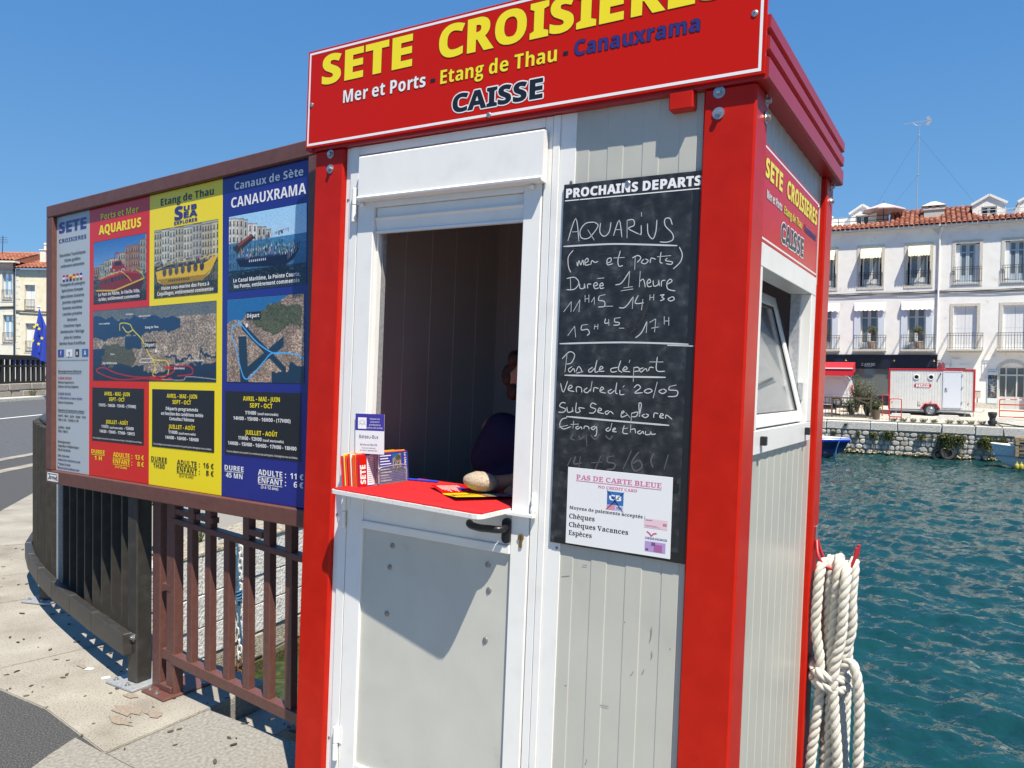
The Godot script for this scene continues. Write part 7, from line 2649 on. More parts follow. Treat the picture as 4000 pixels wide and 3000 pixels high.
func chalk_strokes() -> Dictionary:   # thousandths of a metre from the lower left corner of the board
	return {
		"word": [
		[[17,957,42,1026,56,954], [31,984,52,984]],
		[[107,1010,77,1008,59,986,64,964,88,961,108,979,120,999,107,1010], [85,988,109,954]],
		[[128,1006,127,978,142,964,158,976,163,1006]],
		[[173,964,190,1010,201,958], [179,982,201,981]],
		[[218,954,216,1008], [216,1008,236,1008,239,991,221,983,256,964]],
		[[262,990,263,964,258,964], [261,1029,262,1016]],
		[[282,994,285,964,300,947,309,967,311,1003]],
		[[359,985,351,1004,336,1003,338,983,360,960,363,942,346,935,323,937]],
		[[38,927,21,906,23,875,32,857]],
		[[52,889,55,876,59,893,66,879,72,894,77,877], [81,884,91,890,88,899,80,892,83,878,98,880], [100,878,104,891,114,885,125,888]],
		[[152,881,167,885,168,896,156,893,157,876,175,879], [198,917,191,887,196,870,208,872], [176,896,213,896]],
		[[247,896,247,857], [237,893,255,900,265,892,254,879], [275,888,267,879,279,874,289,883,279,889], [295,876,298,890,312,886], [328,907,326,878,334,874], [316,893,359,895], [348,888,343,881,364,876,360,869,345,872]],
		[[383,919,393,897,388,875,367,855]],
		[[31,840,34,804], [18,838,46,841,62,823,47,804,19,803], [64,821,67,806,80,807,81,821,84,805], [93,805,93,818,105,818], [116,812,126,816,121,823,113,816,118,804,131,806], [134,812,145,813,142,821,134,815,137,804,149,806], [125,835,148,836]],
		[[186,814,206,819,231,854], [231,854,229,806], [213,804,243,807], [205,795,245,800]],
		[[265,853,264,805], [264,821,276,828,283,804], [288,815,299,819,295,828,288,819,292,806,304,807], [307,824,310,807,323,811,324,825,327,807], [333,805,334,821,345,823], [348,810,365,819,359,826,350,815,354,797,377,791]],
		[[12,733,38,765], [38,765,38,732], [46,734,68,771], [68,771,66,732], [85,784,86,763], [98,786,99,761], [86,772,98,774], [107,762,117,778], [117,778,118,755], [154,785,134,781], [134,781,132,768,151,764,152,749,131,747], [154,749,181,749]],
		[[201,744,222,746,246,777], [246,777,244,740], [262,781,253,757,281,758], [277,769,274,736], [299,782,299,765], [311,783,311,765], [299,773,311,774], [330,779,343,781,336,774,344,768,331,763], [365,773,355,768,363,762,374,766,372,773,365,774]],
		[[30,658,53,688], [53,688,58,653], [98,693,78,691], [78,691,77,676,98,678,105,666,97,659], [123,693,121,678], [133,695,133,678], [123,686,134,688], [158,712,156,697,171,699], [168,709,170,690], [207,714,188,712], [188,712,189,701,203,699,202,692,185,691], [204,682,221,682]],
		[[258,653,277,669,293,703], [293,703,292,668], [301,699,320,710], [320,710,318,670], [307,682,330,686], [346,717,347,693], [360,715,361,690], [347,703,362,704]],
		[[30,598,25,542], [13,584,38,607,57,598,47,573,29,568], [50,561,37,552,43,543,55,555,60,543], [64,546,73,562,84,546,64,541,89,546]],
		[[121,561,107,551,114,545,129,559], [135,584,129,548,142,549], [144,553,156,560,148,564,144,550,161,550]],
		[[205,563,183,558,186,548,203,551], [214,584,207,557,220,548], [224,555,236,560,229,566,222,553,246,551], [244,587,241,578], [257,565,257,521], [257,563,271,565,274,555,258,552], [288,564,276,559,281,551,295,562,300,553], [304,555,308,566,320,565], [330,598,329,558,355,556], [306,582,349,583]],
		[[11,507,22,479,36,515], [40,489,53,497,45,502,39,487,61,483], [69,481,68,497,84,496,87,481], [106,497,94,487,105,481,117,493], [121,518,117,486], [127,484,129,498,144,496], [149,489,161,496,154,501,149,487,169,483], [188,496,176,488,184,482,198,493], [204,517,201,487,208,483], [215,495,216,481,230,482], [229,509,224,503]],
		[[260,503,271,513,281,504,263,488,289,490], [302,501,293,494,305,489,318,496,311,502,302,501], [333,524,322,475], [350,503,339,496,351,490,362,498,352,504], [392,517,372,512], [372,512,370,502,395,500,393,485,367,482]],
		[[32,445,19,446,11,434,33,426,25,416,7,415], [37,433,41,417,56,421,56,434,59,418], [70,449,69,419,84,422,79,433,99,432], [139,446,124,450,119,438,137,432,130,420,115,419], [145,426,157,431,149,436,145,423,165,420], [181,430,169,425,175,418,186,428,197,420]],
		[[221,421,232,429,225,430,223,413,242,420], [237,427,252,412], [256,428,255,399], [256,426,275,431,271,418,257,416], [280,418,286,454,278,456,282,418], [298,426,289,421,301,416,310,424,301,427], [326,417,328,431,340,430], [345,422,356,427,349,431,345,420,358,418], [363,417,365,428,383,416]],
		[[39,399,21,393,14,374,28,363,53,372], [12,367,43,376], [63,391,61,368], [53,379,81,382], [81,376,71,371,77,366,89,374,92,366], [99,368,102,377,114,376,117,368], [137,380,124,373,132,368,142,378,143,355,136,348]],
		[[184,379,174,371,182,367,191,377], [193,393,189,370], [196,370,206,376,201,378,196,368,210,367]],
		[[234,389,230,366,247,364], [227,377,246,381], [255,392,254,368], [256,377,268,380,271,367], [287,377,277,371,285,366,294,375,296,367], [303,376,303,366,317,368,319,376,322,368,335,370]]],
		"line": [
		[[2,940,114,940,205,937,377,923]],
		[[2,632,218,639,423,636]],
		[[359,632,438,631]],
		[[24,533,199,535,358,538]],
		[[36,403,205,400,375,398]]],
		"faint": [
		[[60,275,41,236], [75,281,69,257,97,262], [91,282,87,243]],
		[[161,289,143,246], [129,265,166,271], [205,293,185,289], [185,289,183,273,208,270,204,254,182,250]],
		[[261,315,235,255], [285,313,263,280,273,254,296,268,286,287,267,276]],
		[[331,313,323,290,331,269], [376,312,365,268]],
		[[62,349,55,335,68,331], [83,346,88,335,103,348], [108,353,112,316], [123,352,139,339,153,356], [173,353,188,343,197,355]]]}

# ---------------------------------------------------------------- things on the counter
func build_counter_things() -> void:
	var top := 1.1748
	# red mat, a knobbly net of rubber
	var g := G.new()
	g.x = Transform3D(Basis(Vector3(1, 0, 0), Vector3(0, 0, -1), Vector3(0, 1, 0)), Vector3.ZERO)
	g.prism(PackedVector2Array([Vector2(0.243, 0.0170), Vector2(0.252, -0.095), Vector2(0.262, -0.101), Vector2(0.903, -0.151), Vector2(0.919, -0.148), Vector2(0.928, -0.138), Vector2(0.936, 0.0170), Vector2(0.936, 0.32), Vector2(0.316, 0.32), Vector2(0.316, 0.0170)]), top, top + 0.0035)
	g.x = Transform3D()
	var wires := G.new()
	var m := mat(lin(0.50, 0.010, 0.014), 0.75)
	var mt := thing("counter_mat", "red knobbly non-slip mat covering the serving board", "mat", B)
	part(mt, "sheet", g, m)
	var z := -0.32
	while z < 0.146:   # rows of the weave
		var x0 := 0.318 if z < -0.016 else lerpf(0.245, 0.257, (z + 0.016) / 0.12)
		var x1 := 0.934
		if z > 0.098:
			x0 = 0.262 + (z - 0.101) / 0.050 * 0.62
		if x1 - x0 > 0.03:
			var pts := PackedVector3Array()
			var n := int((x1 - x0) / 0.0045)
			for i in n + 1:
				pts.append(Vector3(lerpf(x0, x1, i / float(n)), top + 0.0038 + 0.0011 * (1 if i % 2 else -1), z))
			wires.tube(pts, 0.0019, 4)
		z += 0.0068
	part(mt, "weave", wires, m).set_meta("kind", "stuff")
	top += 0.0055
	# brochures standing on edge at the left end, facing along the counter
	var stand := B * Transform3D(Basis(Vector3(0.055, 0, -0.9985), Vector3(-0.10, 0.995, -0.005), Vector3(0.9985, 0.10, 0.055)).orthonormalized(), Vector3(0.313, top, 0.028))   # x runs back along the hatch, z faces right
	var edge := [lin(0.62, 0.02, 0.015), lin(0.80, 0.32, 0.03), lin(0.72, 0.06, 0.03), lin(0.84, 0.60, 0.05), lin(0.78, 0.70, 0.62)]
	for k in 11:
		g = G.new()
		g.box(Vector3(-0.004 + 0.003 * sin(k * 2.3), 0, 0), Vector3(0.266, 0.120 + 0.004 * sin(k * 1.7), 0.0035), 0.0006)
		single("brochure", g, mat(edge[k % 5], 0.4), "%s-edged brochure standing on the counter, %s behind the front one" % [["red", "orange", "dark red", "yellow", "pale"][k % 5], ["first", "second", "third", "fourth", "fifth", "sixth", "seventh", "eighth", "ninth", "tenth", "last"][k]], "brochure", stand * Transform3D(Basis(Vector3.RIGHT, -0.004 * k), Vector3(0.0, 0, -0.0075 * k - 0.008)), "brochures standing on the counter")
	var fb := thing("brochure", "front brochure with red spine and blue map side facing the hatch", "brochure", stand, "brochures standing on the counter")
	g = G.new()
	g.box(Vector3(0, 0, 0), Vector3(0.268, 0.118, 0.0012))
	part(fb, "sheet", g, mat(lin(0.035, 0.05, 0.30), 0.3))
	g = G.new()
	rect(g, 0.0005, 0.0005, 0.040, 0.1175, 0.0015)
	part(fb, "red_band", g, M.red_sign)
	g = G.new()
	rect(g, 0.042, 0.004, 0.105, 0.114, 0.0015)
	part(fb, "text_block", g, M.white_print)
	g = G.new()
	for k in 13:
		rect(g, 0.047, 0.012 + k * 0.0075, 0.098 - 0.006 * (k % 3), 0.0145 + k * 0.0075, 0.0019)
	part(fb, "text_lines", g, mat(lin(0.30, 0.32, 0.42), 0.5)).set_meta("kind", "stuff")
	g = G.new()
	for k in 10:
		rect(g, 0.112, 0.010 + k * 0.0105, 0.172 - 0.008 * (k % 3), 0.0135 + k * 0.0105, 0.0016)
	part(fb, "text_lines", g, M.white_print).set_meta("kind", "stuff")
	g = G.new()
	rect(g, 0.180, 0.045, 0.228, 0.112, 0.0016)
	var mm := mat(lin(1, 1, 1), 0.3)
	mm.albedo_texture = ImageTexture.create_from_image(picture_map(1))
	part(fb, "map_print", g, mm)
	g = G.new()
	g.x = Transform3D(Basis(Vector3.BACK, PI / 2), Vector3(0.034, 0.010, 0))
	write(g, "SETE", Vector2(0, 0), 0.026, 0.0019, "black", 0.070)
	part(fb, "lettering", g, M.white_print)
	g = G.new()
	g.x = Transform3D(Basis(Vector3.BACK, -PI / 2), Vector3(0.246, 0.112, 0))
	write(g, "Le CANAUXRAMA", Vector2(0, 0), 0.011, 0.0019, "bold", 0.104)
	part(fb, "lettering", g, M.white_print)
	# wire holder in front of them
	var ho := thing("brochure_holder", "small grey wire mesh brochure holder on the counter", "holder", stand * Transform3D(Basis(), Vector3(0.085, 0, 0.006)))
	g = G.new()
	g.tube(smooth3(PackedVector3Array([Vector3(0, 0, 0), Vector3(0.002, 0.045, 0.004), Vector3(0.012, 0.060, 0.005), Vector3(0.04, 0.065, 0.005), Vector3(0.13, 0.068, 0.005), Vector3(0.156, 0.062, 0.005), Vector3(0.163, 0.046, 0.004), Vector3(0.165, 0, 0)]), 5), 0.0024, 6)
	g.bar(Vector3(0, 0.002, 0), Vector3(0.165, 0.002, 0), 0.004, 0.004)
	part(ho, "rim", g, M.galv)
	g = G.new()
	for k in 26:
		var xx := 0.003 + k * 0.0063
		g.bar(Vector3(xx, 0, 0.002), Vector3(xx, 0.060 if k > 1 and k < 24 else 0.046, 0.004), 0.0009, 0.0009)
	for k in 10:
		g.bar(Vector3(0.002, 0.004 + k * 0.0062, 0.003), Vector3(0.163, 0.004 + k * 0.0062, 0.003), 0.0009, 0.0009)
	part(ho, "mesh_front", g, M.galv).set_meta("kind", "stuff")
	g = G.new()
	g.box(Vector3(0, 0, -0.09), Vector3(0.165, 0.0015, 0.0))
	g.box(Vector3(0, 0.0015, -0.092), Vector3(0.165, 0.11, -0.090))
	part(ho, "tray", g, M.galv)
	# tall leaflet behind
	var lf := thing("leaflet", "tall white leaflet with purple head standing behind the brochures", "leaflet", B * Transform3D(Basis(Vector3.UP, 0.12) * Basis(Vector3.BACK, 0.03), Vector3(0.262, 1.202, -0.004)))
	g = G.new()
	g.box(Vector3(0, 0.098, 0), Vector3(0.128, 0.246, 0.001))
	part(lf, "sheet", g, mat(lin(0.76, 0.76, 0.78), 0.35))
	g = G.new()
	rect(g, 0.0, 0.184, 0.128, 0.246, 0.0013)
	part(lf, "head_band", g, mat(lin(0.050, 0.035, 0.30), 0.35))
	g = G.new()
	rect(g, 0.012, 0.190, 0.050, 0.232, 0.0016)
	part(lf, "logo", g, M.white_print)
	g = G.new()
	for k in 7:
		var a := PI * (k + 0.5) / 7.0
		g.ribbon(PackedVector2Array([Vector2(0.031 + cos(a) * 0.008, 0.212 + sin(a) * 0.006), Vector2(0.031 + cos(a) * 0.015, 0.212 + sin(a) * 0.013)]), 0.0012, 0.0019)
	g.ribbon(smooth(PackedVector2Array([Vector2(0.017, 0.206), Vector2(0.025, 0.209), Vector2(0.031, 0.206), Vector2(0.038, 0.209), Vector2(0.046, 0.206)]), 3), 0.0012, 0.0019)
	part(lf, "sun_mark", g, M.navy_print)
	for t in [["Déplacez-vous", 0.087, 0.225], ["autrement et", 0.087, 0.214], ["gratuitement au", 0.087, 0.203], ["centre-ville de Sète", 0.087, 0.192]]:
		g = G.new()
		write(g, t[0], Vector2(t[1], t[2]), 0.006, 0.0017, "regular", t[0].length() * 0.0034, 0)
		part(lf, "lettering", g, M.white_print)
	for t in [["Bateau-Bus", 0.060, 0.155, 0.013, 0.084], ["Service du Marché", 0.060, 0.128, 0.008, 0.076], ["Tous les mercredis matin", 0.060, 0.117, 0.005, 0.062], ["du 4 Mai au 7 Septembre 2022", 0.060, 0.108, 0.005, 0.076], ["Service d'Été", 0.060, 0.088, 0.008, 0.052]]:
		g = G.new()
		write(g, t[0], Vector2(t[1], t[2]), t[3], 0.0015, "regular", t[4], 0)
		part(lf, "lettering", g, M.navy_print)
	# pen behind the holder
	g = G.new()
	g.tube(PackedVector3Array([Vector3(0, 0, 0), Vector3(0.12, 0.0, -0.03)]), 0.0045, 8)
	single("pen", g, mat(lin(0.02, 0.06, 0.55), 0.3), "blue ballpoint pen lying behind the wire holder", "pen", B * Transform3D(Basis(), Vector3(0.325, top + 0.0045, -0.245)))
	# leaflets on the mat, pebble as a paperweight
	var lay := thing("leaflet", "open red, yellow and blue leaflet lying under the pebble", "leaflet", B * Transform3D(Basis(Vector3.UP, -0.62), Vector3(0.690, top, -0.150)))
	g = G.new()
	var pos := PackedVector3Array()
	for j in 6:
		for i in 12:
			var u := i / 11.0
			var v := j / 5.0
			pos.append(Vector3(lerpf(-0.15, 0.15, u), 0.002 + 0.006 * absf(sin(u * 5.0 + 0.4)) + 0.008 * pow(absf(u - 0.5) * 2.0, 3.0) * (1 - v * 0.4), lerpf(0.11, -0.11, v)))
	var im := Image.create(300, 220, false, Image.FORMAT_RGB8)
	im.fill_rect(Rect2i(0, 0, 300, 220), Color(0.80, 0.08, 0.07))
	im.fill_rect(Rect2i(150, 110, 150, 110), Color(0.95, 0.83, 0.05))
	im.fill_rect(Rect2i(110, 0, 190, 74), Color(0.25, 0.30, 0.50))
	im.fill_rect(Rect2i(120, 40, 170, 60), Color(0.55, 0.50, 0.42))
	var r := RandomNumberGenerator.new()
	r.seed = 5
	for k in 400:
		im.fill_rect(Rect2i(r.randi_range(115, 292), r.randi_range(6, 96), r.randi_range(2, 9), 3), Color.from_hsv(r.randf_range(0.05, 0.62), 0.4, r.randf_range(0.25, 0.8)))
	for k in 12:
		im.fill_rect(Rect2i(14, 120 + k * 7, 70 + (k * 37) % 50, 3), Color(0.95, 0.9, 0.9))
		im.fill_rect(Rect2i(165, 120 + k * 7, 60 + (k * 29) % 55, 3), Color(0.35, 0.3, 0.1))
	im.fill_rect(Rect2i(60, 112, 60, 26), Color(0.1, 0.25, 0.6))
	im.fill_rect(Rect2i(200, 196, 50, 14), Color(0.1, 0.1, 0.1))
	g.grid(12, 6, pos)
	for k in g.uv.size():
		g.uv[k].y = 1.0 - g.uv[k].y
	var lm := mat(lin(1, 1, 1), 0.25)
	lm.albedo_texture = ImageTexture.create_from_image(im)
	part(lay, "sheet", g, lm)
	var fn := FastNoiseLite.new()
	fn.seed = 3
	fn.frequency = 14.0
	g = G.new()
	g.ball(Vector3(0, 0, 0), Vector3(0.067, 0.036, 0.052), 40, 26)
	for k in g.v.size():
		g.v[k] += g.n[k] * (fn.get_noise_3dv(g.v[k]) * 0.0035)
	var peb := tri_mat([[0.0, lin(0.16, 0.11, 0.07)], [0.38, lin(0.30, 0.235, 0.17)], [0.55, lin(0.42, 0.345, 0.265)], [1.0, lin(0.58, 0.52, 0.43)]], 150, 0.045, 6.0, 0.75, 4, 0.12, 0.2)
	single("pebble", g, peb, "smooth speckled beige pebble used as a paperweight", "pebble", B * Transform3D(Basis(Vector3.UP, 0.3) * Basis(Vector3.BACK, -0.06), Vector3(0.716, top + 0.044, -0.172)))

# ---------------------------------------------------------------- the clerk inside
func flesh(g: G, bones: Array, cell: float, k: float) -> void:   # one smooth skin round tapered bones: [from, to, radius, radius]
	var lo := Vector3.ONE * 1e9
	var hi := -lo
	for b in bones:
		var rr := maxf(b[2], b[3]) + cell * 3.0
		lo = lo.min(b[0] - Vector3.ONE * rr).min(b[1] - Vector3.ONE * rr)
		hi = hi.max(b[0] + Vector3.ONE * rr).max(b[1] + Vector3.ONE * rr)
	var n := Vector3i(((hi - lo) / cell).ceil()) + Vector3i.ONE
	var f := PackedFloat32Array()
	f.resize(n.x * n.y * n.z)
	for b in bones:
		var a: Vector3 = b[0]
		var d: Vector3 = b[1] - a
		var dd := maxf(d.length_squared(), 1e-9)
		var rr := maxf(b[2], b[3]) + 4.0 / k
		var l: Vector3i = Vector3i(((a.min(b[1]) - Vector3.ONE * rr - lo) / cell).floor()).clamp(Vector3i.ZERO, n - Vector3i.ONE)
		var h: Vector3i = Vector3i(((a.max(b[1]) + Vector3.ONE * rr - lo) / cell).ceil()).clamp(Vector3i.ZERO, n - Vector3i.ONE)
		for z in range(l.z, h.z + 1):
			for y in range(l.y, h.y + 1):
				for x in range(l.x, h.x + 1):
					var p := lo + Vector3(x, y, z) * cell
					var t := clampf((p - a).dot(d) / dd, 0.0, 1.0)
					var ds: float = p.distance_to(a + d * t) - lerpf(b[2], b[3], t)
					if ds < 4.0 / k:
						f[(z * n.y + y) * n.x + x] += exp(-k * ds)
	var at := {}
	var s := [0, 1, n.x, n.x + 1, n.x * n.y, n.x * n.y + 1, n.x * n.y + n.x, n.x * n.y + n.x + 1]
	var o := [Vector3(0, 0, 0), Vector3(1, 0, 0), Vector3(0, 1, 0), Vector3(1, 1, 0), Vector3(0, 0, 1), Vector3(1, 0, 1), Vector3(0, 1, 1), Vector3(1, 1, 1)]
	var es := [[0, 1], [2, 3], [4, 5], [6, 7], [0, 2], [1, 3], [4, 6], [5, 7], [0, 4], [1, 5], [2, 6], [3, 7]]
	var base := g.v.size()
	for z in n.z - 1:
		for y in n.y - 1:
			for x in n.x - 1:
				var c := (z * n.y + y) * n.x + x
				var inside := 0
				for q in 8:
					if f[c + s[q]] > 1.0:
						inside += 1
				if inside == 0 or inside == 8:
					continue
				var sum := Vector3.ZERO
				var m := 0
				for e in es:
					var fa := f[c + s[e[0]]]
					var fb := f[c + s[e[1]]]
					if (fa > 1.0) != (fb > 1.0):
						var la := log(maxf(fa, 1e-6))
						var lb := log(maxf(fb, 1e-6))
						sum += (o[e[0]] as Vector3).lerp(o[e[1]], clampf(la / (la - lb), 0.0, 1.0))
						m += 1
				var gr := Vector3.ZERO
				for q in 8:
					gr += (o[q] - Vector3.ONE * 0.5) * log(maxf(f[c + s[q]], 1e-6))
				at[c] = g._add(lo + (Vector3(x, y, z) + sum / m) * cell, -gr)
	for c in at:
		var x: int = c % n.x
		var y: int = (c / n.x) % n.y
		var z: int = c / (n.x * n.y)
		for ax in 3:
			var e: int = s[[1, 2, 4][ax]]
			var b: int = s[[2, 4, 1][ax]]
			var d: int = s[[4, 1, 2][ax]]
			if (f[c] > 1.0) == (f[c + e] > 1.0):
				continue
			if not (at.has(c - b) and at.has(c - d) and at.has(c - b - d)):
				continue
			var q := [at[c], at[c - b], at[c - b - d], at[c - d]]
			if f[c] > 1.0:
				g.idx.append_array([q[0], q[2], q[1], q[0], q[3], q[2]])
			else:
				g.idx.append_array([q[0], q[1], q[2], q[0], q[2], q[3]])

func build_person() -> void:
	var p := thing("person", "seated person in a dark navy T-shirt inside the hatch, arm on the counter", "person", B)
	var skin := mat(lin(0.38, 0.20, 0.13), 0.55)
	skin.subsurf_scatter_enabled = true
	skin.subsurf_scatter_strength = 0.1
	var navy := mat(lin(0.014, 0.012, 0.045), 0.9)
	var trousers := mat(lin(0.03, 0.035, 0.05), 0.9)
	var hair := tri_mat([[0.0, lin(0.030, 0.011, 0.006)], [1.0, lin(0.085, 0.030, 0.015)]], 160, 0.2, 6.0, 0.7)
	var sr := Vector3(0.545, 1.385, -0.52)
	var sl := Vector3(0.855, 1.385, -0.60)
	var er := Vector3(0.520, 1.150, -0.470)
	var el := Vector3(0.925, 1.15, -0.56)
	var wr := Vector3(0.770, 1.218, -0.400)
	var wl := Vector3(0.84, 1.215, -0.36)
	var hip_r := Vector3(0.62, 0.78, -0.66)
	var hip_l := Vector3(0.79, 0.78, -0.70)
	var kn_r := Vector3(0.55, 0.80, -0.27)
	var kn_l := Vector3(0.80, 0.80, -0.27)
	var an_r := Vector3(0.56, 0.42, -0.34)
	var an_l := Vector3(0.80, 0.42, -0.34)
	var g := G.new()   # the body, one skin: neck, arms, hands, head
	flesh(g, [[Vector3(0.705, 1.36, -0.565), Vector3(0.70, 1.50, -0.545), 0.058, 0.052], [sr, er, 0.046, 0.040], [er, wr, 0.040, 0.027], [sl, el, 0.046, 0.040], [el, wl, 0.040, 0.027],
		[sr, Vector3(0.705, 1.36, -0.575), 0.042, 0.045], [sl, Vector3(0.705, 1.36, -0.575), 0.042, 0.045], [Vector3(0.70, 1.26, -0.585), Vector3(0.70, 0.85, -0.66), 0.08, 0.09], [kn_r, an_r, 0.05, 0.04], [kn_l, an_l, 0.05, 0.04]], 0.013, 60.0)
	# head with a face turned to the hatch
	var hc := Vector3(0.695, 1.605, -0.535)
	var fw := Vector3(0.72, -0.10, 0.68).normalized()
	var rt := Vector3.UP.cross(fw).normalized()
	var up := fw.cross(rt)
	flesh(g, [[hc + up * 0.025 - fw * 0.02, hc + up * 0.02 + fw * 0.015, 0.078, 0.074], [hc - up * 0.03 + fw * 0.01, hc - up * 0.075 + fw * 0.045, 0.062, 0.034], [hc + up * 0.012 + fw * 0.080, hc - up * 0.022 + fw * 0.098, 0.007, 0.013],
		[hc - up * 0.05 + fw * 0.079 - rt * 0.014, hc - up * 0.05 + fw * 0.079 + rt * 0.014, 0.008, 0.008], [hc + rt * 0.074 + up * 0.01, hc + rt * 0.080 - up * 0.025, 0.012, 0.009], [hc - rt * 0.074 + up * 0.01, hc - rt * 0.080 - up * 0.025, 0.012, 0.009]], 0.006, 140.0)
	# hands resting on the counter: palm, four fingers, thumb
	for h in [[wr, (Vector3(0.835, 1.203, -0.330) - wr).normalized(), 1.0], [wl, (Vector3(0.800, 1.200, -0.290) - wl).normalized(), -1.0]]:
		var w: Vector3 = h[0]
		var d: Vector3 = h[1]
		var sd: Vector3 = d.cross(Vector3.UP).normalized() * h[2]
		var dn := Vector3(0, -1, 0)
		var hand := [[w, w + d * 0.045, 0.024, 0.020], [w + d * 0.02 + sd * 0.012, w + d * 0.075 + sd * 0.026, 0.016, 0.011], [w + d * 0.02 - sd * 0.012, w + d * 0.075 - sd * 0.026, 0.016, 0.011], [w + d * 0.03, w + d * 0.080, 0.018, 0.012]]
		for q in 4:
			var off: Vector3 = sd * (0.027 - 0.018 * q)
			var ln: float = [0.062, 0.072, 0.068, 0.052][q]
			var k0: Vector3 = w + d * 0.075 + off
			var k1: Vector3 = k0 + (d + dn * 0.15).normalized() * ln * 0.45
			var k2: Vector3 = k1 + (d + dn * 0.45).normalized() * ln * 0.32
			var k3: Vector3 = k2 + (d + dn * 0.7).normalized() * ln * 0.25
			hand.append([k0, k1, 0.0085, 0.0078])
			hand.append([k1, k2, 0.0078, 0.007])
			hand.append([k2, k3, 0.007, 0.006])
		var t0: Vector3 = w + d * 0.022 + sd * 0.024
		var t1: Vector3 = t0 + (d * 0.7 + sd * 0.7).normalized() * 0.034
		hand.append([t0, t1, 0.012, 0.0095])
		hand.append([t1, t1 + (d + sd * 0.25 + dn * 0.2).normalized() * 0.028, 0.0095, 0.0075])
		flesh(g, hand, 0.004, 330.0)
	part(p, "body", g, skin)
	for s in [-1.0, 1.0]:   # eyes
		g = G.new()
		g.ball(hc + fw * 0.082 + rt * s * 0.031 + up * 0.012, Vector3(0.011, 0.007, 0.008), 10, 8)
		var eye := part(p, "eye", g, M.white_print)
		g = G.new()
		g.ball(hc + fw * 0.0885 + rt * s * 0.031 + up * 0.012, Vector3(0.0048, 0.0048, 0.003), 8, 6)
		part(eye, "iris", g, M.black)
	g = G.new()   # curly hair
	var r := RandomNumberGenerator.new()
	r.seed = 17
	var curls := [[hc - fw * 0.030 + up * 0.030, hc - fw * 0.035 - up * 0.03, 0.086, 0.080], [hc - fw * 0.02 + up * 0.055, hc + fw * 0.02 + up * 0.060, 0.062, 0.055]]
	for k in 110:
		var dv := Vector3(r.randf_range(-1, 1), r.randf_range(-0.75, 1), r.randf_range(-1, 0.7)).normalized()
		if dv.dot(fw) > 0.45 and dv.y < 0.5:
			continue
		var q := hc + up * 0.015 + dv * Vector3(0.090, 0.105, 0.098)
		curls.append([q, q + dv * 0.008 + Vector3(0, -0.012, 0), 0.016, 0.013])
	flesh(g, curls, 0.008, 150.0)
	part(p, "hair", g, hair)
	g = G.new()   # T-shirt: torso and short sleeves, a little wider than the body
	flesh(g, [[Vector3(0.60, 1.33, -0.55), Vector3(0.80, 1.33, -0.60), 0.105, 0.105], [Vector3(0.62, 1.16, -0.57), Vector3(0.78, 1.16, -0.61), 0.115, 0.115], [Vector3(0.64, 0.88, -0.62), Vector3(0.77, 0.88, -0.65), 0.125, 0.125], [Vector3(0.62, 1.16, -0.57), Vector3(0.64, 0.88, -0.62), 0.115, 0.125], [Vector3(0.78, 1.16, -0.61), Vector3(0.77, 0.88, -0.65), 0.115, 0.125],
		[sr + Vector3(0.03, 0.005, 0), sr.lerp(er, 0.50), 0.066, 0.072], [sl - Vector3(0.03, -0.005, 0), sl.lerp(el, 0.50), 0.066, 0.072]], 0.014, 55.0)
	part(p, "t_shirt", g, navy)
	g = G.new()
	flesh(g, [[hip_r, hip_l, 0.115, 0.115], [hip_r, kn_r, 0.090, 0.065], [hip_l, kn_l, 0.090, 0.065], [kn_r, an_r, 0.062, 0.050], [kn_l, an_l, 0.062, 0.050]], 0.016, 55.0)
	part(p, "trousers", g, trousers)
	for a in [an_r, an_l]:
		g = G.new()
		flesh(g, [[a + Vector3(0, -0.055, -0.03), a + Vector3(0, -0.07, 0.12), 0.042, 0.034]], 0.012, 90.0)
		part(p, "shoe", g, M.black)
	# stool with a padded back
	var ch := thing("stool", "black high stool with padded back inside the booth", "stool", B * Transform3D(Basis(Vector3.UP, 0.25), Vector3(0.71, 0.03, -0.70)))
	g = G.new()
	g.x = Transform3D(Basis(), Vector3(0, 0.60, 0))
	g.lathe(PackedVector2Array([Vector2(0.001, 0), Vector2(0.19, 0), Vector2(0.205, 0.02), Vector2(0.205, 0.05), Vector2(0.19, 0.065), Vector2(0.001, 0.068)]), 24)
	part(ch, "seat", g, M.black)
	g = G.new()
	g.tube(PackedVector3Array([Vector3(0, 0, 0), Vector3(0, 0.60, 0)]), 0.03, 12)
	part(ch, "column", g, M.steel)
	for k in 5:
		g = G.new()
		var a := TAU * k / 5.0
		g.tube(PackedVector3Array([Vector3(0, 0.06, 0), Vector3(cos(a) * 0.25, 0.02, sin(a) * 0.25)]), 0.018, 8)
		part(ch, "foot", g, M.black)
	g = G.new()
	g.tube(smooth3(PackedVector3Array([Vector3(0.31, 0.30, 0.0), Vector3(0.22, 0.30, 0.22), Vector3(0.0, 0.30, 0.31), Vector3(-0.22, 0.30, 0.22), Vector3(-0.31, 0.30, 0.0)]), 6), 0.012, 8)
	for sx in [-1.0, 1.0]:
		g.tube(PackedVector3Array([Vector3(sx * 0.31, 0.30, 0), Vector3(sx * 0.03, 0.30, 0)]), 0.012, 8)
	part(ch, "foot_rail", g, M.steel)
	g = G.new()
	g.x = Transform3D(Basis(Vector3.RIGHT, -0.1), Vector3(-0.12, 0, -0.20))
	g.prism(rounded(-0.19, 0.85, 0.15, 1.22, 0.09, 6), -0.05, 0.0, true)
	part(ch, "back_rest", g, M.black)
	g = G.new()
	g.bar(Vector3(0, 0.62, -0.12), Vector3(-0.12, 0.90, -0.285), 0.04, 0.01)
	part(ch, "back_bar", g, M.steel)

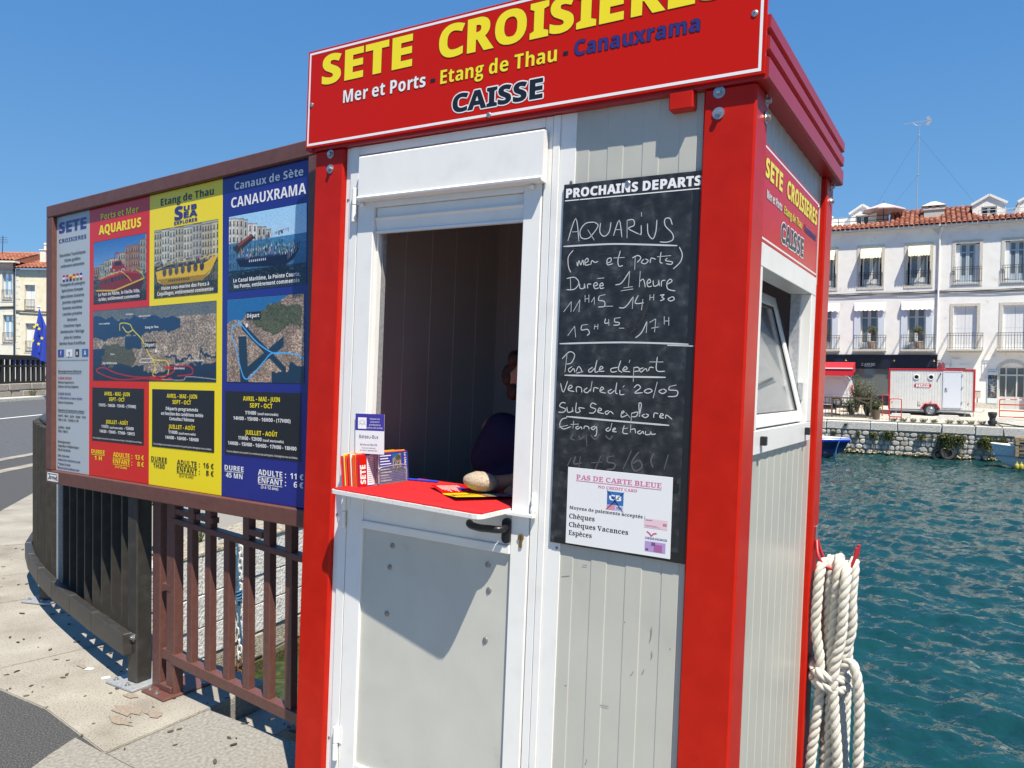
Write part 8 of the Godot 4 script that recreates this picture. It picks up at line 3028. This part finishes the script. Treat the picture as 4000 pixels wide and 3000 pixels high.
# ---------------------------------------------------------------- things on the far quay
func at_q(x: float, off: float, turn := 0.0) -> Transform3D:
	return Q * Transform3D(Basis(Vector3.UP, turn), Vector3(x, quay_y(off), -off))

func build_quay_things() -> void:
	var g := G.new()
	M.trailer = tri_mat([[0.0, lin(0.60, 0.59, 0.55)], [0.3, lin(0.68, 0.67, 0.635)], [1.0, lin(0.72, 0.71, 0.675)]], 170, 0.01, 0.5, 0.4)
	M.red_trim = mat(lin(0.50, 0.015, 0.020), 0.4)
	M.barrier = mat(lin(0.55, 0.03, 0.03), 0.45)
	M.concrete_white = tri_mat([[0.0, lin(0.55, 0.54, 0.50)], [1.0, lin(0.74, 0.735, 0.70)]], 171, 0.03, 1.0, 0.9)
	var y0 := quay_y(3.0)
	# --- trailer
	var t := thing("site_trailer", "white site trailer with red edges, portholes and one door", "trailer", Q * Transform3D(Basis(), Vector3(0, 0, -3.0)))
	g = G.new()
	g.box(Vector3(-1.82, -0.14, -1.9), Vector3(1.80, 1.80, -0.012), 0.01)
	ribbed(g, -1.78, 1.76, -0.12, 1.76, 0.0, -1.70, 0.06, 0.06, 0.006)
	part(t, "body", g, M.trailer)
	for r in [[-1.86, 1.762, 1.85, 1.85], [-1.86, -0.16, -1.782, 1.7615], [1.762, -0.16, 1.85, 1.7615]]:
		g = G.new()
		g.box(Vector3(r[0], r[1], -1.94), Vector3(r[2], r[3], 0.02), 0.012)
		part(t, "edge_trim", g, M.red_trim)
	g = G.new()
	g.box(Vector3(-1.83, -0.22, -1.9), Vector3(1.80, -0.161, 0.015))
	part(t, "chassis", g, M.galv)
	g = G.new()
	frame(g, 0.50, -0.02, 1.32, 1.735, 0.04, -0.02, 0.028)
	g.box(Vector3(0.545, 0.025, -0.02), Vector3(1.275, 1.69, 0.018))
	var dr := part(t, "door", g, mat(lin(0.70, 0.72, 0.76), 0.4))
	g = G.new()
	g.box(Vector3(0.60, 0.80, 0.018), Vector3(0.66, 0.95, 0.045), 0.008)
	g.box(Vector3(0.62, 0.86, 0.045), Vector3(0.74, 0.89, 0.07), 0.008)
	part(dr, "handle", g, M.steel)
	for yy in [0.2, 0.9, 1.5]:
		g = G.new()
		g.box(Vector3(1.29, yy, 0.02), Vector3(1.33, yy + 0.1, 0.05))
		part(dr, "hinge", g, M.galv)
	for xx in [-0.64, -0.01]:
		g = G.new()
		g.x = Transform3D(Basis(Vector3.RIGHT, PI / 2), Vector3(xx, 1.44, 0.0))
		g.lathe(PackedVector2Array([Vector2(0.135, -0.01), Vector2(0.135, 0.02), Vector2(0.12, 0.035), Vector2(0.095, 0.03), Vector2(0.092, 0.0)]), 24)
		var ph := part(t, "porthole", g, M.white_print)
		g = G.new()
		g.poly(disc(xx, 1.44, 0.093, 24), 0.01)
		part(ph, "pane", g, M.dark_glass)
	g = G.new()
	g.prism(rounded(-0.73, 0.93, 0.01, 1.13, 0.098, 6), 0.001, 0.010)
	var lg := part(t, "logo_plate", g, M.red_trim)
	g = G.new()
	rect(g, -0.645, 0.945, -0.085, 1.115, 0.012)
	part(lg, "logo_field", g, M.white_print)
	g = G.new()
	write(g, "LOC+", Vector2(-0.46, 0.985), 0.10, 0.014, "black", 0.36)
	part(lg, "lettering", g, M.red_trim)
	g = G.new()
	g.poly(PackedVector2Array([Vector2(-0.61, 1.09), Vector2(-0.50, 1.09), Vector2(-0.555, 1.04)]), 0.014)
	g.poly(PackedVector2Array([Vector2(-0.61, 0.965), Vector2(-0.555, 1.015), Vector2(-0.50, 0.965)]), 0.014)
	part(lg, "emblem", g, M.red_trim)
	g = G.new()   # red wheel arch
	for e in [[Vector3(-0.42, -0.10, 0.03), Vector3(-0.26, 0.14, 0.03)], [Vector3(-0.26, 0.14, 0.03), Vector3(0.24, 0.14, 0.03)], [Vector3(0.24, 0.14, 0.03), Vector3(0.40, -0.10, 0.03)]]:
		g.bar(e[0], e[1], 0.12, 0.045, Vector3.BACK.cross(e[1] - e[0]))
	part(t, "wheel_arch", g, M.red_trim)
	g = G.new()
	g.prism(PackedVector2Array([Vector2(-0.38, -0.12), Vector2(-0.24, 0.11), Vector2(0.22, 0.11), Vector2(0.36, -0.12)]), 0.002, 0.02)
	part(t, "wheel_well", g, M.gap)
	g = G.new()
	g.x = Transform3D(Basis(Vector3.RIGHT, PI / 2), Vector3(0, -0.145, 0.04))
	g.lathe(PackedVector2Array([Vector2(0.19, -0.10), Vector2(0.26, -0.10), Vector2(0.285, -0.07), Vector2(0.29, 0.0), Vector2(0.285, 0.07), Vector2(0.26, 0.09), Vector2(0.19, 0.085)]), 28)
	var wh := part(t, "wheel", g, M.rubber)
	g = G.new()
	g.x = Transform3D(Basis(Vector3.RIGHT, PI / 2), Vector3(0, -0.145, 0.04))
	g.lathe(PackedVector2Array([Vector2(0.19, 0.085), Vector2(0.175, 0.06), Vector2(0.12, 0.05), Vector2(0.09, 0.075), Vector2(0.05, 0.08), Vector2(0.001, 0.085)]), 24)
	part(wh, "rim", g, M.steel)
	g = G.new()
	g.box(Vector3(-0.55, 0.08, 0.001), Vector3(-0.43, 0.28, 0.03), 0.01)
	part(t, "vent", g, M.surround)
	for p in [Vector2(-1.68, 0.20), Vector2(0.0, 0.24), Vector2(1.58, 0.21)]:
		g = G.new()
		g.prism(disc(p.x, p.y, 0.03, 12), 0.001, 0.02)
		part(t, "reflector", g, mat(lin(0.75, 0.22, 0.02), 0.3))
	for xx in [-1.5, 1.45, 1.8]:
		g = G.new()
		g.bar(Vector3(xx, -0.2, -0.1), Vector3(xx, -0.43, -0.1), 0.04, 0.04, Vector3.RIGHT)
		part(t, "support_leg", g, M.galv)
	g = G.new()
	g.tube(PackedVector3Array([Vector3(1.82, -0.18, -0.9), Vector3(2.2, -0.2, -0.95), Vector3(2.3, -0.1, -0.95)]), 0.04, 8)
	part(t, "drawbar", g, M.galv)
	g = G.new()
	g.x = Transform3D(Basis(), Vector3(0.39, 1.56, 0.0))
	g.box(Vector3(-0.02, 0, 0), Vector3(0.02, 0.09, 0.12), 0.005)
	part(t, "lamp", g, M.navy_print)
	# --- concrete wheel stops
	for s in [[-1.28, 2.15, "white concrete wheel stop left of the trailer wheel"], [0.74, 2.1, "white concrete wheel stop right of the trailer wheel"], [2.92, 2.0, "white concrete wheel stop behind the black bollard"]]:
		g = G.new()
		g.x = Transform3D(Basis(), Vector3.ZERO)
		g.prism(PackedVector2Array([Vector2(-0.50, 0), Vector2(0.50, 0), Vector2(0.40, 0.17), Vector2(-0.38, 0.17)]), -0.16, 0.16)
		single("wheel_stop", g, M.concrete_white, s[2], "wheel stop", at_q(s[0], s[1], 0.03), "concrete wheel stops on the quay")
	# --- barriers
	hoop(at_q(-1.48, 1.0, 0.05), 0.50, 1.0, "narrow red hoop barrier at the left end of the trailer", 1)
	hoop(at_q(-1.95, 2.6, 0.1), 0.3, 1.0, "red post barrier behind the trailer corner", 1)
	hoop(at_q(3.55, 2.4, -0.04), 1.5, 0.95, "wide red and white crowd barrier by the arched doorway", 3)
	# --- bollard with mooring line
	var b := thing("bollard", "black iron bollard on the quay edge with a mooring line", "bollard", at_q(2.38, 0.35))
	g = G.new()
	g.lathe(PackedVector2Array([Vector2(0.14, 0), Vector2(0.13, 0.05), Vector2(0.12, 0.35), Vector2(0.17, 0.45), Vector2(0.185, 0.55), Vector2(0.17, 0.60), Vector2(0.001, 0.62)]), 20)
	part(b, "post", g, M.iron)
	g = G.new()
	for k in 3:
		var pts := PackedVector3Array()
		for i in 16:
			var a := TAU * i / 16.0
			pts.append(Vector3(cos(a) * 0.16, 0.10 + k * 0.05, sin(a) * 0.16))
		g.tube(pts, 0.025, 6, true)
	g.tube(smooth3(PackedVector3Array([Vector3(0.12, 0.15, 0.1), Vector3(0.5, 0.10, 0.12), Vector3(1.2, 0.02, 0.1), Vector3(2.6, 0.0, 0.05)]), 6), 0.03, 6)
	g.tube(smooth3(PackedVector3Array([Vector3(0.1, 0.12, 0.15), Vector3(0.35, -0.02, 0.35), Vector3(0.42, -0.4, 0.42), Vector3(0.45, -0.9, 0.6), Vector3(0.9, -1.0, 2.0)]), 6), 0.02, 6)
	part(b, "mooring_line", g, M.rubber)
	# --- poster panel, letter box, round signs seen edge-on
	var Z := -8.5
	var ps := thing("poster_panel", "tall exhibition poster panel on the white wall beside the arch", "poster", Q * Transform3D(Basis(), Vector3(2.70, 0.08, Z + 0.02)))
	g = G.new()
	g.box(Vector3(0, 0, 0), Vector3(0.46, 1.78, 0.03), 0.004)
	part(ps, "panel", g, mat(lin(0.62, 0.70, 0.72), 0.5))
	g = G.new()
	g.quad(Vector3(0.02, 0.28, 0.033), Vector3(0.44, 0.28, 0.033), Vector3(0.44, 1.50, 0.033), Vector3(0.02, 1.50, 0.033))
	var im := Image.create(96, 256, false, Image.FORMAT_RGB8)
	var r := RandomNumberGenerator.new()
	r.seed = 71
	im.fill(Color(0.14, 0.20, 0.36))
	for k in 260:
		im.fill_rect(Rect2i(r.randi_range(0, 90), r.randi_range(0, 250), r.randi_range(4, 22), r.randi_range(3, 14)), Color.from_hsv([0.58, 0.3, 0.12, 0.07, 0.62][r.randi() % 5], r.randf_range(0.3, 0.7), r.randf_range(0.15, 0.7)))
	for k in 9:
		im.fill_rect(Rect2i(26 + (k * 7) % 20, 120 + k * 8, 34, 4), Color(0.8, 0.82, 0.85))
	var pm := mat(lin(1, 1, 1), 0.4)
	pm.albedo_texture = ImageTexture.create_from_image(im)
	part(ps, "print", g, pm)
	g = G.new()
	write(g, "FUTURLU", Vector2(0.23, 1.66), 0.06, 0.033, "bold", 0.38, 0)
	part(ps, "lettering", g, M.navy_print)
	g = G.new()
	g.box(Vector3(-0.14, 0, 0), Vector3(0.14, 0.36, 0.16), 0.012)
	g.box(Vector3(-0.15, 0.36, -0.01), Vector3(0.15, 0.39, 0.18), 0.01)
	g.bar(Vector3(0, -0.45, 0.05), Vector3(0, 0, 0.05), 0.06, 0.06, Vector3.RIGHT)
	single("letter_box", g, M.surround, "grey letter box on a post at the right end of the trailer", "letter box", Q * Transform3D(Basis(), Vector3(2.08, 0.42, -5.5)))
	var rs := thing("road_sign", "two round road signs seen nearly edge-on above the trailer", "road sign", at_q(0.50, 5.0, 1.25))
	g = G.new()
	g.tube(PackedVector3Array([Vector3(0, 0, 0), Vector3(0, 2.6, 0)]), 0.03, 8)
	part(rs, "post", g, M.galv)
	for k in 2:
		g = G.new()
		g.x = Transform3D(Basis(), Vector3(0, 2.28, 0.04 - 0.16 * k))
		g.prism(disc(0, 0, 0.27, 24), -0.006, 0.006, true)
		part(rs, "disc", g, mat(lin(0.16, 0.012, 0.03), 0.4))
	# --- terrace on the left: awning, van, railings, plants
	var aw := thing("awning_stall", "red awning over the café terrace beside the white van", "awning", Q * Transform3D(Basis(), Vector3(0, 0, -5.0)))
	g = G.new()
	g.face([Vector3(-9.0, 1.86, 0.9), Vector3(-3.62, 1.86, 0.9), Vector3(-3.62, 2.18, -1.4), Vector3(-9.0, 2.18, -1.4)])
	g.face([Vector3(-9.0, 1.46, 0.95), Vector3(-3.52, 1.44, 0.95), Vector3(-3.55, 1.80, 0.9), Vector3(-9.0, 1.80, 0.9)])
	g.face([Vector3(-3.62, 1.5, 0.9), Vector3(-3.62, 1.7, -1.4), Vector3(-3.62, 2.18, -1.4), Vector3(-3.62, 1.86, 0.9)])
	var am := mat(lin(0.50, 0.006, 0.022), 0.8)
	am.backlight_enabled = true
	am.backlight = Color(0.4, 0.03, 0.05)
	part(aw, "canvas", g, am)
	g = G.new()
	g.bar(Vector3(-9, 1.83, 0.92), Vector3(-3.58, 1.83, 0.92), 0.06, 0.06)
	part(aw, "front_rail", g, M.white_print)
	for xx in [-3.66, -6.4]:
		g = G.new()
		g.bar(Vector3(xx, quay_y(4.2), 0.85), Vector3(xx, 1.85, 0.85), 0.05, 0.05, Vector3.RIGHT)
		part(aw, "post", g, M.white_print)
	van(Q * Transform3D(Basis(), Vector3(-5.55, quay_y(6.4), -6.6)))
	var fe := thing("terrace_railing", "weathered wooden terrace railing in front of the café tables", "railing", Q * Transform3D(Basis(), Vector3(0, 0, -1.3)))
	var wood := tri_mat([[0.0, lin(0.07, 0.05, 0.035)], [1.0, lin(0.20, 0.15, 0.10)]], 180, 0.05, 2.0, 0.9)
	for s in [[Vector3(-7.5, 0.42, 0), Vector3(-2.55, 0.36, 0), 0.07], [Vector3(-7.5, -0.48, 0), Vector3(-2.55, -0.50, 0), 0.05]]:
		g = G.new()
		g.bar(s[0], s[1], 0.09, s[2])
		part(fe, "rail", g, wood)
	for k in 30:
		var xx := -7.4 + k * 0.165
		g = G.new()
		g.bar(Vector3(xx, -0.56, 0), Vector3(xx, 0.38, 0), 0.022, 0.022, Vector3.RIGHT)
		part(fe, "baluster", g, M.iron)
	for xx in [-2.55, -4.3, -6.1]:
		g = G.new()
		g.bar(Vector3(xx, -0.60, 0), Vector3(xx, 0.44, 0), 0.07, 0.07, Vector3.RIGHT)
		part(fe, "post", g, wood)
	g = G.new()
	g.bar(Vector3(-3.5, 0.45, 0.02), Vector3(-2.65, 0.12, 0.02), 0.05, 0.05)
	part(fe, "brace", g, wood)
	for s in [[-4.2, 2.3, "café table nearest the awning post"], [-5.6, 2.6, "café table behind the middle of the terrace railing"]]:
		var tb := thing("cafe_table", "dark round " + s[2], "table", at_q(s[0], s[1]), "café tables on the terrace")
		g = G.new()
		g.x = Transform3D(Basis(), Vector3(0, 0.70, 0))
		g.lathe(PackedVector2Array([Vector2(0.001, 0), Vector2(0.36, 0), Vector2(0.36, 0.03), Vector2(0.001, 0.03)]), 20)
		part(tb, "table_top", g, wood)
		g = G.new()
		g.tube(PackedVector3Array([Vector3(0, 0, 0), Vector3(0, 0.70, 0)]), 0.03, 8)
		g.box(Vector3(-0.22, 0, -0.22), Vector3(0.22, 0.03, 0.22))
		part(tb, "pedestal", g, M.iron)
	bush(at_q(-2.75, 2.0), 0.55, 1.75, "tall loose olive-green shrub between awning and trailer", 1, 420)
	bush(at_q(-3.3, 3.4), 0.5, 1.95, "citrus tree with small yellow fruit beside the red awning", 0, 330)
	bush(at_q(-2.45, 1.6), 0.5, 0.85, "leafy dark green bush at the trailer's left end", 0, 300)
	bush(at_q(-3.45, 1.9), 0.45, 0.9, "green bush behind the terrace railing", 0, 240)
	g = G.new()
	g.lathe(PackedVector2Array([Vector2(0.001, 0), Vector2(0.15, 0), Vector2(0.19, 0.45), Vector2(0.17, 0.45), Vector2(0.15, 0.3), Vector2(0.001, 0.3)]), 16)
	single("wicker_basket", g, wood, "brown wicker basket at the end of the terrace railing", "basket", at_q(-2.3, 0.9))
	# --- weeds on the quay edge and wall
	var spots := [[-4.05, -1.15, 0.40, 0.28], [-3.0, -1.08, 0.35, 0.45], [-2.35, -1.12, 0.55, 0.42], [-1.72, -1.06, 0.75, 0.48], [-0.35, -1.12, 0.5, 0.35], [0.05, -1.16, 0.3, 0.2], [0.62, -1.06, 0.9, 0.72], [1.15, -1.08, 0.6, 0.6], [2.15, -1.12, 0.9, 0.62], [2.75, -1.10, 0.5, 0.6], [-3.55, -0.78, 0.3, 0.16]]
	var where := ["farthest left, above the blue boat", "under the terrace corner", "right of the terrace corner", "below the red hoop barrier", "thin and yellowish left of the tyre rope", "tiny beside the tyre rope", "largest, right above the tyres", "right of the largest clump", "broad, below the bollard", "right of the bollard", "small, on the capstone at the left"]
	for k in spots.size():
		var s = spots[k]
		weed("wall_weed", "weed clump on the quay wall, " + where[k], Q * Transform3D(Basis(), Vector3(s[0], s[1], 0.03)), s[2], s[3], int(70 * s[2] / 0.5), 30 + k, "weeds growing from the quay wall", true, 1 if k in [4, 8, 9] else 0)
	for k in 9:
		weed("quay_weed", "low yellowish weed at the quay edge, number %s from the left" % ["one", "two", "three", "four", "five", "six", "seven", "eight", "nine"][k], at_q(-1.55 + k * 0.42 + (0.2 if k > 4 else 0.0), 0.62), 0.42, 0.17, 40, 60 + k, "low weeds along the quay edge", false, 1 if k % 3 else 0)
	# --- tyres as fenders
	for s in [[0.66, -1.93, 0.20, 0.25, "larger black tyre fender hanging on a blue rope at the quay"], [0.36, -2.02, 0.16, -0.5, "black tyre fender half under water beside the larger one"]]:
		var ty := thing("tyre_fender", s[4], "tyre", Q * Transform3D(Basis(Vector3.UP, s[3]) * Basis(Vector3.BACK, s[3]), Vector3(s[0], s[1], s[2])), "tyre fenders at the quay")
		g = G.new()
		g.x = Transform3D(Basis(Vector3.RIGHT, PI / 2 - 0.25), Vector3.ZERO)
		g.lathe(PackedVector2Array([Vector2(0.17, -0.09), Vector2(0.27, -0.10), Vector2(0.31, -0.06), Vector2(0.32, 0.0), Vector2(0.31, 0.06), Vector2(0.27, 0.10), Vector2(0.17, 0.09), Vector2(0.24, 0.05), Vector2(0.25, 0.0), Vector2(0.24, -0.05), Vector2(0.17, -0.09)]), 26)
		part(ty, "tyre", g, M.rubber)
	g = G.new()
	g.tube(PackedVector3Array([Vector3(0.46, -0.66, -0.05), Vector3(0.47, -0.72, 0.06), Vector3(0.47, -1.2, 0.07), Vector3(0.58, -1.66, 0.2)]), 0.014, 6)
	single("fender_rope", g, M.galv, "thin rope running down the quay wall to the tyres", "rope", Q)

func hoop(at: Transform3D, w: float, h: float, label: String, bars: int) -> void:
	var o := thing("barrier", label, "barrier", at, "barriers on the quay")
	var g := G.new()
	g.tube(smooth3(PackedVector3Array([Vector3(-w / 2, 0, 0), Vector3(-w / 2, h - 0.12, 0), Vector3(-w / 2 + 0.03, h - 0.03, 0), Vector3(-w / 2 + 0.12, h, 0), Vector3(w / 2 - 0.12, h, 0), Vector3(w / 2 - 0.03, h - 0.03, 0), Vector3(w / 2, h - 0.12, 0), Vector3(w / 2, 0, 0)]), 5), 0.02, 8)
	part(o, "frame", g, M.barrier)
	for k in bars:
		g = G.new()
		var y := h * (0.15 + 0.3 * k)
		g.bar(Vector3(-w / 2, y, 0), Vector3(w / 2, y, 0), 0.025, 0.05)
		part(o, "rail", g, M.barrier)
	if bars > 1:
		for k in 3:
			g = G.new()
			g.bar(Vector3(-w / 2 + w * (0.15 + 0.3 * k), h, 0), Vector3(-w / 2 + w * (0.27 + 0.3 * k), h, 0), 0.046, 0.046)
			part(o, "white_band", g, M.white_print)
	for s in [-1, 1]:
		g = G.new()
		g.box(Vector3(s * w / 2 - 0.03, 0, -0.2), Vector3(s * w / 2 + 0.03, 0.015, 0.2))
		part(o, "foot", g, M.barrier)

func bush(at: Transform3D, w: float, h: float, label: String, tint: int, n: int) -> void:
	var o := thing("shrub", label, "shrub", at)
	var r := RandomNumberGenerator.new()
	r.seed = int(h * 1000) + n
	var st := G.new()
	var lv := G.new()
	lv.colored = true
	for k in n / 10:
		var a := r.randf() * TAU
		var tip := Vector3(cos(a) * w * r.randf_range(0.2, 1.0), h * r.randf_range(0.45, 1.0), sin(a) * w * r.randf_range(0.2, 1.0))
		st.tube(PackedVector3Array([Vector3(cos(a) * 0.05, 0, sin(a) * 0.05), tip * Vector3(0.5, 0.6, 0.5), tip]), [0.018, 0.01, 0.004], 4)
		for q in 34:
			var p := (tip * Vector3(0.5, 0.6, 0.5)).lerp(tip, r.randf_range(-0.3, 1.1)) + Vector3(r.randf_range(-1, 1), r.randf_range(-1, 1), r.randf_range(-1, 1)) * w * 0.20
			var e := Vector3(r.randf_range(-1, 1), r.randf_range(-0.5, 1), r.randf_range(-1, 1)).normalized()
			var f := e.cross(Vector3(r.randf_range(-1, 1), 1, 0.3)).normalized()
			var c: Color = [lin(0.045, 0.075, 0.020), lin(0.10, 0.105, 0.055)][tint]
			lv.col = c * r.randf_range(0.5, 1.5)
			if r.randf() < 0.015:
				lv.col = lin(0.6, 0.35, 0.03)
			var s := r.randf_range(0.03, 0.06)
			lv.face([p, p + e * s + f * s * 0.4, p + e * s * 2.0, p + e * s - f * s * 0.4])
	part(o, "trunk", st, mat(lin(0.12, 0.09, 0.06), 0.9))
	part(o, "crown", lv, M.leaf0)

func van(at: Transform3D) -> void:
	var v := thing("white_van", "white panel van parked behind the red awning", "van", at)
	var g := G.new()
	var paint := mat(lin(0.70, 0.73, 0.77), 0.2)
	paint.clearcoat_enabled = true
	paint.clearcoat = 0.5
	g.prism(PackedVector2Array([Vector2(-2.3, 0.25), Vector2(1.80, 0.25), Vector2(1.86, 0.5), Vector2(1.84, 0.95), Vector2(1.72, 1.45), Vector2(1.55, 1.68), Vector2(1.25, 1.76), Vector2(-0.8, 1.78), Vector2(-1.2, 1.66), Vector2(-1.85, 1.10), Vector2(-2.35, 0.85)]), -0.85, 0.85)
	part(v, "body", g, paint)
	g = G.new()
	g.tube(smooth3(PackedVector3Array([Vector3(-0.6, 0.95, 0.853), Vector3(-0.55, 1.45, 0.853), Vector3(0.2, 1.58, 0.853), Vector3(1.25, 1.56, 0.853), Vector3(1.5, 1.35, 0.853), Vector3(1.58, 0.8, 0.853), Vector3(1.5, 0.72, 0.853), Vector3(-0.5, 0.72, 0.853), Vector3(-0.6, 0.95, 0.853)]), 4), 0.008, 5)
	part(v, "side_moulding", g, M.joinery_blue)
	g = G.new()
	g.box(Vector3(1.70, 0.75, 0.70), Vector3(1.87, 1.25, 0.856), 0.03)
	part(v, "tail_light", g, M.red_sign)
	g = G.new()
	g.prism(PackedVector2Array([Vector2(-1.75, 1.12), Vector2(-1.15, 1.60), Vector2(-0.78, 1.62), Vector2(-0.78, 1.12)]), 0.852, 0.858)
	part(v, "window", g, M.dark_glass)
	for xx in [-1.55, 1.1]:
		g = G.new()
		g.x = Transform3D(Basis(Vector3.RIGHT, PI / 2), Vector3(xx, 0.30, 0.78))
		g.lathe(PackedVector2Array([Vector2(0.18, -0.1), Vector2(0.28, -0.1), Vector2(0.30, -0.05), Vector2(0.30, 0.06), Vector2(0.28, 0.09), Vector2(0.18, 0.085)]), 24)
		var wh := part(v, "wheel", g, M.rubber)
		g = G.new()
		g.x = Transform3D(Basis(Vector3.RIGHT, PI / 2), Vector3(xx, 0.30, 0.78))
		g.lathe(PackedVector2Array([Vector2(0.18, 0.085), Vector2(0.15, 0.06), Vector2(0.001, 0.07)]), 20)
		part(wh, "hub_cap", g, M.steel)

# ---------------------------------------------------------------- boats
func hull(g: G, ln: float, beam: float, depth: float, sheer: float, flare: float, bow: float) -> void:   # bow towards +x, keel below 0
	var nu := 13
	var nv := 15
	var pos := PackedVector3Array()
	for j in nv:
		var t := j / float(nv - 1)
		var w := beam / 2 * (1.0 - pow(t, bow)) * (0.86 + 0.14 * minf(t * 4.0, 1.0))
		for i in nu:
			var a := lerpf(-1.0, 1.0, i / float(nu - 1))
			var up := absf(a)
			var y := -depth + depth * pow(up, 1.6) + sheer * t * t * up + depth * 0.55 * pow(t, 6.0) * (1.0 - up)
			var x := ln * t + flare * up * t * t
			pos.append(Vector3(x, y, -signf(a) * w * pow(up, 0.55)))
	g.grid(nu, nv, pos)
	var ring := []
	for i in nu:
		ring.append(pos[i])
	ring.reverse()
	g.face(ring)

func build_boats() -> void:
	var bl := thing("blue_boat", "blue motor boat with white deck moored behind the booth", "boat", Q * Transform3D(Basis(Vector3.UP, 0.0), Vector3(-8.9, -1.38, 2.4)))
	var g := G.new()
	hull(g, 5.25, 1.9, 1.25, 0.05, 0.45, 3.2)
	part(bl, "hull", g, mat(lin(0.006, 0.020, 0.085), 0.15))
	g = G.new()
	var pts := PackedVector3Array()
	for s in [-1.0, 1.0]:
		for k in 15:
			var t: float = (k if s < 0 else 14 - k) / 14.0
			var w := 0.95 * (1.0 - pow(t, 3.2)) * (0.86 + 0.14 * minf(t * 4.0, 1.0))
			pts.append(Vector3(5.25 * t + 0.45 * t * t, 0.05 * t * t - 0.06, s * w * 1.01))
	g.tube(pts, 0.10, 6, true)
	part(bl, "blue_band", g, mat(lin(0.015, 0.06, 0.45), 0.2))
	g = G.new()
	var deck := PackedVector2Array()
	for q in pts:
		deck.append(Vector2(q.x, -q.z * 1.06))
	g.x = Transform3D(Basis(Vector3(1, 0, 0), Vector3(0, 0, -1), Vector3(0, 1, 0)), Vector3.ZERO)
	g.prism(deck, 0.03, 0.10)
	part(bl, "deck", g, M.white_print)
	g = G.new()
	g.prism(PackedVector2Array([Vector2(0.6, 0.10), Vector2(4.3, 0.10), Vector2(3.6, 0.42), Vector2(0.9, 0.46)]), -0.55, 0.55)
	part(bl, "cover", g, mat(lin(0.50, 0.54, 0.60), 0.6))
	g = G.new()
	g.tube(smooth3(PackedVector3Array([Vector3(5.35, 0.1, 0.2), Vector3(5.2, -0.4, 0.42), Vector3(5.15, -0.78, 0.45)]), 5), [0.02, 0.02, 0.02, 0.02, 0.02, 0.02, 0.03, 0.06, 0.09, 0.09, 0.04], 8)
	part(bl, "fender", g, mat(lin(0.02, 0.10, 0.22), 0.5))
	# pale open boat with pallets
	var wb := thing("pale_boat", "pale blue-white open boat loaded with pallets at the right picture edge", "boat", Q * Transform3D(Basis(Vector3.UP, PI - 0.05), Vector3(7.2, -1.42, 2.6)))
	g = G.new()
	hull(g, 4.7, 1.9, 1.1, 0.20, 0.35, 2.6)
	part(wb, "hull", g, tri_mat([[0.0, lin(0.34, 0.40, 0.44)], [0.5, lin(0.58, 0.63, 0.66)], [1.0, lin(0.70, 0.73, 0.74)]], 190, 0.02, 1.0, 0.5, 5))
	g = G.new()
	pts = PackedVector3Array()
	for s in [-1.0, 1.0]:
		for k in 15:
			var t: float = (k if s < 0 else 14 - k) / 14.0
			var w := 0.95 * (1.0 - pow(t, 2.6)) * (0.86 + 0.14 * minf(t * 4.0, 1.0))
			pts.append(Vector3(4.7 * t + 0.35 * t * t, 0.20 * t * t, s * w))
	g.tube(pts, 0.045, 6, true)
	part(wb, "gunwale", g, M.white_print)
	g = G.new()
	deck = PackedVector2Array()
	for q in pts:
		deck.append(Vector2(q.x * 0.99, -q.z * 0.97))
	g.x = Transform3D(Basis(Vector3(1, 0, 0), Vector3(0, 0, -1), Vector3(0, 1, 0)), Vector3.ZERO)
	g.prism(deck, -0.30, -0.26)
	part(wb, "sole", g, mat(lin(0.30, 0.34, 0.36), 0.8))
	var pal := tri_mat([[0.0, lin(0.20, 0.14, 0.08)], [1.0, lin(0.46, 0.36, 0.23)]], 191, 0.05, 2.0, 0.9)
	for k in 5:
		var pa := thing("pallet", ["lowest wooden pallet of the stack in the pale boat", "second pallet from the bottom in the pale boat", "third pallet from the bottom in the pale boat", "fourth pallet from the bottom in the pale boat", "topmost wooden pallet of the stack in the pale boat"][k], "pallet", Q * Transform3D(Basis(Vector3.UP, 0.05 * sin(k * 3.0)), Vector3(3.55, -1.66 + 0.155 * k, 2.55)), "pallets stacked in the pale boat")
		for q in 6:
			g = G.new()
			g.box(Vector3(-0.6, 0.118, -0.4 + q * 0.14), Vector3(0.6, 0.14, -0.4 + q * 0.14 + 0.10))
			part(pa, "board", g, pal)
		for q in 3:
			g = G.new()
			g.box(Vector3(-0.6 + q * 0.53, 0.02, -0.4), Vector3(-0.6 + q * 0.53 + 0.12, 0.117, 0.4))
			part(pa, "bearer", g, pal)
		for q in 3:
			g = G.new()
			g.box(Vector3(-0.6, 0.0, -0.4 + q * 0.35), Vector3(0.6, 0.019, -0.4 + q * 0.35 + 0.10))
			part(pa, "board", g, pal)
	for s in [[2.95, 0], [3.10, 1]]:
		g = G.new()
		g.ball(Vector3.ZERO, Vector3(0.09, 0.14, 0.09), 12, 8)
		g.ball(Vector3(0, 0.15, 0), Vector3(0.03, 0.05, 0.03), 8, 6)
		single("fender_buoy", g, mat(lin(0.40, 0.34, 0.05), 0.6), ["dull yellow float hanging at the pale boat's bow, left one", "dull yellow float hanging at the pale boat's bow, right one"][s[1]], "float", Q * Transform3D(Basis(), Vector3(s[0], -2.0, 3.62)), "floats on the pale boat")
	g = G.new()
	g.bar(Vector3(0, 0, 0), Vector3(1.6, 0.02, 0.0), 0.12, 0.10, Vector3.UP, 0.02)
	single("rubber_fender", g, M.rubber, "black rubber fender strip along the pale boat's side", "fender", Q * Transform3D(Basis(), Vector3(3.0, -1.62, 3.60)))
